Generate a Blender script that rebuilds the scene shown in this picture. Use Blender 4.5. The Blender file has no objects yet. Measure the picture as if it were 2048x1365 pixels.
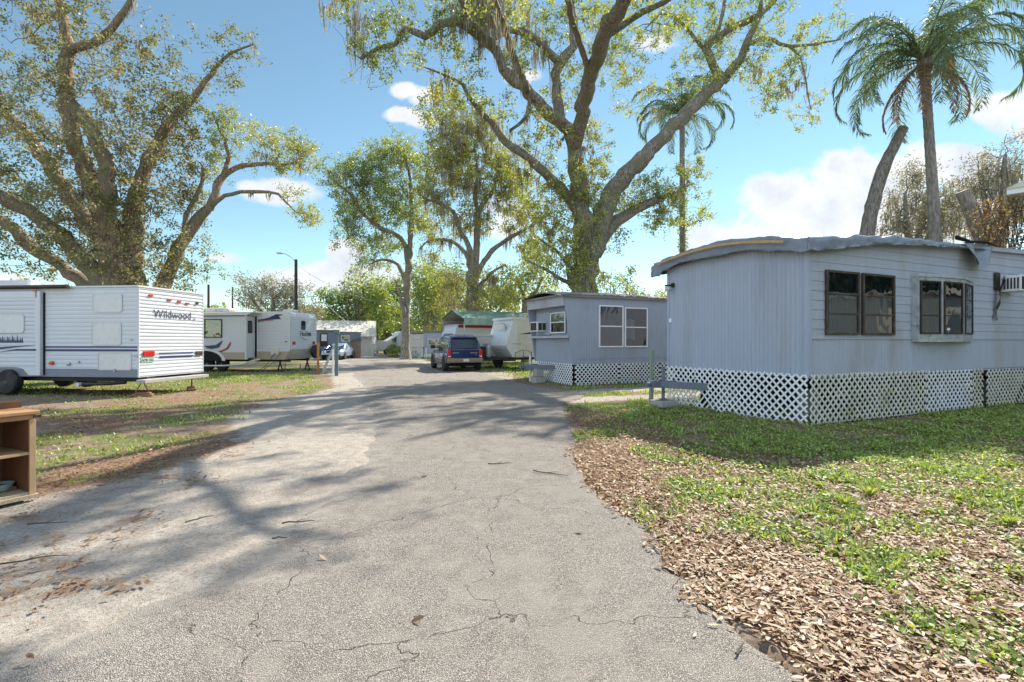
import bpy, math, random
import numpy as np
from mathutils import Vector, Matrix
R = math.radians
scene = bpy.context.scene
COL = scene.collection
# ------------------------------------------------------------------ camera
F = 985.0      # focal length in photograph pixels (2048 wide)
EYE = 1.55
cam_d = bpy.data.cameras.new('camera'); cam = bpy.data.objects.new('camera', cam_d); COL.objects.link(cam)
cam.location = (0, 0, EYE); cam.rotation_euler = (R(90), 0, 0)
cam_d.sensor_width = 36; cam_d.lens = F / 2048 * 36; cam_d.clip_end = 3000; cam_d.clip_start = .05
scene.camera = cam
scene.render.resolution_x = 1024; scene.render.resolution_y = 682
# ------------------------------------------------------------------ light
SUN_AZ = 36.0; SUN_EL = 43.0     # azimuth clockwise from +Y
sun_d = bpy.data.lights.new('sun', 'SUN'); sun = bpy.data.objects.new('sun', sun_d); COL.objects.link(sun)
sun_d.energy = 4.9; sun_d.angle = R(.5); sun_d.color = (1.0, .915, .79)
sdir = Vector((math.sin(R(SUN_AZ)) * math.cos(R(SUN_EL)), math.cos(R(SUN_AZ)) * math.cos(R(SUN_EL)), math.sin(R(SUN_EL))))
sun.rotation_euler = sdir.to_track_quat('Z', 'Y').to_euler()
sun.location = (20, 30, 40)
scene.view_settings.view_transform = 'Standard'; scene.view_settings.look = 'None'
scene.view_settings.exposure = 1.0; scene.view_settings.gamma = 1
scene.cycles.max_bounces = 6; scene.cycles.diffuse_bounces = 3; scene.cycles.glossy_bounces = 2
scene.cycles.transmission_bounces = 4; scene.cycles.transparent_max_bounces = 6
scene.cycles.sample_clamp_indirect = 6; scene.cycles.caustics_reflective = False; scene.cycles.caustics_refractive = False
world = bpy.data.worlds.new('World'); scene.world = world; world.use_nodes = True

class NT:
    """tiny node helper"""
    def __init__(s, tree): s.t = tree; s.n = tree.nodes; s.l = tree.links
    def new(s, typ, **kw):
        nd = s.n.new(typ)
        for k, v in kw.items(): setattr(nd, k, v)
        return nd
    def put(s, sock, v):
        if v is None: return
        if isinstance(v, bpy.types.NodeSocket): s.l.new(v, sock)
        else:
            if sock.type == 'RGBA' and hasattr(v, '__len__') and len(v) == 3: v = (*v, 1)
            sock.default_value = v
    def math(s, op, a, b=None, c=None, clamp=False):
        nd = s.new('ShaderNodeMath', operation=op); nd.use_clamp = clamp
        s.put(nd.inputs[0], a); s.put(nd.inputs[1], b)
        if c is not None: s.put(nd.inputs[2], c)
        return nd.outputs[0]
    def mix(s, f, a, b, blend='MIX'):
        nd = s.new('ShaderNodeMix', data_type='RGBA', blend_type=blend)
        s.put(nd.inputs[0], f); s.put(nd.inputs[6], a); s.put(nd.inputs[7], b)
        return nd.outputs[2]
    def noise(s, vec, scale, detail=3, rough=.55, dist=0):
        nd = s.new('ShaderNodeTexNoise'); s.put(nd.inputs['Vector'], vec); nd.inputs['Scale'].default_value = scale
        nd.inputs['Detail'].default_value = detail; nd.inputs['Roughness'].default_value = rough; nd.inputs['Distortion'].default_value = dist
        return nd.outputs['Fac']
    def range(s, v, a, b, c=0., d=1., smooth=True):
        nd = s.new('ShaderNodeMapRange'); nd.interpolation_type = 'SMOOTHSTEP' if smooth else 'LINEAR'
        s.put(nd.inputs[0], v)
        for i, x in enumerate((a, b, c, d)): s.put(nd.inputs[i + 1], x)
        return nd.outputs[0]
    def scale(s, vec, k):
        nd = s.new('ShaderNodeMapping'); s.put(nd.inputs[0], vec); nd.inputs['Scale'].default_value = k
        return nd.outputs[0]
    def attr(s, name):
        return s.new('ShaderNodeAttribute', attribute_name=name).outputs['Fac']
    def bump(s, h, dist=.01, strength=1., normal=None):
        nd = s.new('ShaderNodeBump'); s.put(nd.inputs['Height'], h); nd.inputs['Distance'].default_value = dist; nd.inputs['Strength'].default_value = strength
        if normal is not None: s.put(nd.inputs['Normal'], normal)
        return nd.outputs[0]

# sky: Nishita + cumulus clouds standing at fixed directions
w = NT(world.node_tree); w.n.clear()
sky = w.new('ShaderNodeTexSky', sky_type='NISHITA', sun_disc=False)
sky.sun_elevation = R(SUN_EL); sky.sun_rotation = R(SUN_AZ); sky.altitude = 900; sky.air_density = 1.0; sky.dust_density = 0.0; sky.ozone_density = 1.6
geo = w.new('ShaderNodeTexCoord').outputs['Generated']
sep = w.new('ShaderNodeSeparateXYZ'); w.put(sep.inputs[0], geo)
yy = w.math('MAXIMUM', sep.outputs[1], .02)
u = w.math('DIVIDE', sep.outputs[0], yy); v = w.math('DIVIDE', sep.outputs[2], yy)
uv = w.new('ShaderNodeCombineXYZ'); w.put(uv.inputs[0], u); w.put(uv.inputs[1], v)
n1 = w.noise(uv.outputs[0], 9, 6, .62); n2 = w.noise(uv.outputs[0], 3.2, 3, .5)
# (px, py, rx, ry, strength, flatness) in photograph pixels -> tangent-plane direction
CL = [(1600, 400, 150, 62, 1.2), (1700, 350, 110, 62, 1.2), (1840, 335, 130, 55, 1.2), (1540, 425, 90, 45, 1.), (1930, 350, 100, 60, 1.),
      (1600, 470, 230, 55, 1.), (1800, 430, 230, 80, 1.2), (1430, 480, 130, 50, .8), (2010, 215, 85, 42, 1.25), (2110, 235, 130, 60, 1.2),
      (560, 385, 95, 30, 1.1), (500, 375, 40, 18, .9), (815, 182, 40, 20, 1.15), (850, 190, 60, 30, .95), (805, 230, 48, 18, 1.1), (850, 240, 60, 22, .9),
      (690, 500, 42, 26, 1.2), (640, 552, 130, 34, 1.1), (730, 560, 130, 40, 1.), (440, 518, 60, 16, .7), (1045, 152, 50, 22, .9), (1320, 85, 70, 32, .75),
      (1010, 440, 90, 60, .8), (20, 560, 60, 22, .8), (950, 600, 260, 40, .5), (1250, 600, 260, 40, .5), (100, 590, 200, 30, .6)]
dens = None
for (px, py, rx, ry, k) in CL:
    a = w.math('DIVIDE', w.math('SUBTRACT', u, (px - 1024) / F), rx / F)
    b = w.math('DIVIDE', w.math('SUBTRACT', v, (683 - py) / F), ry / F)
    d = w.math('SUBTRACT', k, w.math('ADD', w.math('MULTIPLY', a, a), w.math('MULTIPLY', b, b)))
    dens = d if dens is None else w.math('SMOOTH_MAX', dens, d, .25)
dens = w.math('ADD', dens, w.math('MULTIPLY', w.math('SUBTRACT', n1, .5), 3.2))
front = w.math('GREATER_THAN', sep.outputs[1], .03)
mask = w.math('MULTIPLY', w.range(dens, .05, .8), front)
# unseen clouds behind the camera, added extra bright to fill the shaded walls
nd = w.noise(w.scale(geo, (1, 1, 2.6)), 2.4, 6, .6)
back = w.math('MULTIPLY', w.range(nd, .44, .56), w.math('SUBTRACT', 1, front))
mask = w.math('MAXIMUM', mask, back)
shade = w.range(w.math('ADD', w.math('MULTIPLY', n1, 2.6), w.math('MULTIPLY', n2, 1.0)), 1.35, 2.5)
skyc = w.mix(1.0, sky.outputs[0], (.97, 1.07, .91), 'MULTIPLY')
cloudc = w.mix(shade, (5.6, 5.6, 5.6), (3.9, 4.1, 4.5))
mask = w.math('MULTIPLY', mask, .93)
cloudc = w.mix(w.math('SUBTRACT', 1, front), cloudc, (7.8, 8.9, 10.8)); col = w.mix(mask, skyc, cloudc)
bg = w.new('ShaderNodeBackground'); w.put(bg.inputs[0], col); bg.inputs[1].default_value = .098
out = w.new('ShaderNodeOutputWorld'); w.l.new(bg.outputs[0], out.inputs[0])

# ------------------------------------------------------------------ helpers
def G(px, py):
    d = py - 683.0
    return Vector(((px - 1024) * EYE / d, F * EYE / d, 0))
def P(px, py, Y): return Vector(((px - 1024) / F * Y, Y, EYE - (py - 683) / F * Y))

def tag(o, label=None, cat=None, group=None, kind=None):
    if label: o['label'] = label
    if cat: o['category'] = cat
    if group: o['group'] = group
    if kind: o['kind'] = kind
    return o
def thing(name, label, cat, loc=(0, 0, 0), rz=0, group=None):
    o = bpy.data.objects.new(name, None); COL.objects.link(o)
    o.empty_display_size = .2; o.location = loc; o.rotation_euler = (0, 0, rz)
    return tag(o, label, cat, group)
def copy_tree(o, parent=None):
    c = o.copy(); COL.objects.link(c); c.parent = parent
    for ch in list(o.children): copy_tree(ch, c)
    return c

class MB:
    """collects shapes, links them as one mesh object"""
    def __init__(s): s.v = []; s.f = []; s.m = []; s.cur = 0; s.M = None
    def add(s, vs, fs):
        b = len(s.v)
        for p in vs:
            p = Vector(p)
            s.v.append(s.M @ p if s.M is not None else p)
        for f in fs: s.f.append([b + i for i in f]); s.m.append(s.cur)
        return s
    def box(s, x0, x1, y0, y1, z0, z1):
        return s.add([(x0, y0, z0), (x1, y0, z0), (x1, y1, z0), (x0, y1, z0), (x0, y0, z1), (x1, y0, z1), (x1, y1, z1), (x0, y1, z1)],
                     [(0, 3, 2, 1), (4, 5, 6, 7), (0, 1, 5, 4), (1, 2, 6, 5), (2, 3, 7, 6), (3, 0, 4, 7)])
    def bar(s, a, b, w_, h, up=(0, 0, 1)):
        a = Vector(a); b = Vector(b); d = (b - a).normalized(); up = Vector(up)
        if abs(d.dot(up)) > .98: up = Vector((1, 0, 0))
        sx = d.cross(up).normalized() * w_ / 2; sz = sx.cross(d).normalized() * h / 2
        vs = [p + i * sx + j * sz for p in (a, b) for (i, j) in ((-1, -1), (1, -1), (1, 1), (-1, 1))]
        return s.add(vs, [(3, 2, 1, 0), (4, 5, 6, 7), (0, 1, 5, 4), (1, 2, 6, 5), (2, 3, 7, 6), (3, 0, 4, 7)])
    def prism(s, pts, y0, y1, plane='xz'):
        n = len(pts)
        mk = (lambda p, t: (p[0], t, p[1])) if plane == 'xz' else ((lambda p, t: (t, p[0], p[1])) if plane == 'yz' else (lambda p, t: (p[0], p[1], t)))
        vs = [mk(p, y0) for p in pts] + [mk(p, y1) for p in pts]
        fs = [list(range(n)), list(range(2 * n - 1, n - 1, -1))]
        for i in range(n): fs.append([i, i + n, (i + 1) % n + n, (i + 1) % n])
        return s.add(vs, fs)
    def tube(s, path, r, n=8, cap=True):
        path = [Vector(p) for p in path]; k = len(path)
        rs = r if hasattr(r, '__len__') else [r] * k
        vs = []; ref = None
        for i in range(k):
            d = (path[min(i + 1, k - 1)] - path[max(i - 1, 0)]).normalized()
            if ref is None: ref = Vector((0, 0, 1)) if abs(d.z) < .9 else Vector((1, 0, 0))
            a = d.cross(ref).normalized(); b = a.cross(d).normalized(); ref = b
            for j in range(n):
                t = 2 * math.pi * j / n
                vs.append(path[i] + (a * math.cos(t) + b * math.sin(t)) * rs[i])
        fs = [(i * n + j, i * n + (j + 1) % n, (i + 1) * n + (j + 1) % n, (i + 1) * n + j) for i in range(k - 1) for j in range(n)]
        if cap: fs += [list(range(n - 1, -1, -1)), list(range((k - 1) * n, k * n))]
        return s.add(vs, fs)
    def lathe(s, prof, axis='y', c=(0, 0, 0), n=20):
        """prof: (r, t) pairs revolved about axis through c"""
        c = Vector(c); vs = []
        for (r_, t) in prof:
            for j in range(n):
                a = 2 * math.pi * j / n
                x, y_ = r_ * math.cos(a), r_ * math.sin(a)
                vs.append(c + (Vector((x, t, y_)) if axis == 'y' else Vector((t, x, y_)) if axis == 'x' else Vector((x, y_, t))))
        k = len(prof)
        fs = [(i * n + j, i * n + (j + 1) % n, (i + 1) * n + (j + 1) % n, (i + 1) * n + j) for i in range(k - 1) for j in range(n)]
        if prof[0][0] > 1e-4: fs.append(list(range(n)))
        if prof[-1][0] > 1e-4: fs.append(list(range((k - 1) * n, k * n)))
        return s.add(vs, fs)
    def grid(s, fn, nu, nv):
        vs = [fn(i / nu, j / nv) for j in range(nv + 1) for i in range(nu + 1)]
        return s.add(vs, [(j * (nu + 1) + i, j * (nu + 1) + i + 1, (j + 1) * (nu + 1) + i + 1, (j + 1) * (nu + 1) + i) for j in range(nv) for i in range(nu)])
    def sheet(s, us, zs, top=None, bot=None):
        """ribbed wall sheet facing -y; us = [(u, out)], zs = [(z, out)]; top(u) / bot(u) clip heights"""
        vs = []
        for (z, dz) in zs:
            for (u_, du) in us:
                zz = z
                if top: zz = min(zz, top(u_))
                if bot: zz = max(zz, bot(u_))
                vs.append((u_, -(du + dz), zz))
        nu = len(us)
        return s.add(vs, [(j * nu + i, j * nu + i + 1, (j + 1) * nu + i + 1, (j + 1) * nu + i) for j in range(len(zs) - 1) for i in range(nu - 1)])
    def build(s, name, mat_, parent=None, smooth=False, bevel=0):
        me = bpy.data.meshes.new(name)
        me.from_pydata([tuple(p) for p in s.v], [], s.f)
        mats = mat_ if isinstance(mat_, (list, tuple)) else [mat_]
        for m_ in mats: me.materials.append(m_)
        if len(mats) > 1: me.polygons.foreach_set('material_index', s.m)
        if smooth: me.polygons.foreach_set('use_smooth', [True] * len(me.polygons))
        me.update()
        o = bpy.data.objects.new(name, me); COL.objects.link(o)
        if parent is not None: o.parent = parent
        if bevel:
            b = o.modifiers.new('bevel', 'BEVEL'); b.width = bevel; b.segments = 2; b.limit_method = 'ANGLE'; b.angle_limit = R(40)
        return o

def ribs_v(u0, u1, pitch, depth, flat=.55):
    out_ = [(u0, 0)]; u_ = u0
    while u_ + pitch <= u1:
        out_ += [(u_ + pitch * (1 - flat) * .35, 0), (u_ + pitch * (1 - flat) * .6, depth), (u_ + pitch * (1 - flat) * .6 + pitch * flat * .7, depth), (u_ + pitch * .97, 0)]
        u_ += pitch
    out_.append((u1, 0)); return out_
def laps(z0, z1, pitch, depth):
    out_ = []; z = z0
    while z < z1 - 1e-6:
        zt = min(z + pitch, z1)
        out_ += [(z, depth), (z + .01, depth), (zt - .006, depth * .25), (zt - .001, 0.)]
        z = zt
    out_.append((z1, 0)); return out_

# ------------------------------------------------------------------ materials
def mat(name, color, rough=.6, metal=0., var=.12, scale=6., bump=0., bscale=60., dirt=None, dirt_amt=.4, dirt_scale=1.5, coords='Object', stretch=(1, 1, 1), spec=.4, coat=0.):
    m = bpy.data.materials.new(name); m.use_nodes = True; t = NT(m.node_tree); t.n.clear()
    bs = t.new('ShaderNodeBsdfPrincipled'); o = t.new('ShaderNodeOutputMaterial'); t.l.new(bs.outputs[0], o.inputs[0])
    tc = t.scale(t.new('ShaderNodeTexCoord').outputs[coords], stretch)
    n = t.noise(tc, scale, 5, .6)
    f = t.range(n, .25, .75, 1 - var, 1 + var, False)
    c = t.mix(1., color, f, 'MULTIPLY')
    if dirt:
        dn = t.range(t.noise(tc, dirt_scale, 6, .7), .45, .75)
        c = t.mix(t.math('MULTIPLY', dn, dirt_amt), c, dirt)
    t.put(bs.inputs['Base Color'], c)
    t.put(bs.inputs['Roughness'], t.range(n, .2, .8, max(0, rough - .1), min(1, rough + .1), False))
    bs.inputs['Metallic'].default_value = metal; bs.inputs['Specular IOR Level'].default_value = spec
    bs.inputs['Coat Weight'].default_value = coat
    if bump: t.put(bs.inputs['Normal'], t.bump(t.noise(tc, bscale, 4, .6), bump))
    return m
def leafmat(name, cols, trans=.45, gloss=.08, grough=.45):
    m = bpy.data.materials.new(name); m.use_nodes = True; t = NT(m.node_tree); t.n.clear()
    a = t.attr('v')
    r = t.new('ShaderNodeValToRGB'); t.put(r.inputs[0], a)
    el = r.color_ramp.elements
    while len(el) < len(cols): el.new(.5)
    for i, c in enumerate(cols): el[i].position = i / (len(cols) - 1); el[i].color = (*c, 1)
    d = t.new('ShaderNodeBsdfDiffuse'); t.put(d.inputs[0], r.outputs[0])
    tr = t.new('ShaderNodeBsdfTranslucent'); t.put(tr.inputs[0], t.mix(1., r.outputs[0], (1.25, 1.2, .7), 'MULTIPLY'))
    mx = t.new('ShaderNodeMixShader'); mx.inputs[0].default_value = trans; t.l.new(d.outputs[0], mx.inputs[1]); t.l.new(tr.outputs[0], mx.inputs[2])
    gl = t.new('ShaderNodeBsdfGlossy'); gl.inputs['Roughness'].default_value = grough; gl.inputs[0].default_value = (.9, .95, 1, 1)
    m2 = t.new('ShaderNodeMixShader'); m2.inputs[0].default_value = gloss; t.l.new(mx.outputs[0], m2.inputs[1]); t.l.new(gl.outputs[0], m2.inputs[2])
    o = t.new('ShaderNodeOutputMaterial'); t.l.new(m2.outputs[0], o.inputs[0])
    return m
def barkmat(name, c1, c2, scale=5., moss=None):
    m = bpy.data.materials.new(name); m.use_nodes = True; t = NT(m.node_tree); t.n.clear()
    tc = t.new('ShaderNodeTexCoord').outputs['Object']
    n = t.noise(t.scale(tc, (1, 1, .25)), scale * 4, 6, .7); n2 = t.noise(tc, scale * .35, 4, .6)
    c = t.mix(t.range(n, .3, .7), c1, c2)
    if moss: c = t.mix(t.range(n2, .46, .62), c, moss)
    bs = t.new('ShaderNodeBsdfPrincipled'); t.put(bs.inputs['Base Color'], c); bs.inputs['Roughness'].default_value = .92; bs.inputs['Specular IOR Level'].default_value = .15
    t.put(bs.inputs['Normal'], t.bump(n, .12, 1.))
    o = t.new('ShaderNodeOutputMaterial'); t.l.new(bs.outputs[0], o.inputs[0])
    return m
def glassmat(name, tint=(.6, .65, .7), refl=1.0):
    m = bpy.data.materials.new(name); m.use_nodes = True; t = NT(m.node_tree); t.n.clear()
    tr = t.new('ShaderNodeBsdfTransparent'); tr.inputs[0].default_value = (*tint, 1)
    gl = t.new('ShaderNodeBsdfGlossy'); gl.inputs['Roughness'].default_value = .03; gl.inputs[0].default_value = (1, 1, 1, 1)
    tc = t.new('ShaderNodeTexCoord').outputs['Object']
    t.put(gl.inputs['Normal'], t.bump(t.noise(tc, 2.2, 2, .5), .03, .5))
    lw = t.new('ShaderNodeFresnel'); lw.inputs[0].default_value = 1.5
    f = t.math('MULTIPLY', t.math('ADD', lw.outputs[0], .09), refl, clamp=True)
    mx = t.new('ShaderNodeMixShader'); t.put(mx.inputs[0], f); t.l.new(tr.outputs[0], mx.inputs[1]); t.l.new(gl.outputs[0], mx.inputs[2])
    o = t.new('ShaderNodeOutputMaterial'); t.l.new(mx.outputs[0], o.inputs[0])
    return m

M = {}
M['blue_siding'] = mat('blue_grey_siding', (.365, .405, .495), .5, var=.07, dirt=(.25, .25, .26), dirt_amt=.42, dirt_scale=1.6, stretch=(1, 1, .16), bump=.004, bscale=9)
M['blue_siding2'] = mat('blue_siding_faded', (.31, .345, .41), .5, var=.07, dirt=(.24, .22, .2), dirt_amt=.35, dirt_scale=1.3, stretch=(1, 1, .35), bump=.004, bscale=9)
M['pale_siding'] = mat('pale_grey_siding', (.40, .43, .50), .5, var=.07, dirt=(.28, .24, .2), dirt_amt=.55, dirt_scale=1.2, stretch=(1, 1, .3), bump=.004, bscale=8)
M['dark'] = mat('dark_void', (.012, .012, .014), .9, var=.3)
M['white_plastic'] = mat('white_vinyl', (.80, .81, .83), .45, var=.05, dirt=(.5, .47, .38), dirt_amt=.35, dirt_scale=2.2)
M['yellow_plastic'] = mat('weathered_vinyl', (.68, .67, .60), .5, var=.08, dirt=(.36, .38, .2), dirt_amt=.75, dirt_scale=1.4)
M['white_paint'] = mat('white_paint', (.78, .79, .8), .4, var=.05, dirt=(.45, .42, .38), dirt_amt=.35, dirt_scale=2)
M['rv_white'] = mat('rv_white_siding', (.60, .63, .67), .35, var=.035, dirt=(.5, .48, .45), dirt_amt=.25, dirt_scale=1.0, stretch=(.4, .4, 1))
M['rv_smooth'] = mat('rv_white_fibreglass', (.64, .65, .65), .3, var=.04, dirt=(.5, .48, .42), dirt_amt=.3, dirt_scale=1.2)
M['cream'] = mat('cream_siding', (.62, .60, .53), .5, var=.06, dirt=(.4, .35, .25), dirt_amt=.4)
M['rv_tan'] = mat('tan_panel', (.42, .34, .25), .45, var=.06, dirt=(.3, .25, .18), dirt_amt=.4)
M['rv_grey'] = mat('grey_skirt_panel', (.19, .22, .27), .4, var=.08, dirt=(.3, .26, .22), dirt_amt=.5)
M['navy'] = mat('navy_stripe', (.02, .035, .11), .35, var=.15)
M['red_stripe'] = mat('red_stripe', (.33, .02, .02), .35, var=.15)
M['black'] = mat('black_rubber', (.02, .02, .022), .75, var=.3, dirt=(.13, .11, .09), dirt_amt=.5, dirt_scale=4)
M['steel'] = mat('steel', (.42, .42, .43), .4, .7, var=.15, dirt=(.2, .12, .08), dirt_amt=.4)
M['dark_metal'] = mat('dark_frame_metal', (.04, .038, .036), .55, .3, var=.2, dirt=(.12, .08, .05), dirt_amt=.5)
M['bronze'] = mat('bronze_frame', (.085, .065, .05), .45, .5, var=.2, dirt=(.35, .33, .3), dirt_amt=.35, dirt_scale=5)
M['alu_worn'] = mat('worn_aluminium', (.45, .48, .50), .5, .3, var=.15, dirt=(.10, .08, .06), dirt_amt=.7, dirt_scale=5)
M['tarp'] = mat('grey_tarp', (.20, .235, .29), .38, var=.12, dirt=(.30, .29, .27), dirt_amt=.4, dirt_scale=1.5, bump=.02, bscale=5)
M['batten'] = mat('raw_pine', (.50, .31, .13), .7, var=.2, stretch=(.2, 1, 1), scale=20)
M['glass'] = glassmat('window_glass', (.55, .6, .66))
M['pane_dark'] = mat('dark_pane', (.02, .025, .032), .06, var=.2, spec=.8)
M['blind'] = mat('blind_slats', (.33, .33, .34), .7, var=.1)
M['curtain_reflection_dark'] = mat('dark_curtain_reflection', (.012, .018, .045), .9, var=.3)  # navy backing; paints the dark reflection in the large home's upper panes
M['curtain_reflection_pale'] = mat('pale_curtain_reflection', (.36, .36, .34), .9, var=.15, stretch=(6, 6, .3), scale=4)  # pale backing; paints the reflected corrugated wall in the large home's windows
M['wood_grey'] = mat('weathered_wood', (.24, .22, .19), .9, var=.25, stretch=(1, 1, .15), scale=25, bump=.004)
M['post_green'] = mat('green_grey_post', (.24, .29, .22), .9, var=.25, stretch=(1, 1, .15), scale=25, bump=.004, dirt=(.35, .34, .28), dirt_amt=.5)
M['post_teal'] = mat('painted_post_teal', (.11, .16, .17), .7, var=.15, stretch=(1, 1, .2), scale=12)
M['post_pale'] = mat('pale_green_board', (.30, .38, .34), .8, var=.2, stretch=(1, 1, .2), scale=12)
M['cabinet'] = mat('cabinet_oak', (.40, .22, .105), .5, var=.22, stretch=(.3, 1, .12), scale=22)
M['cabinet_in'] = mat('cabinet_inner', (.16, .072, .035), .6, var=.25, stretch=(1, 1, .2), scale=14)
M['cabinet_edge'] = mat('cabinet_edge', (.50, .33, .18), .6, var=.15, stretch=(.3, 1, .15), scale=18)
M['chipboard'] = mat('chipboard', (.42, .34, .24), .9, var=.35, scale=60)
M['concrete'] = mat('concrete', (.36, .35, .33), .95, var=.2, scale=8, bump=.006, bscale=40)
M['tongue'] = mat('painted_steel_grey', (.135, .165, .20), .6, var=.12, dirt=(.16, .10, .07), dirt_amt=.4, dirt_scale=4)
M['roof_metal'] = mat('metal_roof', (.58, .55, .48), .5, .1, var=.1, dirt=(.25, .22, .18), dirt_amt=.5, dirt_scale=.8)
M['roof_grey'] = mat('grey_roof', (.25, .23, .22), .8, var=.2, dirt=(.12, .09, .06), dirt_amt=.6, dirt_scale=1.5)
M['green_roof'] = mat('green_metal_roof', (.14, .27, .22), .4, .2, var=.1, dirt=(.45, .44, .38), dirt_amt=.8, dirt_scale=.8)
M['beige_metal'] = mat('beige_sheet_metal', (.48, .43, .36), .5, var=.06, dirt=(.3, .25, .2), dirt_amt=.3)
M['brown_plastic'] = mat('brown_shed_panel', (.27, .19, .13), .7, var=.1)
M['shed_roof'] = mat('shed_roof', (.10, .11, .12), .6, var=.15)
M['red_lens'] = mat('red_lens', (.55, .012, .01), .2, var=.1, spec=.7)
M['orange_lens'] = mat('orange_lens', (.6, .11, .01), .3, var=.1)
M['suv_blue'] = mat('suv_blue_paint', (.016, .035, .125), .22, .25, var=.06, spec=.6, coat=.8, dirt=(.07, .06, .06), dirt_amt=.25)
M['suv_tan'] = mat('suv_lower_cladding', (.25, .20, .16), .5, .2, var=.12, dirt=(.3, .16, .09), dirt_amt=.5, dirt_scale=3)
M['car_silver'] = mat('car_silver_paint', (.42, .50, .66), .25, .4, var=.05, coat=.7)
M['car_navy'] = mat('car_navy_paint', (.012, .03, .14), .25, .2, var=.05, coat=.7)
M['car_glass'] = mat('vehicle_glass', (.02, .03, .04), .04, var=.1, spec=1.)
M['plate'] = mat('licence_plate', (.6, .62, .6), .4, var=.15, scale=40)
M['plate_green'] = mat('green_licence_plate', (.45, .58, .5), .4, var=.15, scale=40)
M['ink'] = mat('lettering_ink', (.07, .08, .12), .5, var=.1)
M['silver_ink'] = mat('silver_lettering', (.5, .52, .55), .3, .6, var=.1)
M['orange_wood'] = mat('orange_stake', (.40, .19, .06), .8, var=.2, stretch=(1, 1, .2), scale=18)
M['bowl'] = mat('blue_glaze', (.33, .50, .52), .25, var=.08)
M['pipe_white'] = mat('white_pipe', (.66, .67, .68), .4, var=.08, dirt=(.4, .36, .3), dirt_amt=.4)
M['brick'] = mat('paver_red', (.24, .13, .09), .9, var=.2, bump=.006, bscale=30)
M['moss'] = leafmat('spanish_moss', [(.19, .17, .14), (.32, .28, .23), (.44, .39, .32)], .35, .02, .6)
M['bark'] = barkmat('oak_bark', (.09, .078, .066), (.52, .46, .40), 4, (.24, .23, .16))
M['bark_red'] = barkmat('laurel_bark', (.12, .09, .07), (.52, .40, .30), 4, (.26, .24, .17))
M['bark_grey'] = barkmat('grey_bark', (.13, .115, .10), (.40, .37, .33), 4)
M['palm_bark'] = barkmat('palm_bark', (.17, .155, .14), (.42, .39, .35), 3)
M['leaf_olive'] = leafmat('olive_leaf', [(.10, .12, .045), (.18, .19, .075), (.26, .25, .11), (.34, .29, .20)], .55, .045, .5)
M['leaf_lime'] = leafmat('lime_leaf', [(.13, .18, .035), (.25, .31, .06), (.38, .41, .08), (.46, .43, .13)], .5, .07)
M['leaf_green'] = leafmat('green_leaf', [(.11, .18, .04), (.20, .28, .06), (.30, .37, .08), (.40, .42, .10)], .5, .07)
M['leaf_yellow'] = leafmat('yellow_green_leaf', [(.15, .19, .03), (.26, .31, .05), (.40, .39, .07), (.42, .36, .10)], .5, .06)
M['leaf_grey'] = leafmat('grey_mossy_leaf', [(.19, .18, .15), (.29, .27, .23), (.39, .365, .315), (.27, .275, .18)], .35, .05)
M['leaf_far'] = leafmat('far_leaf', [(.09, .14, .04), (.15, .21, .06), (.21, .27, .07), (.26, .25, .12)], .45, .05)
M['frond'] = leafmat('palm_leaf', [(.06, .11, .05), (.10, .16, .07), (.14, .20, .09), (.18, .22, .11)], .45, .05, .45)
M['frond_dead'] = leafmat('dead_palm_leaf', [(.19, .12, .08), (.27, .18, .13), (.32, .22, .15)], .3, .03)
M['fruit'] = mat('orange_fruit', (.65, .27, .02), .5, var=.25, scale=20)
M['litter'] = leafmat('dry_leaf', [(.10, .05, .028), (.25, .12, .06), (.30, .20, .12), (.40, .28, .165), (.54, .41, .27)], .2, .04, .5)
M['litter_red'] = leafmat('dry_leaf_russet', [(.12, .055, .03), (.21, .11, .06), (.31, .18, .10), (.40, .28, .18)], .2, .05, .5)
M['grass'] = leafmat('grass_blade', [(.14, .20, .04), (.22, .32, .06), (.33, .44, .09), (.50, .50, .18)], .45, .05, .5)
M['twig'] = mat('twig_wood', (.10, .075, .055), .9, var=.3)

# value noise
_rs = np.random.RandomState(7); _LAT = _rs.rand(256, 256)
def vnoise(x, y):
    x = np.asarray(x, float); y = np.asarray(y, float)
    xi = np.floor(x).astype(int); yi = np.floor(y).astype(int); fx = x - xi; fy = y - yi
    fx = fx * fx * (3 - 2 * fx); fy = fy * fy * (3 - 2 * fy)
    g = lambda a, b: _LAT[a & 255, b & 255]
    return (g(xi, yi) * (1 - fx) + g(xi + 1, yi) * fx) * (1 - fy) + (g(xi, yi + 1) * (1 - fx) + g(xi + 1, yi + 1) * fx) * fy
def fbm(x, y, o=4):
    s_ = 0; a = 1; t = 0
    for k in range(o):
        s_ = s_ + a * vnoise(x * 2 ** k + 17.3 * k, y * 2 ** k + 5.1 * k); t += a; a *= .55
    return s_ / t
def sstep(x, a, b):
    t = np.clip((x - a) / (b - a), 0, 1); return t * t * (3 - 2 * t)

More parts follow.
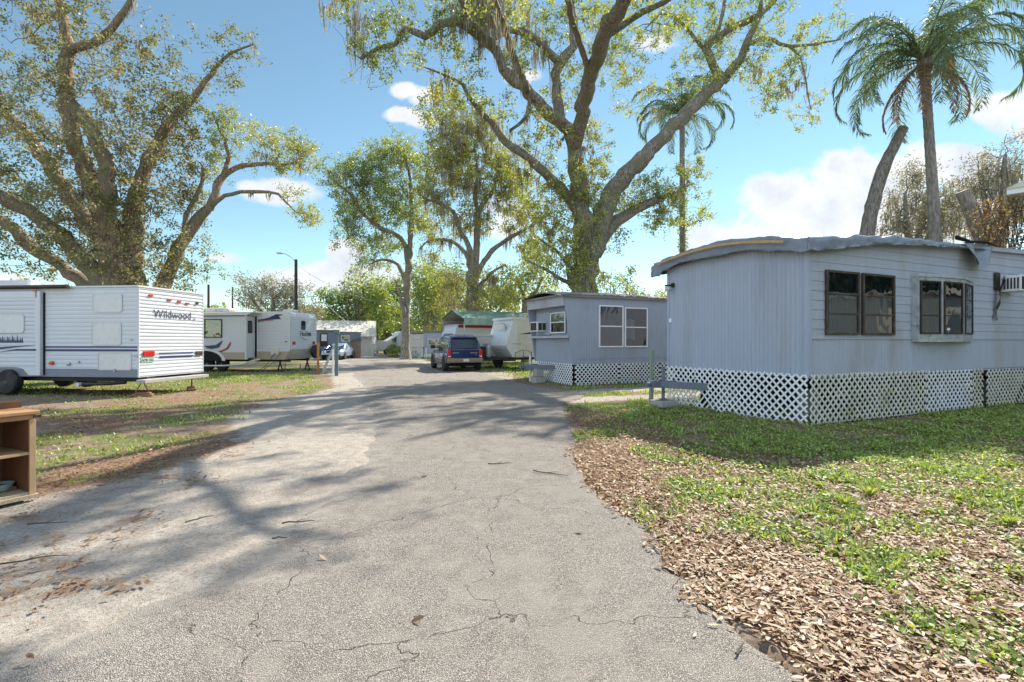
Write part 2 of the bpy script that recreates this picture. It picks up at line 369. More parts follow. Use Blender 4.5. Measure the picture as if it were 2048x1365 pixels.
def mesh_np(name, verts, faces, mats, parent=None, attr=None, smooth=False, matidx=None):
    """verts (N,3), faces (M,k) int arrays of constant k"""
    me = bpy.data.meshes.new(name); n = len(verts); m_, k = faces.shape
    me.vertices.add(n); me.vertices.foreach_set('co', np.ascontiguousarray(verts, dtype=np.float32).ravel())
    me.loops.add(m_ * k); me.loops.foreach_set('vertex_index', np.ascontiguousarray(faces, dtype=np.int32).ravel())
    me.polygons.add(m_); me.polygons.foreach_set('loop_start', np.arange(0, m_ * k, k, dtype=np.int32))
    me.polygons.foreach_set('loop_total', np.full(m_, k, dtype=np.int32))
    if smooth: me.polygons.foreach_set('use_smooth', np.ones(m_, dtype=bool))
    for q in (mats if isinstance(mats, (list, tuple)) else [mats]): me.materials.append(q)
    if matidx is not None: me.polygons.foreach_set('material_index', matidx.astype(np.int32))
    me.update(calc_edges=True)
    for nm, arr in (attr or {}).items():
        a = me.attributes.new(nm, 'FLOAT', 'POINT'); a.data.foreach_set('value', np.ascontiguousarray(arr, dtype=np.float32))
    o = bpy.data.objects.new(name, me); COL.objects.link(o)
    if parent is not None: o.parent = parent
    return o
# ------------------------------------------------------------------ ground and road
RE = np.array([(-12, 2.6), (1.0, 1.75), (2.24, 1.36), (2.65, 1.22), (3.42, 1.10), (4.16, 1.12), (5.06, .85), (6.73, .84), (8.17, 1.05), (10.4, 1.12), (12.5, 1.30), (13.4, 1.75), (14.6, 2.2), (15.3, 1.9),
               (16.6, .95), (18.6, .3), (22.1, -.88), (24.6, -1.6), (27.8, -3.9), (33.9, -6.0), (39, -7.8), (47, -10.5), (60, -17), (80, -30)])
LE = np.array([(-12, -3.4), (1.0, -3.1), (2.95, -2.7), (3.3, -2.3), (5.5, -2.3), (7.75, -2.65), (10.4, -3.4), (13.05, -4.5), (16.6, -5.4), (21.2, -7.2), (26.8, -9.1), (32.5, -11), (39, -14.0), (47, -17), (60, -24), (80, -38)])
LG = np.array([(-12, -8), (2, -7), (4.2, -5.6), (5.06, -4.9), (5.83, -4.35), (6.9, -4.15), (8.4, -4.6), (10, -5.7), (12.5, -6.2), (16.6, -6.0), (22.8, -8.4), (27, -10.5), (34, -13), (39, -15.6), (47, -19), (80, -40)])
redge = lambda y: np.interp(y, RE[:, 0], RE[:, 1]) + (fbm(y * 2.3, y * 0 + 3.3, 4) - .5) * .32
ledge = lambda y: np.interp(y, LE[:, 0], LE[:, 1]) + (fbm(y * 1.7, y * 0 + 9.3, 4) - .5) * .5
lgrass = lambda y: np.interp(y, LG[:, 0], LG[:, 1])
def seg_dist(x, y, a, b):
    ax, ay = a; bx, by = b; dx, dy = bx - ax, by - ay
    t = np.clip(((x - ax) * dx + (y - ay) * dy) / (dx * dx + dy * dy), 0, 1)
    return np.hypot(x - ax - t * dx, y - ay - t * dy)
def drive_mask(x, y):   # worn driveway tracks between the two mobile homes
    wv = (fbm(x * 1.3, y * 1.3, 3) - .5) * .7
    d1 = seg_dist(x, y, (.9, 12.9), (9, 16.0)) + wv; d2 = seg_dist(x, y, (1.2, 14.9), (9, 18.3)) + wv
    return np.maximum(1 - sstep(d1, .35, .75), 1 - sstep(d2, .4, .8))
def home_shade(x, y): return sstep(y + .45 * x, 7.6, 8.8)
def grass_mask(x, y):
    """0..1 share of ground covered by grass / low weeds"""
    n = fbm(x * .9, y * .9, 4); n2 = fbm(x * 2.7 + 9, y * 2.7 + 4, 3)
    a = np.interp(y, [0, 3, 4.8, 7, 10, 12.5, 20], [2.9, 2.2, 1.5, 1.2, 1.1, 1.3, .8])
    e = x - a + (n - .5) * 3.2 + (n2 - .5) * 1.6
    right = sstep(e, -.25, 1.3) * (.5 + .5 * sstep(n2, .3, .6))
    right = np.maximum(right, home_shade(x, y) * sstep(x - redge(y), .3, 1.8) * (.55 + .45 * sstep(n2, .3, .5)))
    right = right * (1 - drive_mask(x, y) * .95) * (.3 + .7 * sstep(fbm(x * 1.7 + 40, y * 1.7 + 3, 3), .34, .5))
    lg = lgrass(y) + (n - .5) * 2.2
    left = sstep(lg - x, 0, .9) * sstep(n + .35 * (n2 - .5), .44, .56) * np.interp(y, [0, 5, 14, 17.5, 22, 60], [.8, .8, .45, 1., 1., .9])
    left = np.where((y > 16.8) & (y < 23.5), np.maximum(left, sstep(lg - x, 0, .8) * sstep(n, .26, .42)), left)
    far = np.where(y > 34, sstep(fbm(x * .25, y * .25, 3), .3, .5), 0)
    g = np.where(x > redge(y), right, np.where(x < ledge(y), np.maximum(left, far * (x < lg)), 0))
    return np.clip(g, 0, 1)
DEBRIS = [(110, 1075, .55), (40, 1110, .5), (250, 1040, .35), (180, 1215, .22), (330, 960, .5), (430, 905, .5), (60, 1180, .4), (20, 1330, .25), (500, 880, .5), (240, 1180, .2), (90, 1020, .4)]
def litter_mask(x, y):
    n = fbm(x * .8 + 30, y * .8 + 11, 4); n2 = fbm(x * 3.1 + 2, y * 3.1 + 7, 3)
    dr = x - redge(y)
    right = sstep(dr + (n2 - .5) * .5, -.12, .22) * np.interp(y, [0, 5, 8, 12, 20, 30], [1, 1, .85, .55, .4, .35]) * (1 - .62 * grass_mask(x, y)) * (1 - .93 * drive_mask(x, y))
    right = right * (1 - .6 * home_shade(x, y) * sstep(dr, .8, 2.5))
    lg = lgrass(y) + (n - .5) * 1.6
    left = sstep(lg - x, -.4, .8) * (.2 + .8 * sstep(n, .42, .6)) * (1 - .5 * grass_mask(x, y)) * np.interp(y, [0, 14, 20, 40], [.85, .7, .35, .25])
    for (px, py, r_) in DEBRIS:
        g = G(px, py); d = np.hypot((x - g.x) * .8, (y - g.y)) + (n2 - .5) * r_ * 1.6; left = np.maximum(left, .6 * (1 - sstep(d, r_ * .1, r_ * 1.1)) * sstep(fbm(x * 9, y * 9, 3), .35, .6))
    return np.clip(np.where(dr > -.15, right, np.where(x < ledge(y) + .6, left, 0)), 0, 1)
def zground(x, y):
    z = -.035 + (fbm(x * .5, y * .5, 3) - .5) * .07 + (fbm(x * 3, y * 3, 2) - .5) * .02
    e = x - ledge(y); zl = -.022 + (fbm(x * 2.2, y * 2.2, 3) - .5) * .035
    z = np.where(e > -1.5, z * (1 - sstep(e, -1.5, -.2)) + zl * sstep(e, -1.5, -.2), z)
    z = np.where((e > .15) & (x < redge(y) - .05) & (y < 80), zl * (1 - sstep(e, .3, 1.2)) - .10 * sstep(e, .3, 1.2), z)
    z = np.where((x > redge(y) - .6) & (x < redge(y)) & (e > 1.2), -.10, z); z = np.where(x >= redge(y), -.035 + (fbm(x * .5, y * .5, 3) - .5) * .07 + (fbm(x * 3, y * 3, 2) - .5) * .02, z)
    far = sstep(np.hypot(x, y), 70, 200)
    return z * (1 - far) - .05 * far

def groundmat():
    m = bpy.data.materials.new('yard_ground'); m.use_nodes = True; t = NT(m.node_tree); t.n.clear()
    tc = t.new('ShaderNodeTexCoord').outputs['Object']
    g = t.attr('grass'); l = t.attr('litter'); s_ = t.attr('sand')
    n0 = t.noise(tc, .7, 5, .6); n1 = t.noise(tc, 6, 5, .65); n2 = t.noise(tc, 38, 4, .7); n3 = t.noise(tc, 160, 3, .7)
    dirt = t.mix(t.range(n1, .3, .7), (.17, .125, .09), (.29, .225, .165))
    sand = t.mix(t.range(n1, .3, .75), (.33, .295, .255), (.46, .42, .37))
    sand = t.mix(t.math('MULTIPLY', t.range(n2, .48, .66), .6), sand, (.15, .125, .10)); sand = t.mix(t.math('MULTIPLY', t.range(n0, .5, .72), .45), sand, (.19, .165, .14))
    grain = t.range(n3, .25, .75, .72, 1.25, False)
    c = t.mix(t.range(t.math('ADD', s_, t.math('MULTIPLY', t.math('SUBTRACT', n1, .5), .7)), .3, .62), dirt, sand)
    lit = t.mix(t.range(n2, .35, .6), (.12, .075, .05), (.31, .205, .135))
    c = t.mix(t.math('MULTIPLY', t.range(t.math('ADD', l, t.math('MULTIPLY', t.math('SUBTRACT', n2, .5), .9)), .25, .6), .8), c, lit)
    gr = t.mix(t.range(n2, .3, .7), (.085, .105, .04), (.20, .235, .075))
    c = t.mix(t.math('MULTIPLY', t.range(t.math('ADD', g, t.math('MULTIPLY', t.math('SUBTRACT', n2, .5), 1.1)), .35, .65), .85), c, gr)
    c = t.mix(1., c, grain, 'MULTIPLY')
    bs = t.new('ShaderNodeBsdfPrincipled'); t.put(bs.inputs['Base Color'], c); bs.inputs['Roughness'].default_value = 1.; bs.inputs['Specular IOR Level'].default_value = .1
    h = t.math('ADD', t.math('MULTIPLY', n2, .7), t.math('MULTIPLY', n3, .3))
    t.put(bs.inputs['Normal'], t.bump(h, .03, .9))
    o = t.new('ShaderNodeOutputMaterial'); t.l.new(bs.outputs[0], o.inputs[0])
    return m
def axis(segs):
    out_ = []
    for a, b, s_ in segs: out_ += list(np.arange(a, b, s_))
    return np.array(out_ + [segs[-1][1]])
xs = axis([(-600, -100, 50), (-100, -34, 4), (-34, -14, .5), (-14, -2, .12), (-2, 8, .09), (8, 16, .3), (16, 40, 2), (40, 100, 6), (100, 600, 50)])
ys = axis([(-300, -20, 40), (-20, 1, 1.0), (1, 12, .09), (12, 24, .16), (24, 50, .5), (50, 110, 3), (110, 1000, 60)])
X, Y = np.meshgrid(xs, ys)
Z = zground(X, Y)
V = np.stack([X.ravel(), Y.ravel(), Z.ravel()], 1)
nx_, ny_ = len(xs), len(ys)
ii = np.arange(nx_ - 1)[None, :] + np.arange(ny_ - 1)[:, None] * nx_
Fc = np.stack([ii, ii + 1, ii + 1 + nx_, ii + nx_], -1).reshape(-1, 4)
gm = grass_mask(X, Y); lm = litter_mask(X, Y)
near_l = sstep(X, ledge(Y) + .4, ledge(Y)) 
sandm = np.where(X < 0, 1 - sstep(lgrass(Y) - X, -.6, .5) * np.interp(Y, [0, 12, 16], [.75, .85, 1.]), 0) * (Y < 60)
sandm = np.maximum(sandm, np.where(X > redge(Y), .35 * (1 - sstep(X - redge(Y), .1, .5)), 0))
sandm = np.maximum(sandm, drive_mask(X, Y) * .9)
ground = mesh_np('ground', V, Fc, groundmat(), attr={'grass': gm.ravel(), 'litter': lm.ravel(), 'sand': sandm.ravel()}, smooth=True)
tag(ground, kind='structure')

def roadmat():
    m = bpy.data.materials.new('worn_asphalt'); m.use_nodes = True; t = NT(m.node_tree); t.n.clear()
    tc = t.new('ShaderNodeTexCoord').outputs['Object']
    ed = t.attr('edge')       # 0 at the left edge .. 1 inside
    n0 = t.noise(tc, .55, 5, .6); n1 = t.noise(tc, 4.5, 5, .65); n2 = t.noise(tc, 60, 3, .7); n3 = t.noise(tc, 14, 5, .7)
    vor = t.new('ShaderNodeTexVoronoi'); t.put(vor.inputs['Vector'], tc); vor.inputs['Scale'].default_value = 150
    stone = t.new('ShaderNodeSeparateColor'); t.put(stone.inputs[0], vor.outputs['Color'])
    base = t.mix(stone.outputs[0], (.26, .236, .21), (.56, .515, .46))
    gap = t.range(vor.outputs['Distance'], .35, .75)
    base = t.mix(t.math('MULTIPLY', gap, .7), base, (.10, .09, .08))
    base = t.mix(t.range(n0, .35, .68), base, t.mix(1., base, (.70, .69, .68), 'MULTIPLY')); pit = t.noise(tc, 95, 2, .5); base = t.mix(t.math('MULTIPLY', t.range(pit, .58, .68), .75), base, (.06, .056, .05))
    # sand dust lies in low places and over the left margin
    dust = t.math('ADD', t.math('SUBTRACT', 1., t.range(ed, 0, 1.6, 0, 1)), t.math('MULTIPLY', t.math('SUBTRACT', n3, .5), 1.5))
    dust = t.math('ADD', dust, t.math('MULTIPLY', t.math('SUBTRACT', n1, .5), 1.5))
    base = t.mix(t.math('MULTIPLY', t.range(dust, .3, .95), .85), base, t.mix(n2, (.34, .305, .265), (.47, .425, .375)))
    pd = t.range(t.math('ADD', n0, t.math('MULTIPLY', n1, .5)), .68, .86)
    base = t.mix(t.math('MULTIPLY', pd, .45), base, (.43, .395, .35))
    # cracks
    wob = t.new('ShaderNodeVectorMath', operation='ADD'); t.put(wob.inputs[0], tc)
    nn = t.new('ShaderNodeTexNoise'); t.put(nn.inputs['Vector'], tc); nn.inputs['Scale'].default_value = 3.; nn.inputs['Detail'].default_value = 5
    sc = t.new('ShaderNodeVectorMath', operation='SCALE'); t.put(sc.inputs[0], nn.outputs['Color']); sc.inputs['Scale'].default_value = .45
    t.put(wob.inputs[1], sc.outputs[0])
    def crack(scale, wd, fac):
        v1 = t.new('ShaderNodeTexVoronoi', feature='DISTANCE_TO_EDGE'); t.put(v1.inputs['Vector'], wob.outputs[0]); v1.inputs['Scale'].default_value = scale
        return t.math('MULTIPLY', t.range(v1.outputs['Distance'], wd, 0), fac)
    c1 = crack(.6, .0035, t.range(n1, .42, .56))
    c2 = crack(3.2, .018, t.math('MULTIPLY', t.range(n0, .5, .62), t.range(ed, 1.6, .3)))
    ck = t.math('MAXIMUM', c1, c2)
    base = t.mix(t.math('MULTIPLY', ck, .7), base, (.09, .078, .065))
    bs = t.new('ShaderNodeBsdfPrincipled'); t.put(bs.inputs['Base Color'], base); bs.inputs['Roughness'].default_value = .93; bs.inputs['Specular IOR Level'].default_value = .2
    h = t.math('SUBTRACT', t.math('ADD', t.math('MULTIPLY', stone.outputs[1], .5), t.math('MULTIPLY', n2, .5)), t.math('ADD', t.math('MULTIPLY', ck, 2.2), t.math('MULTIPLY', gap, .6)))
    t.put(bs.inputs['Normal'], t.bump(h, .010, 1.))
    o = t.new('ShaderNodeOutputMaterial'); t.l.new(bs.outputs[0], o.inputs[0])
    return m
ry = axis([(-12, 1, .5), (1, 14, .05), (14, 30, .2), (30, 79, .8)])
nc = 60; tt = np.linspace(0, 1, nc)
lft, rgt = ledge(ry), redge(ry)
RX = lft[:, None] + (rgt - lft)[:, None] * tt[None]; RY = np.repeat(ry[:, None], nc, 1)
RZ = -.004 + (fbm(RX * .7, RY * .7, 3) - .5) * .03 + (fbm(RX * 5, RY * 5, 2) - .5) * .006
edgev = np.minimum(RX - lft[:, None], 3.)
RZ = RZ - .05 * (1 - sstep(edgev, 0, .9)) - .015 * (tt[None] > .995)
idx = np.arange(nc - 1)[None] + np.arange(len(ry) - 1)[:, None] * nc
RF = np.stack([idx, idx + 1, idx + 1 + nc, idx + nc], -1).reshape(-1, 4)
RV = np.stack([RX.ravel(), RY.ravel(), RZ.ravel()], 1)
# small apron down at the right edge gives the asphalt a real broken rim
b0 = len(RV); apr = np.stack([rgt + .02, ry, np.full_like(ry, -.06)], 1)
RV = np.vstack([RV, apr]); k_ = np.arange(len(ry) - 1)
RF = np.vstack([RF, np.stack([k_ * nc + nc - 1, b0 + k_, b0 + k_ + 1, (k_ + 1) * nc + nc - 1], 1)])
road = mesh_np('road', RV, RF, roadmat(), attr={'edge': np.concatenate([edgev.ravel(), np.full(len(ry), 3.)])}, smooth=True)
tag(road, kind='structure')

# ------------------------------------------------------------------ leaf litter and grass
rng = np.random.RandomState(11)
def scatter(n, x0, x1, y0, y1, fn, power=1.0):
    """random ground points with density falling off away from the camera"""
    x = rng.uniform(x0, x1, n); y = y0 + (y1 - y0) * rng.rand(n) ** power
    k = rng.rand(n) < fn(x, y); return x[k], y[k]
def leaf_quads(x, y, z, L, W, curl=.3, tilt=.24):
    n = len(x); a = rng.uniform(0, 2 * np.pi, n); 
    d = np.stack([np.cos(a), np.sin(a), rng.normal(0, tilt, n)], 1); d /= np.linalg.norm(d, axis=1)[:, None]
    up = np.stack([rng.normal(0, tilt, n), rng.normal(0, tilt, n), np.ones(n)], 1)
    s_ = np.cross(d, up); s_ /= np.linalg.norm(s_, axis=1)[:, None]; nn = np.cross(s_, d)
    c = np.stack([x, y, z], 1); L = L[:, None]; W = W[:, None]; cu = (rng.uniform(-.2, 1, n) * curl)[:, None]
    e = nn * W * cu * .8; sw = d * 0 + s_ * (rng.normal(0, .12, n)[:, None] * L)
    v = np.stack([c - d * L / 2, c - s_ * W * .42 - d * L * .2 + e, c + s_ * W * .42 - d * L * .2 + e, c - s_ * W * .46 + d * L * .14 + e, c + s_ * W * .46 + d * L * .14 + e, c - d * L * .2, c + d * L * .14, c + d * L / 2 + nn * L * cu * .35 + sw * .5], 1)
    b = np.arange(n)[:, None] * 8
    f = np.concatenate([b + np.array(q) for q in ([0, 5, 1], [0, 2, 5], [1, 5, 6], [1, 6, 3], [5, 2, 4], [5, 4, 6], [3, 6, 7], [6, 4, 7])])
    return v.reshape(-1, 3), f
def litter(name, x, y, m, L=(.035, .085), lab=None):
    n = len(x); LL = L[0] + (L[1] - L[0]) * rng.rand(n) ** 1.8; WW = LL * rng.uniform(.28, .46, n)
    onroad = (x > ledge(y)) & (x < redge(y))
    z = np.where(onroad, .012, zground(x, y) + .012 + rng.rand(n) * .035)
    v, f = leaf_quads(x, y, z, LL, WW)
    o = mesh_np(name, v, f, m, attr={'v': np.repeat(np.clip(rng.normal(.5, .3, n) + .5 * (fbm(x * 1.5, y * 1.5, 2) - .5), 0, 1), 8)}); return tag(o, lab, 'leaves', kind='stuff')
x1, y1 = scatter(400000, -.5, 9, 1.6, 12, lambda x, y: litter_mask(x, y) * np.clip(3.2 / y, .25, 1), 1.25)
litter('fallen_leaves', x1, y1, M['litter'], L=(.018, .078), lab='dry tan oak leaves carpeting the ground right of the asphalt')
x2, y2 = scatter(190000, -22, -1.8, 2.4, 26, lambda x, y: np.clip(litter_mask(x, y) * .85 + .12 * grass_mask(x, y), 0, 1) * np.clip(8 / y, .4, 1), 1.2)
x3, y3 = scatter(26000, -8, 6, 12, 30, lambda x, y: litter_mask(x, y) * .6)
litter('fallen_leaves', np.concatenate([x2, x3]), np.concatenate([y2, y3]), M['litter_red'], lab='russet dry leaves among the grass patches left of the road and far along it')
# leaves blown on the asphalt
def rl(x, y):
    inside = (x > ledge(y) + .1) & (x < redge(y) - .02)
    return inside * (.02 + .5 * sstep(fbm(x * .9 + 3, y * .9 + 8, 4), .56, .66) * sstep(y, 8, 13) + .35 * (redge(y) - x < .3) * rng.rand(len(x)))
x4, y4 = scatter(9000, -9, 3, 1.7, 26, rl, 1.0)
litter('fallen_leaves', x4, y4, M['litter_red'], L=(.045, .1), lab='scattered brown leaves lying on the asphalt itself')

def blades(name, x, y, hgt, m, lab, spread=.5, w_=.006):
    n = len(x); a = rng.uniform(0, 2 * np.pi, n); h = hgt
    ln = rng.uniform(.15, spread, n) * h * 1.4
    d = np.stack([np.cos(a), np.sin(a), np.zeros(n)], 1); s_ = np.stack([-np.sin(a), np.cos(a), np.zeros(n)], 1)
    ww = (w_ * (1 + .05 * y))[:, None]
    c = np.stack([x, y, zground(x, y) - .005], 1); H_ = np.zeros((n, 3)); H_[:, 2] = h
    p1 = c + H_ * .55 + d * (ln * .35)[:, None]; p2 = c + H_ * .9 + d * ln[:, None]
    v = np.stack([c - s_ * ww, c + s_ * ww, p1 + s_ * ww * .9, p1 - s_ * ww * .9, p2], 1).reshape(-1, 3)
    b = np.arange(n)[:, None] * 5
    f = np.concatenate([b + np.array([0, 1, 2]), b + np.array([0, 2, 3]), b + np.array([3, 2, 4])])
    o = mesh_np(name, v, f, m, attr={'v': np.repeat(np.clip(rng.normal(.5, .25, n), 0, 1), 5)})
    return tag(o, lab, 'grass', kind='stuff')
def weeds(name, x, y, m, lab, size=(.018, .04)):
    """small broad ground-cover leaves in low mats"""
    n = len(x); LL = rng.uniform(*size, n) * (1 + .04 * y); WW = LL * rng.uniform(.5, .9, n)
    v, f = leaf_quads(x, y, zground(x, y) + .012 + rng.rand(n) * .05, LL, WW, .3, .5)
    o = mesh_np(name, v, f, m, attr={'v': np.repeat(rng.rand(n), 8)}); return tag(o, lab, 'ground cover', kind='stuff')
def gd(x, y): return grass_mask(x, y) ** 1.2 * (.25 + .75 * sstep(fbm(x * 3.3 + 7, y * 3.3 + 1, 3), .38, .55)) * np.clip(4 / y, .3, 1) * sstep(fbm(x * 6, y * 6, 2), .25, .5)
x5, y5 = scatter(480000, .6, 16, 2, 17, gd, 1.1)
blades('grass', x5, y5, rng.uniform(.02, .075, len(x5)) * (.7 + 1.3 * sstep(fbm(x5 * 3.5, y5 * 3.5, 3), .48, .68)), M['grass'], 'patchy green grass on the lawn in front of the large blue grey home')
x6, y6 = scatter(420000, .6, 12, 2, 12, lambda x, y: gd(x, y) * 1.2, 1.1)
weeds('ground_cover', x6, y6, M['grass'], 'low broad leaved weeds mixed with the lawn and dry leaves at right')
x7, y7 = scatter(170000, -26, -1.5, 3.5, 27, lambda x, y: grass_mask(x, y) * np.clip(9 / y, .4, 1) * (.2 + .8 * sstep(fbm(x * 2.6 + 3, y * 2.6 + 9, 3), .42, .58)), .9)
blades('grass', x7, y7, rng.uniform(.02, .075, len(x7)), M['grass'], 'bright grass patches left of the road and in front of the travel trailers', w_=.009)
x8, y8 = scatter(60000, -8, 12, 13, 36, lambda x, y: grass_mask(x, y) * (x > redge(y)) * .8)
blades('grass', x8, y8, rng.uniform(.04, .1, len(x8)), M['grass'], 'grass verge along the far right side of the road by the parked vehicle', w_=.009)

# tall tufts, each a plant of its own
def tuft(px, py, h, lab, n=46, spread=.9):
    p = G(px, py); k = n
    a = rng.uniform(0, 2 * np.pi, k); r_ = rng.rand(k) * h * .35; bx = np.cos(a) * r_; by = np.sin(a) * r_
    verts = []; faces = []
    for i in range(k):
        d = np.array([math.cos(a[i]), math.sin(a[i]), 0]); s_ = np.array([-d[1], d[0], 0]) * .0045
        hh = 1.35 * h * rng.uniform(.5, 1); le = hh * rng.uniform(.2, spread); b = len(verts)
        for j in range(5):
            t_ = j / 4; c = np.array([bx[i], by[i], -.02]) + d * le * t_ ** 2 + np.array([0, 0, hh * (t_ - .28 * t_ ** 3)])
            ww = 1.5 * (1 - t_) ** .6
            verts += [c - s_ * ww, c + s_ * ww]
        faces += [(b + 2 * j, b + 2 * j + 1, b + 2 * j + 3, b + 2 * j + 2) for j in range(4)]
    o = mesh_np('grass_tuft', np.array(verts), np.array(faces), M['grass'], attr={'v': np.repeat(rng.uniform(.55, 1, k), 10)})
    o.location = p; tag(o, lab, 'grass tuft', 'tall grass tufts on the lawn')
for a_ in [(1690, 1010, .14, 'tall bright grass tuft at the front of the sunlit lawn left of its twin', 70), (1742, 992, .15, 'tall bright grass tuft right of its twin on the sunlit lawn', 80),
           (1640, 975, .10, 'short tuft left of the pair of tall grass tufts'), (1915, 1000, .10, 'short sunlit tuft right of the pair of tall tufts', 50),
           (1690, 915, .13, 'spreading arching tuft on the edge of the shadow of the home', 30, 1.6), (1560, 935, .12, 'spreading tuft left of the arching one at the shadow edge', 30, 1.5),
           (1880, 1110, .09, 'small tuft among dry leaves at the lower right of the lawn', 40), (2020, 1050, .13, 'broad tuft by the right edge of the lawn', 70),
           (1960, 960, .12, 'tuft in the sunlit lawn nearest the right edge of shade', 50), (1590, 895, .09, 'small tuft inside the shade of the home', 30),
           (1640, 842, .12, 'weed growing against the foot of the white lattice corner', 26, .8), (1460, 965, .09, 'tiny tuft among leaves beside the shadow tip', 26)]:
    tuft(*a_)

# twigs on the road
def twig(px, py, L, ang, lab, fork=True):
    p = G(px, py); mb = MB(); d = Vector((math.cos(ang), math.sin(ang), 0)); s_ = Vector((-d.y, d.x, 0)); rr = random.Random(int(px))
    pts = [d * (L * (i / 5 - .5)) + s_ * rr.uniform(-.04, .04) * L + Vector((0, 0, .012 + rr.random() * .01)) for i in range(6)]
    mb.tube(pts, [.007, .0065, .006, .005, .004, .002], 5)
    if fork: mb.tube([pts[2], pts[2] + (d + s_ * .7) * L * .25 + Vector((0, 0, .01))], [.004, .0015], 4)
    o = mb.build('twig', M['twig']); o.location = p; tag(o, lab, 'twig', 'fallen twigs on the ground')
for a_ in [(597, 1048, .26, .15, 'forked twig on the sunlit asphalt'), (400, 1042, .22, .8, 'short twig where sand meets the asphalt'), (1100, 950, .45, -.5, 'thin broken stick at the right side of the asphalt'),
           (95, 1050, .28, .3, 'stick on the sand below the wooden cabinet'), (60, 1125, .4, .45, 'long stick at the lower left on the sand'), (560, 1080, .12, .1, 'small dark twig below the forked one', False),
           (850, 955, .1, 1.1, 'tiny curved twig in the middle of the asphalt', False), (1480, 1305, .12, .9, 'thin twig near the bottom edge by the leaves', False), (1000, 930, .3, .2, 'thin stick among leaves at the right rim of the asphalt')]:
    twig(*a_)
# ------------------------------------------------------------------ trees
def catmull(pts, step):
    pts = [np.array(p, float) for p in pts]
    if len(pts) == 2: pts = [pts[0], (pts[0] + pts[1]) / 2, pts[1]]
    q = [2 * pts[0] - pts[1]] + pts + [2 * pts[-1] - pts[-2]]; out_ = []
    for i in range(1, len(q) - 2):
        n = max(1, int(np.linalg.norm(q[i + 1][:3] - q[i][:3]) / step))
        for k in range(n):
            t = k / n
            out_.append(.5 * ((2 * q[i]) + (-q[i - 1] + q[i + 1]) * t + (2 * q[i - 1] - 5 * q[i] + 4 * q[i + 1] - q[i + 2]) * t * t + (-q[i - 1] + 3 * q[i] - 3 * q[i + 1] + q[i + 2]) * t ** 3))
    out_.append(pts[-1]); return out_

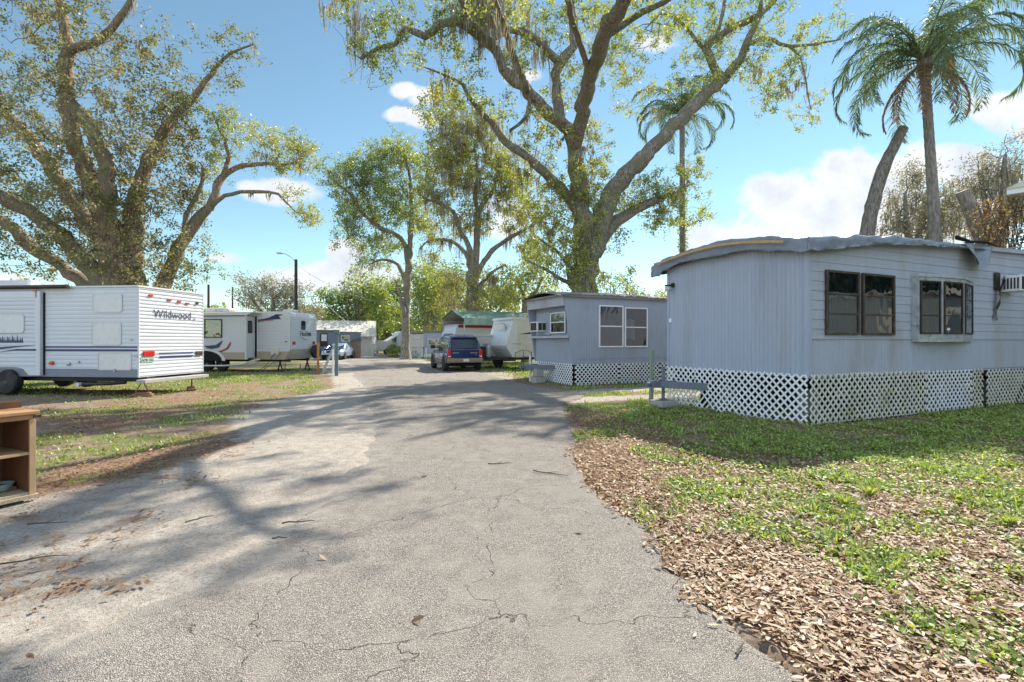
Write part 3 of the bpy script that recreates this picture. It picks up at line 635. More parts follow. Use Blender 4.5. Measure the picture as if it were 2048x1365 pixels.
class Tree:
    def __init__(s, seed, Y):
        s.r = np.random.RandomState(seed); s.Y = Y
        s.pos = np.zeros((90000, 3)); s.par = np.full(90000, -1); s.lim = np.zeros(90000); s.n = 0; s.tw = np.zeros(90000, bool)
        s.tips = []
    def node(s, p, par, lim=0., tw=False):
        i = s.n; s.pos[i] = p; s.par[i] = par; s.lim[i] = lim; s.tw[i] = tw; s.n += 1; return i
    def limb(s, pts, step=.35, jit=.05):
        """pts: (px, py, depth offset, radius m); first point joins the nearest node"""
        q = []
        for (px, py, dy, r_) in pts:
            r_ *= getattr(s, 'k', 1); p = P(px, py, s.Y + dy); q.append((p.x, p.y, p.z, r_))
        c = catmull(q, step); par = -1
        if s.n:
            d = np.linalg.norm(s.pos[:s.n] - c[0][:3], axis=1); par = int(np.argmin(d))
        for k, p in enumerate(c):
            j = s.r.normal(0, jit * max(.3, min(1, p[3] * 3)), 3) if 0 < k < len(c) - 1 else 0
            par = s.node(p[:3] + j, par, max(p[3], .004))
        s.tips.append(par)
    def cluster(s, cl, step=.35, depth=None, ext=None):
        """cl: list of (px, py, rx px, ry px, n tips[, depth offset, depth radius m])"""
        T = []
        for c in cl:
            px, py, rx, ry_, n = c[:5]; dy = c[5] if len(c) > 5 else 0; k = s.Y / F
            rd = c[6] if len(c) > 6 else (depth or (rx + ry_) * .5 * k)
            ce = P(px, py, s.Y + dy); v_ = s.r.normal(size=(n, 3)); v_ /= np.linalg.norm(v_, axis=1)[:, None]
            v_ *= s.r.rand(n, 1) ** .45
            T.append(np.array(ce) + v_ * np.array([rx * k, rd, ry_ * k]))
        T = np.vstack(T)
        d0 = np.array([np.min(np.linalg.norm(s.pos[:s.n] - t, axis=1)) for t in T])
        for t in T[np.argsort(d0)]:
            dv = s.pos[:s.n] - t; d = np.linalg.norm(dv, axis=1) + .25 * np.maximum(dv[:, 2], 0)
            p = int(np.argmin(d)); a = s.pos[p]; L = np.linalg.norm(t - a)
            if L < .05: continue
            n = max(1, int(round(L / step)))
            g = a - s.pos[s.par[p]] if s.par[p] >= 0 else np.array([0, 0, .1]); g = g / (np.linalg.norm(g) + 1e-6)
            m = a + (t - a) * .45 + g * L * .22 + s.r.normal(0, .10, 3) * L
            par = p
            for k in range(1, n + 1):
                u_ = k / n; q = (1 - u_) ** 2 * a + 2 * u_ * (1 - u_) * m + u_ * u_ * t
                if k < n: q = q + s.r.normal(0, .035, 3)
                par = s.node(q, par, 0, True)
            s.tips.append(par)
    def sprays(s, k=3, L=.34):
        """short side twigs round every twig end: leaves sit on these"""
        for i in [j for j in range(s.n) if s.tw[j] and s.r.rand() < .55]:
            g = s.pos[i] - s.pos[s.par[i]]; g = g / (np.linalg.norm(g) + 1e-6)
            for _ in range(s.r.randint(1, k + 1)):
                d = g * .7 + s.r.normal(0, .6, 3); d /= np.linalg.norm(d); l = L * s.r.uniform(.5, 1.2)
                a = s.node(s.pos[i] + d * l * .5, i, 0, True); s.node(s.pos[a] + (d + s.r.normal(0, .3, 3)) * l * .5, a, 0, True)
    def radii(s, tip=.007, ex=2.25):
        n = s.n; acc = np.zeros(n); kids = np.zeros(n, int)
        for i in range(n):
            if s.par[i] >= 0: kids[s.par[i]] += 1
        rad = np.zeros(n)
        for i in range(n - 1, -1, -1):
            r_ = (acc[i] ** (1 / ex)) if kids[i] else tip
            rad[i] = s.lim[i] if s.lim[i] > 0 else max(r_, tip)
            p = s.par[i]
            if p >= 0: acc[p] += (min(rad[i], 9) ** ex)
        s.rad = rad; s.kids = kids
        for i in range(n):     # a child is never thicker than its parent
            p = s.par[i]
            if p >= 0 and s.tw[i]: rad[i] = min(rad[i], rad[p] * .9)
    def wood(s, name, m, parent, minr=0., sides=(9, 6, 4, 3)):
        n = s.n; ch = [[] for _ in range(n)]
        for i in range(n):
            if s.par[i] >= 0: ch[s.par[i]].append(i)
        V = []; Fa = []; b = 0
        starts = [(i, i) for i in range(n) if s.par[i] < 0]
        while starts:
            st, i = starts.pop()
            chain = [st] if st != i else []
            while True:
                chain.append(i); c = ch[i]
                if not c: break
                c = sorted(c, key=lambda k: (-float(s.lim[k] > 0), -s.rad[k]))
                for k in c[1:]: starts.append((i, k))
                i = c[0]
            if s.rad[chain[-1]] < 0 or len(chain) < 2: continue
            p = s.pos[chain]; r_ = s.rad[chain].copy()
            if st != chain[0] or s.par[chain[0]] >= 0 or len(chain) > 1:
                if s.par[chain[0]] >= -1 and chain[0] == st and s.par[st] >= 0: r_[0] = min(r_[0], r_[1] * 1.35)
            rm = r_.max(); ns = sides[0] if rm > .15 else sides[1] if rm > .05 else sides[2] if rm > .02 else sides[3]
            d = np.gradient(p, axis=0); d = d / (np.linalg.norm(d, axis=1)[:, None] + 1e-9)
            ref = np.array([.31, .87, .38]); a = np.cross(d, ref); a /= np.linalg.norm(a, axis=1)[:, None] + 1e-9; bb = np.cross(d, a)
            th = np.arange(ns) * 2 * np.pi / ns; k = len(chain)
            rr = r_[:, None] * (1 + (getattr(s, 'rough', .10) if rm > .1 else 0) * s.r.normal(size=(k, ns)))
            v_ = p[:, None] + (a[:, None] * np.cos(th)[None, :, None] + bb[:, None] * np.sin(th)[None, :, None]) * rr[..., None]
            V.append(v_.reshape(-1, 3)); i0 = np.arange(k - 1)[:, None] * ns; j = np.arange(ns)[None]; j2 = (j + 1) % ns
            Fa.append((np.stack([i0 + j, i0 + j2, i0 + ns + j2, i0 + ns + j], -1) + b).reshape(-1, 4)); b += k * ns
        return mesh_np(name, np.vstack(V), np.vstack(Fa), m, parent, smooth=True)
    def leaves(s, name, m, parent, per, L=(.08, .14), sp=.17, sel=None, droop=.3, wr=.55, maxr=.02, hmax=2):
        h = np.zeros(s.n, int)
        for i in range(s.n - 1, -1, -1):
            p = s.par[i]
            if p >= 0: h[p] = max(h[p], h[i] + 1)
        k = np.where(s.tw[:s.n] & (h <= hmax))[0]
        if sel is not None: k = k[np.asarray(sel(s.pos[k]), bool)]
        if len(k) == 0: return None
        cnt = s.r.poisson(per * s.r.gamma(1.6, 1 / 1.6, len(k))); idx = np.repeat(k, cnt); n = len(idx)
        q = s.par[idx]; t = s.r.rand(n, 1); c = s.pos[idx] * t + s.pos[q] * (1 - t) + s.r.normal(0, sp, (n, 3))
        return leaf_mesh(s.r, name, c, m, parent, L, droop, wr, shade=fbm(c[:, 0] * .9 + c[:, 2] * .7, c[:, 1] * .9 - c[:, 2] * .6, 3))
    def moss(s, name, m, parent, n, ln=(.4, 1.6), sel=None, rr=(.012, .2), strands=11):
        k = np.where((s.rad[:s.n] > rr[0]) & (s.rad[:s.n] < rr[1]))[0]
        if sel is not None: k = k[np.asarray(sel(s.pos[k]), bool)]
        if len(k) == 0: return None
        k = s.r.choice(k, n); return moss_mesh(s.r, name, s.pos[k], m, parent, ln, strands)

def leaf_mesh(r, name, c, m, parent, L=(.08, .14), droop=.3, wr=.55, shade=None):
    n = len(c); d = r.normal(size=(n, 3)); d[:, 2] -= droop; d /= np.linalg.norm(d, axis=1)[:, None]
    nn = r.normal(size=(n, 3)); nn[:, 2] += .4; s_ = np.cross(d, nn); s_ /= np.linalg.norm(s_, axis=1)[:, None]
    LL = r.uniform(*L, n)[:, None]; W = LL * wr * .5
    v = np.stack([c, c + d * LL * .5 + s_ * W, c + d * LL, c + d * LL * .5 - s_ * W], 1).reshape(-1, 3)
    f = np.arange(n)[:, None] * 4 + np.arange(4)
    a = r.rand(n) if shade is None else np.clip(.5 + (shade - .5) * 1.5 + r.normal(0, .2, n), 0, 1)
    return mesh_np(name, v, f, m, parent, attr={'v': np.repeat(a, 4)})
def moss_mesh(r, name, c0, m, parent, ln, strands=11):
    nb = len(c0); idx = np.repeat(np.arange(nb), strands); n = len(idx)
    BL = r.uniform(ln[0], ln[1], nb) * r.uniform(.5, 1, nb)
    L = (BL[idx] * r.uniform(.35, 1, n)); c = c0[idx] + r.normal(0, .09, (n, 3)) * (.6 + BL[idx])[:, None] * np.array([1, 1, .5])
    a = r.uniform(0, np.pi, n); s_ = np.stack([np.cos(a), np.sin(a), 0 * a], 1); W = r.uniform(.012, .035, n)
    K = 6; vs = []
    ph = r.uniform(0, 6, n); tgt = c0[idx] * np.array([1, 1, 0]) + c * np.array([0, 0, 1])
    for k in range(K):
        t = k / (K - 1); q = c * (1 - .55 * t) + tgt * .55 * t; q = q.copy(); q[:, 2] = c[:, 2] - L * t
        q[:, 0] += np.sin(ph + t * 5) * .02; w_ = (W * (1 - t) ** .7 * (1 + .4 * np.sin(ph * 3 + k * 2)))[:, None]
        vs += [q - s_ * w_, q + s_ * w_]
    v = np.stack(vs, 1).reshape(-1, 3); b = np.arange(n)[:, None] * 2 * K
    f = np.concatenate([b + np.array([2 * k, 2 * k + 1, 2 * k + 3, 2 * k + 2]) for k in range(K - 1)])
    return tag(mesh_np(name, v, f, m, parent, attr={'v': np.repeat(r.rand(n), 2 * K)}), kind='stuff')
def rootof(name, label, px, Y, group=None, cat='tree'):
    # parts are built in world space; the empty stays at the world origin height of the trunk foot
    return thing(name, label, cat, (0, 0, 0), 0, group)

# ---- A: the big olive laurel oak behind the first travel trailer
t = Tree(3, 20.0); t.k = .84
t.limb([(250, 770, 0, 1.15), (250, 700, 0, 1.0), (245, 640, 0, .95), (245, 590, 0, .8)])
t.limb([(235, 600, 0, .6), (225, 520, -.3, .5), (215, 420, -.8, .38), (212, 340, -1, .34), (195, 290, -1.2, .30), (165, 235, -1.4, .26), (148, 212, -1.5, .24)])
t.limb([(262, 600, .2, .6), (262, 500, .4, .5), (268, 410, .6, .36), (300, 320, .8, .28), (345, 240, 1, .2), (380, 205, 1.1, .16), (422, 150, 1.1, .12), (462, 108, 1.2, .07), (506, 90, 1.2, .04)])
t.limb([(225, 590, 0, .5), (150, 500, -.5, .36), (80, 440, -1, .32), (0, 392, -1.5, .3), (-110, 340, -2, .25)])
t.limb([(215, 600, .3, .45), (140, 548, .3, .3), (60, 492, .3, .27), (0, 440, .3, .25), (-90, 400, .3, .2)])
t.limb([(250, 520, .2, .5), (195, 400, 0, .4), (150, 280, -.4, .32), (130, 160, -.7, .30), (136, 95, -.9, .25), (122, 20, -1, .2), (112, -70, -1, .16)])
t.limb([(140, 100, -.9, .2), (165, 95, -1, .18), (205, 78, -1, .17), (240, 40, -1.1, .15), (265, 0, -1.2, .12), (290, -70, -1.3, .1)])
t.limb([(235, 540, 0, .4), (110, 350, .8, .3), (35, 250, 1.2, .25), (-50, 170, 1.4, .2)])
t.limb([(290, 620, .3, .42), (322, 570, 1., .35), (350, 515, 1.2, .32), (382, 457, 1.4, .28), (418, 418, 1.4, .22)])
t.limb([(418, 418, 1.4, .13), (450, 392, 1.3, .10), (500, 385, 1.2, .085), (555, 388, 1.1, .07), (575, 408, 1.1, .05), (592, 425, 1.1, .035)])
t.limb([(418, 418, 1.4, .22), (442, 360, 1.6, .18), (470, 336, 1.7, .14), (520, 328, 1.8, .10), (570, 330, 1.9, .06), (600, 325, 2, .045)])
t.limb([(442, 360, 1.6, .13), (458, 315, 1.6, .1), (440, 262, 1.7, .07), (425, 225, 1.8, .05)])
t.limb([(368, 480, 1.2, .16), (372, 430, 1.4, .12), (400, 380, 1.5, .10), (405, 330, 1.6, .06)])
r8 = 1.0
t.cluster([(60, 60, 100, 90, 120, -.5), (200, 60, 90, 80, 110, -1), (60, 200, 110, 90, 150, -.5), (190, 190, 90, 80, 120, -1), (290, 130, 60, 70, 60, 0), (300, 230, 70, 60, 90, 0),
           (250, 310, 80, 70, 130, -1), (120, 320, 90, 70, 150, -1), (30, 360, 80, 70, 100, -1), (200, 420, 90, 60, 150, -1), (300, 400, 80, 70, 130, 0), (110, 480, 90, 50, 120, -.5),
           (220, 510, 90, 50, 150, -1), (320, 500, 60, 60, 90, .5), (300, 550, 90, 28, 70, 0), (20, 480, 50, 40, 40), (60, 540, 60, 25, 30), (-60, 250, 70, 200, 120)], depth=2.8)
t.cluster([(390, 190, 70, 60, 55, 1), (450, 120, 60, 50, 26, 1.1), (500, 100, 45, 35, 12, 1.2), (380, 260, 60, 50, 50, 1), (400, 480, 40, 40, 20, .8), (420, 540, 40, 22, 14, .6), (370, 330, 50, 40, 40, 1), (340, 100, 40, 60, 22, .5), (460, 70, 40, 30, 8, 1)], depth=1.4)
t.cluster([(470, 255, 55, 40, 70, 1.8), (540, 285, 60, 35, 80, 2), (600, 300, 38, 40, 75, 2), (560, 330, 60, 25, 45, 1.9), (430, 320, 50, 50, 60, 1.6), (380, 390, 40, 50, 45, 1.6), (610, 428, 28, 22, 50, 1.1), (580, 385, 25, 25, 14, 1.1), (330, 290, 50, 50, 55, 1.8), (350, 200, 60, 50, 35, 2)], depth=1.0)
t.sprays(3, .36); t.radii(.004, 2.4)
root = rootof('oak_tree', 'huge olive brown oak with many leaning stems rising behind the white trailer at far left', 250, 20)
t.wood('trunk', M['bark_red'], root)
kk = F / 1.0
def inlime(p):   # the airy yellow-green outer crown at right of this tree
    px = 1024 + F * p[:, 0] / p[:, 1]; py = 683 - F * (p[:, 2] - EYE) / p[:, 1]
    return (px > 412) & (py > 215) | (px > 560)
t.leaves('crown', M['leaf_olive'], root, 6.8, (.08, .15), .10, sel=lambda p: np.logical_not(inlime(p)), droop=.2, hmax=1)
tw = t.leaves('crown', M['leaf_lime'], root, 9, (.07, .12), .09, sel=inlime, hmax=1)
tw['label'] = 'airy yellow green outer crown'
t.moss('spanish_moss', M['moss'], root, 90, (.3, 1.1), sel=lambda p: (p[:, 2] > 7))

# ---- B: the large live oak behind the middle mobile home
t = Tree(5, 24.0)
t.limb([(1166, 748, 0, .95), (1166, 690, 0, .78), (1166, 600, 0, .68), (1168, 540, 0, .66), (1176, 490, 0, .68)])
t.limb([(1172, 500, 0, .55), (1164, 440, -.2, .48), (1155, 360, -.5, .42), (1150, 305, -.7, .38), (1143, 265, -.8, .36)])
t.limb([(1143, 262, -.8, .33), (1100, 231, -1.2, .29), (1060, 188, -1.8, .27), (1010, 141, -2.4, .24), (986, 97, -2.9, .21), (936, 56, -3.6, .18), (901, 44, -4, .17), (878, 50, -4.2, .15), (851, 73, -4.4, .14), (831, 64, -4.6, .12), (807, 56, -4.8, .11), (790, 88, -5, .09), (758, 97, -5.2, .07), (722, 118, -5.4, .045)])
t.limb([(1120, 240, -1, .25), (1113, 171, -1, .22), (1120, 126, -1.1, .22), (1147, 92, -1.2, .2), (1143, 17, -1.2, .17), (1145, -70, -1.2, .14), (1120, -260, -4.5, .12)])
t.limb([(1120, 126, -1.1, .2), (1085, 92, -1.6, .18), (1044, 65, -2.2, .15), (1020, 60, -2.5, .13), (1000, 72, -2.8, .11), (960, 95, -3.3, .08)])
t.limb([(1149, 300, -.7, .33), (1165, 225, -2.3, .33), (1180, 150, -4.3, .30), (1205, 80, -6.3, .27), (1247, 0, -8.8, .23), (1300, -110, -10.8, .2), (1377, -260, -12.8, .15), (1450, -420, -14.2, .08)])
t.limb([(1180, 510, 0, .5), (1200, 440, .3, .5), (1225, 385, .5, .46), (1252, 350, .6, .43), (1290, 310, .7, .38), (1330, 272, .8, .35), (1370, 232, .9, .33), (1418, 182, 1, .31), (1450, 155, 1, .31)])
t.limb([(1445, 158, 1, .26), (1425, 128, 1, .21), (1412, 100, 1, .19), (1428, 80, 1.1, .18), (1470, 55, 1.2, .16), (1530, 22, 1.4, .14), (1580, -40, 1.6, .1)])
t.limb([(1452, 152, 1, .24), (1482, 118, 1, .2), (1495, 85, 1, .18), (1515, 40, 1, .12), (1530, -30, 1, .09)])
t.limb([(1492, 92, 1, .11), (1530, 78, 1, .1), (1575, 92, 1, .085), (1620, 90, 1, .07), (1680, 80, 1, .045)])
t.limb([(1575, 92, 1, .06), (1600, 115, 1, .05), (1610, 155, 1, .04), (1618, 200, 1, .03)])
t.limb([(1415, 112, 1, .1), (1385, 70, .9, .09), (1350, 35, .8, .07), (1320, 30, .7, .05), (1290, 60, .7, .035)])
t.limb([(1430, 80, 1, .1), (1445, 30, 1, .09), (1455, -40, 1, .07)])
t.limb([(1192, 500, .2, .42), (1212, 468, .6, .36), (1245, 438, 1, .29), (1285, 412, 1.3, .23), (1312, 402, 1.4, .18), (1350, 385, 1.6, .08)])
t.limb([(1160, 430, -.2, .26), (1120, 375, -.8, .23), (1077, 337, -1.3, .21), (1045, 308, -1.7, .19), (1012, 285, -2, .17), (986, 249, -2.3, .15), (963, 226, -2.6, .11), (936, 193, -2.9, .09), (925, 170, -3, .08), (892, 152, -3.3, .06), (863, 140, -3.5, .04)])
t.limb([(1060, 190, -1.8, .1), (1052, 235, -1.8, .09), (1020, 262, -2, .06)])
t.limb([(1160, 560, 0, .14), (1120, 510, -.6, .08), (1080, 480, -1, .05)]); t.limb([(1150, 575, -.3, .12), (1090, 540, -1, .06), (1050, 520, -1.4, .04)])
t.limb([(1175, 560, -.2, .1), (1185, 500, -1, .06), (1180, 440, -1.5, .04)])
t.cluster([(1230, 70, 60, 70, 75, .8), (1180, 30, 60, 50, 60, -.5), (1090, 50, 60, 60, 70, -1.3), (1000, 30, 60, 50, 60, -2.6), (940, 50, 60, 60, 50, -3.5), (860, 30, 60, 50, 50, -4.2), (770, 50, 50, 55, 45, -5), (700, 30, 45, 40, 26, -5.4),
           (735, 120, 50, 40, 40, -5.3), (880, 120, 60, 40, 38, -3.6), (925, 185, 50, 40, 45, -3), (870, 200, 40, 40, 28, -3.3), (1040, 110, 50, 40, 40, -2), (1130, 170, 45, 60, 55, -1), (1240, 140, 45, 50, 45, .5), (1270, 200, 40, 40, 25, .5),
           (1290, 90, 40, 60, 30, .9), (1340, 40, 60, 40, 60, .8), (1400, 80, 50, 50, 60, 1), (1470, 50, 60, 50, 75, 1.1), (1540, 30, 50, 45, 45, 1.2), (1600, 80, 50, 50, 35, 1), (1650, 50, 40, 50, 16, 1), (1500, 120, 50, 50, 70, 1), (1560, 150, 45, 50, 40, 1),
           (1530, 205, 35, 30, 26, 1), (1620, 220, 28, 40, 20, 1), (1430, 150, 50, 40, 45, 1), (1375, 160, 40, 50, 26, .9), (1080, 270, 50, 45, 50, -1.4), (1010, 240, 50, 40, 30, -2.2), (1190, 280, 35, 50, 30, 0), (1040, 340, 40, 30, 26, -1.6)], depth=1.5)
t.limb([(1205, 80, -6.3, .12), (1262, 40, -7.2, .11), (1330, 5, -8, .09), (1400, -40, -8.6, .07), (1470, -60, -9, .04)])
t.limb([(1060, 188, -1.8, .14), (1030, 120, -4.5, .13), (1000, 30, -7.5, .11), (960, -60, -9.5, .09), (900, -140, -11, .05)])
t.limb([(1180, 150, -4.3, .12), (1150, 60, -7, .11), (1120, -40, -9.2, .09), (1060, -160, -11, .05)])
t.cluster([(1290, 10, 70, 40, 40, -7.6, 1.2), (1380, -50, 70, 50, 40, -8.6, 1.3), (1130, -40, 60, 50, 36, -9, 1.3), (980, -50, 70, 60, 40, -9.3, 1.4), (880, -150, 70, 60, 30, -11, 1.3), (1060, -160, 60, 50, 26, -11, 1.2)])
t.cluster([(1230, -160, 90, 90, 45, -9, 1.6), (1370, -330, 120, 120, 50, -12, 1.6), (1100, -250, 120, 110, 40, -9, 1.8), (1300, -520, 160, 110, 34, -13.5, 1.5), (950, -160, 110, 70, 40, -5, 1.8)])
t.limb([(990, 97, -2.9, .14), (930, 20, -5.5, .11), (900, -80, -7, .09), (860, -200, -8, .06)])
t.cluster([(1120, 370, 60, 60, 90, -.8), (1180, 360, 50, 60, 60, -.6), (1095, 440, 60, 55, 85, -1), (1150, 480, 55, 60, 110, -1.2), (1100, 520, 60, 50, 80, -1), (1190, 420, 50, 50, 60, .2), (1165, 545, 40, 50, 55, -1.3), (1290, 375, 45, 30, 50, 1), (1340, 395, 45, 40, 80, 1.4),
           (1320, 440, 50, 30, 55, 1.4), (1385, 350, 40, 45, 40, 1.4), (1250, 410, 40, 30, 40, 1), (1400, 420, 30, 40, 20, 1.4), (1230, 480, 30, 40, 18, .5), (1240, 560, 45, 30, 14, .5), (1055, 400, 30, 40, 26, -1.3)], depth=1.4)
t.sprays(3, .40); t.radii(.004, 2.4)
root = rootof('oak_tree', 'large spreading live oak with forked limbs behind the middle blue mobile home', 1166, 24)
t.wood('trunk', M['bark'], root)
xr = lambda p: 1024 + F * p[:, 0] / p[:, 1]
yr_ = lambda p: 683 - F * (p[:, 2] - EYE) / p[:, 1]
t.leaves('crown', M['leaf_lime'], root, 9, (.08, .15), .10, hmax=1)
mo = t.moss('spanish_moss', M['moss'], root, 80, (.5, 2.2), sel=lambda p: (xr(p) < 1110) & (yr_(p) < 170), strands=10)
t.moss('spanish_moss', M['moss'], root, 170, (.3, 1.2), sel=lambda p: (xr(p) > 940) & (yr_(p) > 120))
moss_mesh(t.r, 'spanish_moss', np.array([P(px, py, 24 + d) for (px, py, d) in [(672, 0, -5.5), (706, -5, -5.5), (712, 30, -5.4), (716, 60, -5.4), (650, 5, -5.5)] + [(905 + i * 8, 10 + (i % 3) * 14, -3.8) for i in range(12)] + [(930 + i * 9, -12, -3.6) for i in range(9)]]), M['moss'], root, (1.0, 2.9), 20)

# ---- J: mossy oak farther back
t = Tree(8, 38.0); t.k = .58
t.limb([(945, 725, 0, 1.1), (946, 660, 0, .95), (946, 600, 0, .85), (947, 557, 0, .75), (942, 520, 0, .6)])
t.limb([(950, 540, 0, .5), (953, 500, 0, .45), (955, 453, 0, .42), (957, 425, 0, .4), (975, 395, .5, .28), (991, 370, 1, .2), (1000, 330, 1, .12)])
t.limb([(957, 430, 0, .3), (950, 390, -.3, .24), (955, 350, -.5, .2), (950, 300, -.6, .12)])
t.limb([(946, 540, 0, .4), (938, 497, -.4, .34), (920, 460, -.8, .3), (905, 424, -1.2, .24), (884, 411, -1.6, .18), (852, 398, -2, .1)])
t.limb([(942, 530, 0, .36), (931, 508, .5, .3), (918, 492, 1, .25), (891, 480, 1.5, .2), (859, 482, 2, .14), (838, 500, 2.2, .09)])
t.limb([(952, 560, 0, .4), (965, 530, .5, .36), (985, 503, 1, .34), (1010, 482, 1.2, .3), (1040, 466, 1.5, .22), (1072, 447, 1.8, .14), (1100, 430, 2, .1)])
t.limb([(955, 575, 0, .25), (985, 545, -1, .2), (1010, 530, -1.6, .12)])
t.cluster([(895, 250, 45, 60, 110, -1), (930, 290, 50, 60, 120), (880, 320, 45, 50, 90, -1), (965, 250, 40, 50, 60), (1005, 320, 45, 50, 80, 1), (935, 360, 50, 40, 80), (1020, 390, 45, 45, 70, 1.4), (875, 390, 40, 40, 60, -1.6), (970, 430, 45, 40, 40, .5),
           (1040, 440, 45, 35, 60, 1.6), (900, 450, 50, 35, 40, 0), (860, 460, 40, 40, 30, 1.8), (990, 560, 40, 40, 40, -1), (925, 560, 45, 40, 40, -1), (1060, 500, 40, 40, 50, 1), (870, 545, 40, 50, 30, 1), (900, 330, 60, 60, 90, .5), (980, 350, 60, 60, 90, -.5), (930, 430, 60, 35, 50), (1040, 360, 40, 60, 60, 1), (1000, 600, 50, 30, 30, -1), (900, 600, 50, 30, 40, 1.5)], depth=2.8, step=.5)
t.sprays(2, .6); t.radii(.007, 2.4)
root = rootof('oak_tree', 'mossy oak with yellowish crown standing behind the green roofed carport', 945, 38)
t.wood('trunk', M['bark'], root)
t.leaves('crown', M['leaf_yellow'], root, 11, (.13, .22), .18, hmax=1)
t.moss('spanish_moss', M['moss'], root, 520, (.6, 2.4), strands=13)

# ---- I: slim-trunked oak by the road
t = Tree(9, 42.0)
t.limb([(811, 722, 0, .62), (812, 705, 0, .40), (811, 640, 0, .34), (815, 565, 0, .3), (818, 525, 0, .28)])
t.limb([(817, 530, 0, .24), (811, 498, 0, .22), (800, 476, -.5, .2), (762, 457, -1, .17), (728, 431, -1.5, .14), (707, 397, -2, .11), (688, 379, -2.3, .08), (662, 357, -2.5, .05)])
t.limb([(818, 525, 0, .25), (822, 466, 0, .22), (823, 405, .2, .18), (820, 357, .4, .12), (812, 320, .5, .07)])
t.limb([(810, 560, 0, .2), (795, 530, .8, .16), (765, 520, 1, .1), (740, 530, 1.2, .05)])
t.limb([(812, 650, 0, .1), (806, 620, -.5, .2), (800, 590, -.6, .12), (790, 560, -.6, .05)])
t.cluster([(690, 355, 38, 35, 75, -2.3), (725, 340, 40, 35, 75, -1.8), (770, 310, 40, 30, 80), (805, 300, 35, 30, 80), (830, 330, 30, 40, 60), (750, 380, 45, 35, 95, -1), (795, 375, 40, 35, 85), (715, 420, 40, 30, 75, -1.6), (760, 430, 45, 35, 85),
           (820, 430, 35, 35, 55), (700, 470, 32, 30, 55, -1), (735, 495, 35, 30, 55, .5), (780, 480, 40, 30, 50), (720, 540, 22, 28, 30, 1), (850, 400, 25, 30, 30), (845, 450, 20, 20, 16), (665, 345, 22, 20, 22, -2.4), (740, 330, 50, 35, 70, -1), (790, 400, 50, 45, 80, .5), (690, 420, 30, 40, 50, -1.5), (760, 520, 30, 25, 30, .5)], depth=2.4, step=.5)
t.sprays(2, .6); t.radii(.007, 2.4)
root = rootof('oak_tree', 'tall slim oak with straight trunk at the bend of the road', 811, 42)
t.wood('trunk', M['bark'], root)
t.leaves('crown', M['leaf_green'], root, 11, (.13, .22), .18, hmax=1)
t.moss('spanish_moss', M['moss'], root, 170, (.5, 1.7))

# ---- generic trees farther off
def plain_tree(name, label, px, Y, base_r, fork_py, cl, leaf, per, seed, L=(.2, .32), bark='bark', group='trees in the background', mossn=0, depth=2.5, tip=.012, forks=None, sp=.35):
    t = Tree(seed, Y); r_ = random.Random(seed)
    gy = 683 + F * EYE / Y
    t.limb([(px, gy + 3, 0, base_r * 1.4), (px + 1, gy - (gy - fork_py) * .3, 0, base_r), (px, fork_py, 0, base_r * .8)], step=.6)
    for (fx, fy) in (forks or []):
        mx, my = (px + fx) / 2 + r_.uniform(-6, 6), (fork_py + fy) / 2 + 6
        dy = r_.uniform(-2, 2)
        t.limb([(px, fork_py, 0, base_r * .55), (mx, my, dy * .5, base_r * .42), (fx, fy, dy, base_r * .2)], step=.6)
    t.cluster(cl, step=.6, depth=depth)
    t.radii(tip)
    root = rootof(name, label, px, Y, group)
    t.wood('trunk', M[bark], root, sides=(7, 5, 3, 3))
    t.leaves('crown', M[leaf], root, per * 2.6, (L[0] * 1.05, L[1] * 1.05), sp * 1.2, maxr=.03)
    if mossn: t.moss('spanish_moss', M['moss'], root, mossn, (.6, 2.4), strands=9)
    return root
plain_tree('oak_tree', 'bare looking grey mossy oak beyond the second trailer and lamp post', 545, 62, .5, 640, [(500, 590, 30, 30, 80), (545, 580, 40, 32, 120), (590, 595, 38, 30, 100), (625, 625, 22, 18, 40), (560, 620, 60, 20, 100), (480, 560, 16, 12, 20)], 'leaf_grey', 9, 21, (.18, .3), 'bark_grey', mossn=180, forks=[(500, 585), (545, 575), (595, 590)])
plain_tree('oak_tree', 'small green tree peeking over the roof of the second trailer', 430, 70, .3, 650, [(430, 625, 22, 14, 60)], 'leaf_lime', 10, 22)
plain_tree('oak_tree', 'leafy green oak behind the white roofed house', 700, 58, .45, 650, [(680, 605, 30, 25, 80), (715, 590, 35, 35, 120), (750, 580, 35, 35, 110), (700, 640, 50, 25, 130), (760, 630, 45, 35, 150), (660, 590, 16, 12, 20)], 'leaf_green', 10, 23, (.22, .34), forks=[(690, 600), (720, 585), (755, 590)], mossn=40)
plain_tree('oak_tree', 'olive oak filling the gap left of the slim trunk at the road end', 775, 66, .45, 655, [(770, 610, 45, 40, 150), (790, 650, 40, 30, 110), (750, 660, 35, 25, 70), (800, 580, 30, 30, 70)], 'leaf_far', 11, 24, (.24, .38), forks=[(760, 610), (795, 600)], mossn=60)
plain_tree('oak_tree', 'oak with a long low leaning limb right of the slim trunk', 853, 58, .35, 640, [(850, 600, 35, 35, 110), (880, 620, 35, 30, 100), (840, 640, 28, 25, 60), (900, 580, 30, 30, 60), (860, 550, 25, 25, 40)], 'leaf_lime', 10, 25, (.22, .34), forks=[(835, 560), (905, 600), (860, 560)], mossn=70, bark='bark_grey')
plain_tree('oak_tree', 'shaded oak deep behind the carport left side', 905, 70, .45, 640, [(900, 620, 45, 35, 120), (880, 570, 35, 30, 60), (930, 630, 40, 30, 90)], 'leaf_far', 11, 26, (.26, .4), mossn=60, forks=[(890, 600), (920, 600)])
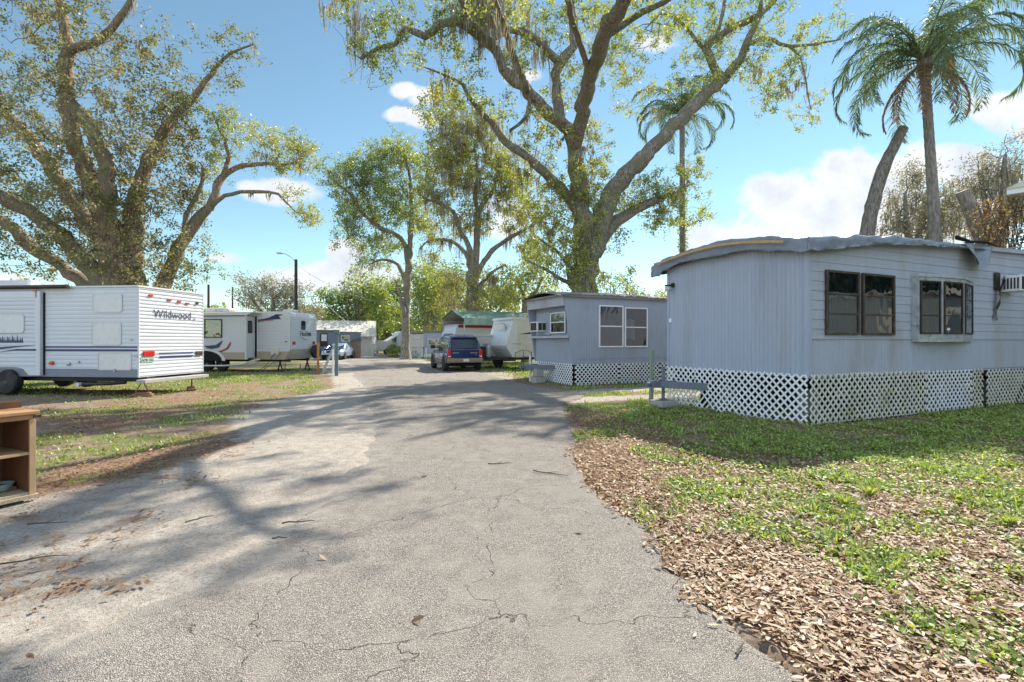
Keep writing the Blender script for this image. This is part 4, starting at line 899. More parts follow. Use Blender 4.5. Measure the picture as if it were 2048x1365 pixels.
plain_tree('oak_tree', 'bright green young oak behind the left end of the middle mobile home', 1050, 36, .25, 600, [(1050, 560, 45, 35, 110), (1090, 590, 45, 35, 110), (1020, 590, 30, 25, 50), (1070, 525, 35, 25, 60), (1000, 600, 20, 25, 26)], 'leaf_lime', 9, 27, (.14, .22), forks=[(1035, 560), (1085, 555)], depth=1.8, sp=.25)
plain_tree('oak_tree', 'sparse twiggy tree right of the large trunk above the middle home roof', 1235, 34, .12, 640, [(1235, 570, 40, 25, 60), (1270, 590, 35, 18, 40), (1210, 590, 25, 20, 30)], 'leaf_far', 5, 28, (.12, .2), forks=[(1220, 570), (1255, 565)], depth=1.5, sp=.2)
plain_tree('oak_tree', 'yellowish treetop in the gap between the two mobile homes', 1326, 60, .3, 640, [(1326, 598, 16, 16, 50)], 'leaf_yellow', 9, 29)
plain_tree('oak_tree', 'distant oak beyond the white cargo trailer', 770, 95, .5, 670, [(765, 665, 40, 22, 110), (800, 660, 40, 28, 120), (740, 650, 30, 30, 90)], 'leaf_lime', 12, 30, (.3, .5), forks=[(760, 665), (790, 660)], depth=4)
plain_tree('oak_tree', 'distant oak far left of the road end behind the houses', 640, 90, .4, 670, [(640, 640, 30, 22, 90), (610, 655, 40, 20, 90)], 'leaf_far', 12, 31, (.3, .5), depth=4)
plain_tree('oak_tree', 'green oak whose crown fills the gap under the arching mossy limbs', 870, 52, .3, 640, [(870, 590, 45, 40, 120), (840, 560, 30, 35, 60), (910, 560, 40, 35, 80), (860, 640, 45, 22, 70)], 'leaf_green', 10, 35, (.2, .32), forks=[(850, 580), (895, 570)], mossn=60)
plain_tree('oak_tree', 'low olive tree between the slim trunk and the white roofed house', 752, 64, .25, 660, [(740, 620, 32, 20, 60), (775, 640, 30, 25, 70), (750, 600, 35, 25, 60)], 'leaf_far', 10, 36, (.18, .3), forks=[(740, 625), (768, 630)])
plain_tree('oak_tree', 'shady oak right behind the carport ridge', 985, 46, .3, 640, [(985, 590, 40, 30, 80), (1020, 600, 30, 25, 60), (960, 620, 30, 20, 50)], 'leaf_green', 9, 37, (.18, .28), forks=[(975, 590), (1010, 595)], mossn=50)
# right side: grey mossy oaks behind the palm
plain_tree('oak_tree', 'grey mossy oak behind the tall palm trunk', 1830, 30, .4, 520, [(1810, 400, 40, 50, 120), (1850, 430, 50, 50, 130), (1790, 450, 30, 35, 60), (1835, 350, 25, 35, 50), (1900, 400, 45, 45, 110), (1880, 460, 60, 30, 90)], 'leaf_grey', 10, 32, (.09, .16), 'bark_grey', forks=[(1810, 390), (1855, 380), (1895, 400)], depth=1.6, sp=.22, mossn=90, tip=.014, group='grey mossy oaks at right')
plain_tree('oak_tree', 'grey mossy oak with bare dark branch tips at the right edge', 1990, 27, .4, 520, [(1960, 380, 45, 40, 130), (2010, 350, 40, 40, 90), (2020, 290, 35, 25, 26), (1985, 330, 40, 35, 50), (1950, 440, 50, 40, 120), (2050, 400, 50, 60, 120)], 'leaf_grey', 8, 33, (.08, .14), 'bark_grey', forks=[(1960, 350), (2010, 310), (2040, 330)], depth=1.6, sp=.2, mossn=80, tip=.014, group='grey mossy oaks at right')

# far-off wood across the view plus unseen trees added at right, one mass
rw = np.random.RandomState(77); c = []
for k in range(230):
    az = rw.uniform(-62, 62); dd = rw.uniform(105, 150); hh = rw.uniform(5, 9.5) * (1 if abs(az + 8) > 7 else .9)
    ce = np.array([math.sin(R(az)) * dd, math.cos(R(az)) * dd, hh * .5]); m_ = 330
    q = rw.normal(size=(m_, 3)); q /= np.linalg.norm(q, axis=1)[:, None]; c.append(ce + q * (rw.rand(m_, 1) ** .4) * np.array([4.5, 4, hh * .55]))
c = np.vstack(c)
for k in range(30):  # unseen trees added at right to darken what the windows reflect
    az = rw.uniform(68, 125); dd = rw.uniform(33, 44); hh = rw.uniform(9, 14); ce = np.array([math.sin(R(az)) * dd, math.cos(R(az)) * dd, hh * .5]); q = rw.normal(size=(420, 3)); q /= np.linalg.norm(q, axis=1)[:, None]
    c = np.vstack([c, ce + q * (rw.rand(420, 1) ** .4) * np.array([3.6, 3.6, hh * .55])])
wood_o = leaf_mesh(rw, 'treeline', c, M['leaf_far'], None, (.7, 1.3), .2, .7, shade=fbm(c[:, 0] * .15, c[:, 2] * .3, 3))
tag(wood_o, 'continuous far woodland closing the view behind all houses, with unseen trees added at right to darken window reflections', 'woodland', kind='stuff')

# ---- palms
def palm(label, px, Y, base_py, crown, r0, r1, nf, fl, seed, dead=0, fruit=False, lean=0, fr_mat='frond'):
    r_ = np.random.RandomState(seed); root = rootof('palm_tree', label, px, Y, 'queen palms')
    g = G(px, 683 + F * EYE / Y); top = P(crown[0], crown[1], Y); b_ = Vector((P(base_py[0], base_py[1], Y).x, Y, 0)); foot = Vector((b_.x + (b_.x - top.x) * .15, Y, 0))
    pth = catmull([(*foot, r0 * 1.15), (*(b_.lerp(top, .3) * 1.0), r0), (*b_.lerp(top, .7), r1), (*top, r1 * .95)], .06)
    mb = MB(); rr = [p[3] * (1.0 + (.05 if (k // 2) % 3 == 0 else 0)) for k, p in enumerate(pth)]
    mb.tube([p[:3] for p in pth], rr, 14); mb.build('trunk', M['palm_bark'], root, smooth=True)
    V = []; W_ = []
    def frond(az, el, L, m, droop, nm):
        vs = []; fs = []; d = Vector((math.cos(az), math.sin(az), 0)); p = Vector(top) + Vector((0, 0, .1)); e = el; K = 34; pts = []
        for k in range(K + 1):
            pts.append(p.copy()); e -= droop * (.4 + 1.5 * k / K) / K; p = p + (d * math.cos(e) + Vector((0, 0, 1)) * math.sin(e)) * L / K
        mb_r = MB(); mb_r.tube([tuple(q) for q in pts[::3]], [max(.006, .034 * (1 - k / len(pts[::3]))) for k in range(len(pts[::3]))], 4)
        side = d.cross(Vector((0, 0, 1))).normalized()
        vals = []
        for k in range(4, K + 1):
            t_ = k / K; tg = (pts[min(k + 1, K)] - pts[max(k - 1, 0)]).normalized()
            for sgn in (-1, 1):
                for rep in range(3):
                    ll = .62 * L / 3.6 * math.sin((.16 + .78 * t_) * math.pi) ** .5 * r_.uniform(.7, 1.1) * (1 if t_ < .93 else .6)
                    dirv = (side * sgn * r_.uniform(.6, 1.) + tg * r_.uniform(.45, .95) + Vector((0, 0, r_.uniform(-.75, .25)))).normalized()
                    a0 = pts[k] + tg * (rep / 3 * L / K); mid = a0 + dirv * ll * .5; end = mid + (dirv + Vector((0, 0, -.75))).normalized() * ll * .5
                    wv = dirv.cross(Vector((r_.normal(), r_.normal(), 1))).normalized() * .017
                    b = len(vs); vs += [a0 - wv * .5, a0 + wv * .5, mid + wv, mid - wv, end, end + wv * .1]; fs += [(b, b + 1, b + 2, b + 3), (b + 3, b + 2, b + 5, b + 4)]; vals += [r_.rand()] * 6
        b = len(vs); vs += mb_r.v; vals += [.95] * len(mb_r.v)
        fs += [tuple(i + b for i in f) for f in mb_r.f if len(f) == 4]
        mesh_np(nm, np.array([tuple(q) for q in vs]), np.array(fs), m, root, attr={'v': np.array(vals)})
    for k in range(nf):
        az = k * 2.399 + r_.uniform(-.2, .2); el = R(78 - 62 * (k / nf) ** 1.0) + r_.uniform(-.1, .1)
        frond(az, el, fl * r_.uniform(.85, 1.1), M[fr_mat], 1.75 + 1.1 * (k / nf), 'frond')
    for k in range(dead):
        frond(R(150 + 40 * k), R(-35), fl * .62, M['frond_dead'], 1.1, 'dead_frond')
    if fruit:
        mb = MB(); o0 = Vector(top) + Vector((.38, -.45, -.05)); rr_ = random.Random(4)
        for k in range(34):
            e_ = o0 + Vector((rr_.uniform(-.12, .3), rr_.uniform(-.15, .15), -rr_.uniform(.25, .85)))
            mb.tube([o0, (o0 + e_) / 2 + Vector((.06, 0, .08)), e_], [.012, .022, .012], 5)
        mb.build('fruit_cluster', M['fruit'], root)
        mb = MB(); a = Vector(top) + Vector((.2, -.4, .15)); mb.tube([a, a + Vector((.25, 0, .1)), a + Vector((.5, 0, -.15)), a + Vector((.62, 0, -.42))], [.03, .09, .07, .01], 6); mb.build('spathe', mat('spathe', (.28, .12, .08), .6), root)
    mb = MB(); mb.lathe([(r1 * 1.0, -.5), (r1 * 1.35, -.2), (r1 * 1.5, .15), (r1 * 1.0, .5), (.02, .8)], 'z', top, 12); mb.build('crownshaft', M['palm_bark'], root, smooth=True)
palm('tall queen palm with orange fruit rising behind the large blue grey home', 1875, 19, (1890, 500), (1849, 130), .235, .165, 30, 4.7, 41, dead=5, fruit=True)
palm('thin vine wrapped queen palm seen through the limbs of the large oak', 1366, 29, (1366, 560), (1364, 235), .19, .15, 22, 3.8, 42)
# green vines wrapped round the thin palm trunk
pr = np.random.RandomState(5); n = 1500; z = pr.uniform(2, 10.8, n); a = pr.uniform(0, 6.28, n); rad_ = .2 + pr.rand(n) * .08
pp = P(1366, 560, 29)
vn = leaf_mesh(pr, 'climbing_vine', np.stack([pp.x + np.cos(a) * rad_, 29 + np.sin(a) * rad_, z], 1), M['leaf_lime'], None, (.1, .17)); tag(vn, 'green vine leaves climbing the thin palm trunk', 'vine')

# ---- cut trunks
def stump(label, pts, Y, m, seed):
    t = Tree(seed, Y); t.rough = .035; t.limb(pts, step=.25, jit=.006); t.r = np.random.RandomState(seed)
    t.rad = t.lim[:t.n].copy(); t.kids = np.zeros(t.n)
    root = rootof('cut_tree', label, pts[0][0], Y, 'lopped trunks without crowns')
    t.wood('trunk', M[m], root, sides=(14, 8, 6, 4))
    p = Vector(t.pos[t.n - 1]); q = Vector(t.pos[t.n - 3]); d = (p - q).normalized(); rr_ = t.rad[t.n - 1]
    a = d.cross(Vector((0, 1, 0))).normalized(); b = d.cross(a)
    mb = MB(); mb.add([p + (a * math.cos(k * .45) + b * math.sin(k * .45)) * rr_ * .98 + d * .02 for k in range(14)], [list(range(14))]); mb.build('cut_face', M['wood_grey'], root)
    return root
stump('grey lopped trunk leaning right, left of the tall palm', [(1715, 765, 0, .32), (1722, 600, 0, .30), (1733, 480, 0, .27), (1748, 400, 0, .25), (1768, 335, 0, .23), (1790, 290, 0, .20), (1806, 258, 0, .19)], 20, 'bark_grey', 51)
stump('pale lopped trunk wrapped in dead vines right of the tall palm', [(2010, 765, 0, .36), (1995, 600, 0, .33), (1972, 490, 0, .31), (1950, 440, 0, .27), (1925, 384, 0, .23)], 20, 'palm_bark', 52)
# ------------------------------------------------------------------ mobile homes
HR = math.atan2(.41, .911)          # both homes share this heading
def lattice(mb, u0, u1, z0, z1, pitch=.135, w_=.034, y=0., th=.012, seed=0, dip=0.):
    """diagonal lattice panel in plane y, facing -y; two crossing layers"""
    rl_ = random.Random(int(abs(u0) * 977 + abs(u1) * 131 + z0 * 7))
    for layer, sg in ((0, 1), (1, -1)):
        ya = y - th * layer; yb = ya - th + .001
        H_ = z1 - z0; k = u0 - (H_ if sg > 0 else 0) - pitch
        while k < u1 + H_ + pitch:
            k += rl_.uniform(-.004, .004); a = (k, z0 - rl_.random() * .015); b = (k + sg * H_, z1 + rl_.uniform(-.012, .008))
            if rl_.random() < .012: k += pitch; continue
            pts = []
            # clip to the rectangle
            (xa, za), (xb, zb) = a, b
            t0, t1 = 0., 1.; dx = xb - xa
            for lim, s_ in ((u0 + w_ * .4, 1), (u1 - w_ * .4, -1)):
                da = (xa - lim) * s_; db = (xb - lim) * s_
                if da < 0 and db < 0: t0 = 2
                elif da < 0: t0 = max(t0, da / (da - db))
                elif db < 0: t1 = min(t1, da / (da - db))
            if t0 < t1 and (t1 - t0) * H_ > .02:
                p0 = (xa + dx * t0, za + H_ * t0); p1 = (xa + dx * t1, za + H_ * t1)
                mb.bar((p0[0], (ya + yb) / 2, p0[1]), (p1[0], (ya + yb) / 2, p1[1]), w_, th, up=(0, 1, 0))
            k += pitch
    return mb
def rot_lattice(name, m, parent, origin, ang, L, z0, z1, **kw):
    mb = MB(); mb.M = Matrix.Translation(origin) @ Matrix.Rotation(ang, 4, 'Z'); lattice(mb, 0, L, z0, z1, **kw); return mb.build(name, m, parent)

def sash_window(parent, u0, u1, z0, z1, y, mframe, back, bars=(.5,), fw=.04, proud=.03, name='window', Mx=None, backs=None, scr=False):
    """window facing -y with frame (window), glass pane, blind or curtain behind"""
    mb = MB(); mb.M = Mx
    for (a, b, c, d) in ((u0, u1, z0, z0 + fw), (u0, u1, z1 - fw, z1), (u0, u0 + fw, z0 + fw, z1 - fw), (u1 - fw, u1, z0 + fw, z1 - fw)):
        mb.box(a, b, y - proud, y + .005, c, d)
    for t in bars:
        zz = z0 + (z1 - z0) * t; mb.box(u0 + fw, u1 - fw, y - proud * .8, y + .004, zz - fw * .4, zz + fw * .4)
    f = mb.build(name, mframe, parent, bevel=.004)
    mb = MB(); mb.M = Mx; mb.add([(u0 + fw, y - proud * .45, z0 + fw), (u1 - fw, y - proud * .45, z0 + fw), (u1 - fw, y - proud * .45, z1 - fw), (u0 + fw, y - proud * .45, z1 - fw)], [(0, 1, 2, 3)])
    g = mb.build('pane', M['glass'], f)
    if backs is None: backs = [(0, 1, back)]
    for (t0, t1, bm) in backs:
        mb = MB(); mb.M = Mx; za = z0 + fw * .5 + (z1 - z0 - fw) * t0; zb = z0 + fw * .5 + (z1 - z0 - fw) * t1
        if bm in ('blind', 'curtain_reflection_pale'):
            nz = max(4, int((zb - za) / .03)) if bm == 'blind' else 1
            if bm == 'blind':
                for i in range(nz):
                    q = za + (zb - za) * i / nz; mb.add([(u0 + fw, y - .004, q), (u1 - fw, y - .004, q), (u1 - fw, y - .011, q + .022), (u0 + fw, y - .011, q + .022)], [(0, 1, 2, 3)])
            else:
                n = 40; mb.sheet([(u0 + fw + (u1 - u0 - 2 * fw) * i / n, .003 + .004 * math.sin(i * 1.7)) for i in range(n + 1)], [(za, 0), (zb, 0)]); mb.v = [p + Vector((0, 0, 0)) for p in mb.v]
                for p in mb.v: pass
                mb2 = MB(); mb2.M = (Mx or Matrix()) @ Matrix.Translation((0, y - .002, 0)); mb2.sheet([(u0 + fw + (u1 - u0 - 2 * fw) * i / n, .003 + .004 * math.sin(i * 1.7)) for i in range(n + 1)], [(za, 0), (zb, 0)]); mb = mb2
        else: mb.add([(u0 + fw, y - .003, za), (u1 - fw, y - .003, za), (u1 - fw, y - .003, zb), (u0 + fw, y - .003, zb)], [(0, 1, 2, 3)])
        mb.build({'blind': 'blind', 'curtain_reflection_pale': 'curtain_reflection', 'curtain_reflection_dark': 'curtain_reflection', 'dark': 'interior', 'pane_dark': 'interior'}.get(bm, 'curtain_reflection'), M[bm], f)
    return f

# ======== large blue grey home, right
W1 = 3.70; L1 = 15.5
ztop = lambda s_: 3.32 + .58 * (1 - math.exp(-max(s_, 0) / 4.2))
h1 = thing('mobile_home', 'large blue grey mobile home with tarp covered roof and white lattice skirt at right', 'mobile home', (5.504, 9.15, 0), HR)
Tend = Matrix.Rotation(R(-90), 4, 'Z') @ Matrix.Translation((-W1, 0, 0))   # local frame of the end wall: u from far corner to near corner, facing -x
arch = lambda v_: 3.32 + .13 * (v_ / W1) + .15 * math.sin(math.pi * max(0, min(1, v_ / W1)))
# side wall: ribbed below 1.6, lap siding above
mb = MB(); us = [(L1 * i / 40, 0) for i in range(41)]
mb.sheet(ribs_v(.05, L1, .052, .008), [(.9, 0), (1.6, 0)]); mb.sheet([(.05 + (L1 - .05) * i / 60, 0) for i in range(61)], laps(1.6, 4.0, .18, .012), top=ztop)
mb.box(.05, L1, -.024, -.0, 1.585, 1.615)
mb.build('side_wall', M['pale_siding'], h1)
mb = MB(); mb.M = Tend; mb.sheet(ribs_v(.0, W1 - .06, .098, .017, .5), [(.86, 0), (1.4, 0), (2.2, 0), (3.0, 0), (3.7, 0)], top=lambda u_: arch(W1 - u_))
for i in range(9):
    for zz in (1.15, 1.75, 2.35, 2.95): 
        uu = .35 + i * .392; mb.box(uu, uu + .014, -.024, -.015, zz, zz + .014)
mb.build('end_wall', M['blue_siding'], h1)
mb = MB(); mb.box(-.035, .06, -.03, .0, .86, 3.34); mb.box(-.035, .0, -.0, .07, .86, 3.34); mb.build('corner_trim', M['blue_siding'], h1); mb = MB(); mb.box(-.03, .02, W1 - .05, W1 + .03, .86, 3.44)
mb.build('corner_trim', M['blue_siding'], h1)
mb = MB(); mb.prism([(.02, .85), (L1, .85)] + [(L1 * (1 - i / 12), ztop(L1 * (1 - i / 12)) - .02) for i in range(13)], .01, W1, 'xz'); mb.build('body_shell', M['blue_siding'], h1)
mb = MB(); mb.grid(lambda a, b: Vector((-.12 + (L1 + .2) * a, -.1 + (W1 + .25) * b, ztop(-.1 + (L1 + .2) * a) + .02 + .14 * math.sin(math.pi * min(1, max(0, b))))), 30, 10)
mb.box(-.1, L1, -.105, -.06, 0, 0); 
mb.build('roof', M['roof_grey'], h1)
mb = MB()
for i in range(30):
    a, b = L1 * i / 30, L1 * (i + 1) / 30; mb.bar((a, -.06, ztop(a) - .03), (b, -.06, ztop(b) - .03), .07, .10)
mb.build('eave_trim', M['pale_siding'], h1)
# windows
dkb = [(0, .62, 'blind'), (.62, 1, 'curtain_reflection_dark')]
for (a, b) in ((.45, 1.45), (1.555, 2.62)):
    sash_window(h1, a, b, 1.67, 2.90, -.02, M['bronze'], None, bars=(.33, .64), fw=.045, proud=.045, backs=[(0, .62, 'curtain_reflection_pale'), (.62, 1, 'curtain_reflection_dark')] if a < 1 else [(0, .64, 'curtain_reflection_pale'), (.64, 1, 'curtain_reflection_dark')])  # pale and navy backings stand in for reflections in these panes
# bow window
bow = [(3.28, .0), (3.28, -.13), (3.95, -.24), (4.75, -.27), (5.72, -.02)]
zb0, zb1 = 1.58, 2.93
mb = MB(); mb.prism([(x, y) for x, y in bow] , zb0 - .05, zb0 + .03, 'xy')
fr = mb.build('bay_window', M['alu_worn'], h1); mb = MB(); mb.prism([(x + (.0 if i else -.03), y - (.03 if i else 0)) for i, (x, y) in enumerate(bow)], zb1 - .02, zb1 + .05, 'xy'); mb.build('cornice', M['alu_worn'], fr)
def face(p, q, inset, parent, nm):
    d = Vector((q[0] - p[0], q[1] - p[1], 0)); L = d.length; ang = math.atan2(d.y, d.x)
    Mx = Matrix.Translation((p[0], p[1], 0)) @ Matrix.Rotation(ang, 4, 'Z')
    mbx = MB(); mbx.M = Mx; mbx.box(0, L, -.006, .012, zb0 + .03, zb0 + .12); mbx.box(0, L, -.006, .012, zb1 - .1, zb1 - .02); mbx.box(0, inset, -.006, .012, zb0 + .12, zb1 - .1); mbx.box(L - inset, L, -.006, .012, zb0 + .12, zb1 - .1)
    mbx.build('panel', M['alu_worn'], parent)
    if L > .3: 
        f = sash_window(parent, inset, L - inset, zb0 + .12, zb1 - .1, -.005, M['dark_metal'], 'dark', bars=(.35, .68), fw=.035, proud=.03, name='casement', Mx=Mx, backs=[(0, .68, 'curtain_reflection_pale'), (.68, 1, 'curtain_reflection_dark')])  # backing bands again paint reflections behind the bow glass
        for ch in list(f.children): ch.parent = parent
        f.name = 'casement'
face(bow[1], bow[2], .05, fr, 'l'); face(bow[2], bow[3], .06, fr, 'm'); face(bow[3], bow[4], .09, fr, 'r')
mb = MB(); mb.box(3.27, 3.285, -.13, 0, zb0, zb1); mb.build('side_panel', M['alu_worn'], fr)
mb = MB(); mb.box(4.1, 4.2, -.275, -.262, zb0 + .2, zb0 + .25); mb.build('sticker', M['white_paint'], fr)
# skirt lattice panels: bright white on the end, weathered along the side
for (v0, v1) in ((.0, .95), (.93, 1.9), (1.88, W1 + .05)):
    mb = MB(); mb.M = Matrix.Rotation(R(-90), 4, 'Z') @ Matrix.Translation((-W1, -.05 - (.012 if v0 > 1 else .004 if v0 > .5 else 0), 0)); lattice(mb, v0, v1, -.02 , .93, .162, .036); mb.build('lattice_panel', M['white_plastic'], h1)
sp = [(-.045, 1.9, 'yellow_plastic', -.02, .93), (1.88, 3.75, 'yellow_plastic', -.02, .92), (3.73, 5.62, 'white_plastic', .0, .90), (5.60, 6.1, 'yellow_plastic', .0, .90), (6.25, 8.1, 'yellow_plastic', .0, .87), (8.08, 10.0, 'white_plastic', .0, .87), (9.98, 12, 'yellow_plastic', 0, .87)]
for i, (a, b, m_, z0, z1) in enumerate(sp):
    mb = MB(); lattice(mb, a, b, z0, z1, .162, .036, y=-.05 - .004 * (i % 2)); mb.build('lattice_panel', M[m_], h1)
mb = MB(); mb.box(.15, L1, 1.2, W1 - .05, .55, .84); mb.box(.0, .18, .05, W1, .80, .87); mb.box(.1, L1, .05, .12, .72, .86); mb.box(.6, L1, W1 - .5, W1 - .46, 0, .6); mb.box(1.6, 1.64, .5, W1 - .4, 0, .6); mb.build('chassis', M['dark'], h1)  # chassis plus added dark boards that imitate the shade behind the lattice
for x_ in (1.0, 3.4, 5.8, 8.2, 10.6):
    for y_ in (.7, 2.7):
        mb = MB()
        for k in range(3): mb.box(x_ - .2, x_ + .2, y_ - .1, y_ + .1, k * .198 - .05, k * .198 + .146)
        mb.build('pier', M['concrete'], h1)
# wall lamp by the far edge
mb = MB(); mb.M = Matrix.Translation((-.02, 3.52, 2.95)); mb.lathe([(.06, 0), (.06, .03), (.02, .04)], 'x', (-.03, 0, 0), 14); mb.tube([(-.03, 0, 0), (-.12, 0, .0), (-.16, 0, -.02)], .015, 8); mb.lathe([(.075, .0), (.075, -.03), (.02, -.05)][::-1], 'z', (-.17, 0, 0.0), 14)
wl = mb.build('wall_lamp', M['dark_metal'], h1, smooth=False)
mb = MB(); mb.lathe([(.055, -.03), (.075, -.09), (.055, -.15), (.01, -.17)], 'z', (-.19, 3.52, 2.95), 14); mb.build('lamp_shade', mat('clear_lamp_glass', (.55, .56, .56), .15, var=.05), wl, smooth=True)
mb = MB(); mb.box(-.045, -.02, W1 - .14, W1 - .06, 2.02, 2.12); mb.build('outlet_box', M['white_paint'], h1)
# hitch tongue, jack and block
mb = MB(); mb.bar((-.02, 1.35, .50), (-.80, .52, .52), .08, .16); mb.bar((-.02, .28, .50), (-.80, .44, .52), .08, .13); mb.box(-1.0, -.72, .38, .60, .46, .60); mb.lathe([(.05, -1.12), (.05, -.98)], 'x', (0, .49, .53), 12)
hm = MB(); hm.v = []; 
def flipy(mbx):   # tongue is described from the far corner
    mbx.v = [Vector((p.x, W1 - p.y, p.z)) for p in mbx.v]; mbx.f = [list(reversed(f)) for f in mbx.f]; return mbx
tg = flipy(mb).build('hitch_tongue', M['tongue'], h1, bevel=.008)
mb = MB(); mb.tube([(-.62, .50, .16), (-.62, .50, .92)], .04, 10); mb.tube([(-.62, .5, .92), (-.62, .42, .98), (-.60, .40, 1.02)], .012, 6); mb.lathe([(.09, .15), (.09, .17)], 'z', (-.62, .5, 0), 12); flipy(mb).build('jack', M['tongue'], tg)
mb = MB(); mb.box(-.85, -.35, .28, .72, -.03, .13); flipy(mb).build('concrete_block', M['concrete'], h1, bevel=.02)

# window air conditioner with torn duct tape, hanging from the side wall
ac = thing('air_conditioner', 'white window air conditioner with torn dark foil at far right of the large home', 'air conditioner', h1.matrix_world @ Vector((0, 0, 0)) + Vector((5.504, 9.15, 0)), HR)
mb = MB(); mb.box(6.95, 7.55, -.42, -.03, 2.74, 3.12); mb.build('casing', M['white_paint'], ac, bevel=.012)
mb = MB()
for i in range(14): mb.box(6.98 + i * .04, 7.00 + i * .04, -.432, -.415, 2.78, 3.08)
for i in range(5): mb.box(6.942, 6.955, -.38 + i * .06, -.35 + i * .06, 2.80, 3.06)
mb.build('grille', M['dark_metal'], ac)
mb = MB(); rr_ = random.Random(3); mb.grid(lambda a, b: Vector((6.84 - .22 * b + .12 * a + .03 * math.sin(9 * b + a * 3), -.07 - .10 * math.sin(b * 3 + 1) * (1 - a) - .02 * math.sin(14 * b), 3.10 - 1.02 * b + .05 * math.sin(6 * a))), 6, 18)
mb.build('foil_flap', mat('torn_foil', (.12, .12, .13), .25, .6, var=.5, scale=9, bump=.02, bscale=14), ac, smooth=True)
mb = MB(); mb.box(6.70, 6.955, -.045, -.028, 2.78, 3.2); mb.build('filler_panel', M['dark_metal'], ac)

# grey tarp over the roof front, nailed with a batten
tp = thing('tarp', 'wrinkled grey tarp draped over the front roof of the large home', 'tarp', (5.504, 9.15, 0), HR)
def tarp_pt(a, b):
    # a along the home (with a front drop), b across (near drop, roof, far drop)
    s_ = -1.0 + 7.1 * a; q = -1. + 6.2 * b
    dropx = max(0, -.22 - s_) ; x = max(s_, -.22)
    dropy = 0; y = q
    if q < -.2: dropy = -.2 - q; y = -.2
    if q > W1 + .35: dropy = q - W1 - .35; y = W1 + .35
    vv = max(0, min(1, y / W1)); hang = (.26 + .02 * math.sin(s_ * 2.3)) * max(.3, 1 - max(s_, 0) / 6.5) if q < 0 else .2
    if s_ > 4.2: hang *= max(.1, 1 - (s_ - 4.2) * .6)
    dy = min(dropy, hang); dx = min(dropx, .27)
    n = float(fbm(np.array([s_ * 1.6 + 5]), np.array([q * 1.6 + 3]), 4)[0]) - .5; n2 = float(fbm(np.array([s_ * 6]), np.array([q * 6]), 2)[0]) - .5
    z = ztop(max(x, 0)) + .13 * vv + .19 * math.sin(math.pi * vv) + .15 * max(.25, 1 - max(x, 0) / 6.5) + n * .11 - max(dy, dx) - .05 * max(0, x - 3.6)
    if vv >= 1: z -= .10
    return Vector((x - n2 * .05 * (dropx > 0) + .05 * dx - (.03 if dropx > 0 else 0), y + (n2 * .07 + .05 * dy) * (dropy > 0) - (.0), z + n2 * .03))
mb = MB(); mb.grid(tarp_pt, 110, 90); mb.build('tarp_sheet', M['tarp'], tp, smooth=True)
mb = MB(); pts = []
for i in range(13):
    v_ = .12 + (W1 + .05) * i / 12; p = tarp_pt(.06, (v_ + 1) / 6.2); pts.append(Vector((-.285, v_, ztop(0) + .13 * min(1, v_ / W1) + .19 * math.sin(math.pi * min(1, v_ / W1)) + .115 - (.10 if v_ > W1 else 0))))
pts = [Vector((-.345, .25 + 3.6 * i / 12, 0)) for i in range(13)]
for p in pts: p.z = 3.32 + .13 * p.y / W1 + .19 * math.sin(math.pi * min(1, p.y / W1)) + .045
for a, b in zip(pts[:-1], pts[1:]): mb.bar(a, b, .022, .05)
mb.build('batten', M['batten'], tp)
mb = MB(); mb.grid(lambda a, b: Vector((5.05 + 1.25 * a * (1 - b * .45) + .28 * b, -.14 - .12 * b - .05 * math.sin(a * 9 + b * 2), ztop(5.2) + .04 - .62 * b * (1 - .7 * abs(a - .38)) + .03 * math.sin(a * 5))), 14, 10); mb.build('loose_flap', M['tarp'], tp, smooth=True)
mb = MB(); mb.tube([(4.7, -.18, ztop(4.7) + .13), (5.2, -.2, ztop(5.2) + .06), (5.9, -.19, ztop(5.9) + .08), (6.6, -.17, ztop(6.6) + .0)], [.05, .03, .035, .01], 7); mb.build('rolled_edge', M['dark'], tp)
for k, (s_, dz) in enumerate([(.5, -.06), (1.5, -.03), (3.2, .02)]):
    mb = MB(); mb.lathe([(.012, -.003), (.024, -.004), (.024, .003), (.012, .004)], 'y', (s_, -.225, ztop(s_) + dz), 12); mb.build('grommet', M['steel'], tp)

# ======== middle home
W2 = 3.05; L2 = 12.5
h2 = thing('mobile_home', 'smaller blue mobile home with slanted front, recessed window and lattice skirt in the middle', 'mobile home', (2.18, 17.35, 0), HR)
RK = .40                                     # how far the nose leans out at the top
zt2 = 3.16
lean = lambda z: -RK * (z - .70) / (zt2 - .70)
mb = MB(); us = ribs_v(0.0, L2, .11, .008, .45)
vs = []
mb.sheet([(u_, d) for u_, d in us if u_ > .45] , [(.92, 0), (2.72, 0)])
mb.add([(lean(.70), 0, .70), (.46, 0, .70), (.46, 0, zt2), (lean(zt2), 0, zt2)], [(0, 1, 2, 3)])
mb.box(.46, L2, -.012, .0, .70, .92); mb.box(.46, L2, -.012, .0, 2.72, zt2); mb.box(.3, L2, -.022, -.0, .91, .935)
mb.build('side_wall', M['blue_siding2'], h2)
mb = MB(); mb.prism([(.30, .69), (L2, .69), (L2, zt2 - .01), (.30, zt2 - .01)], .004, W2, 'xz'); mb.build('body_shell', M['blue_siding2'], h2)
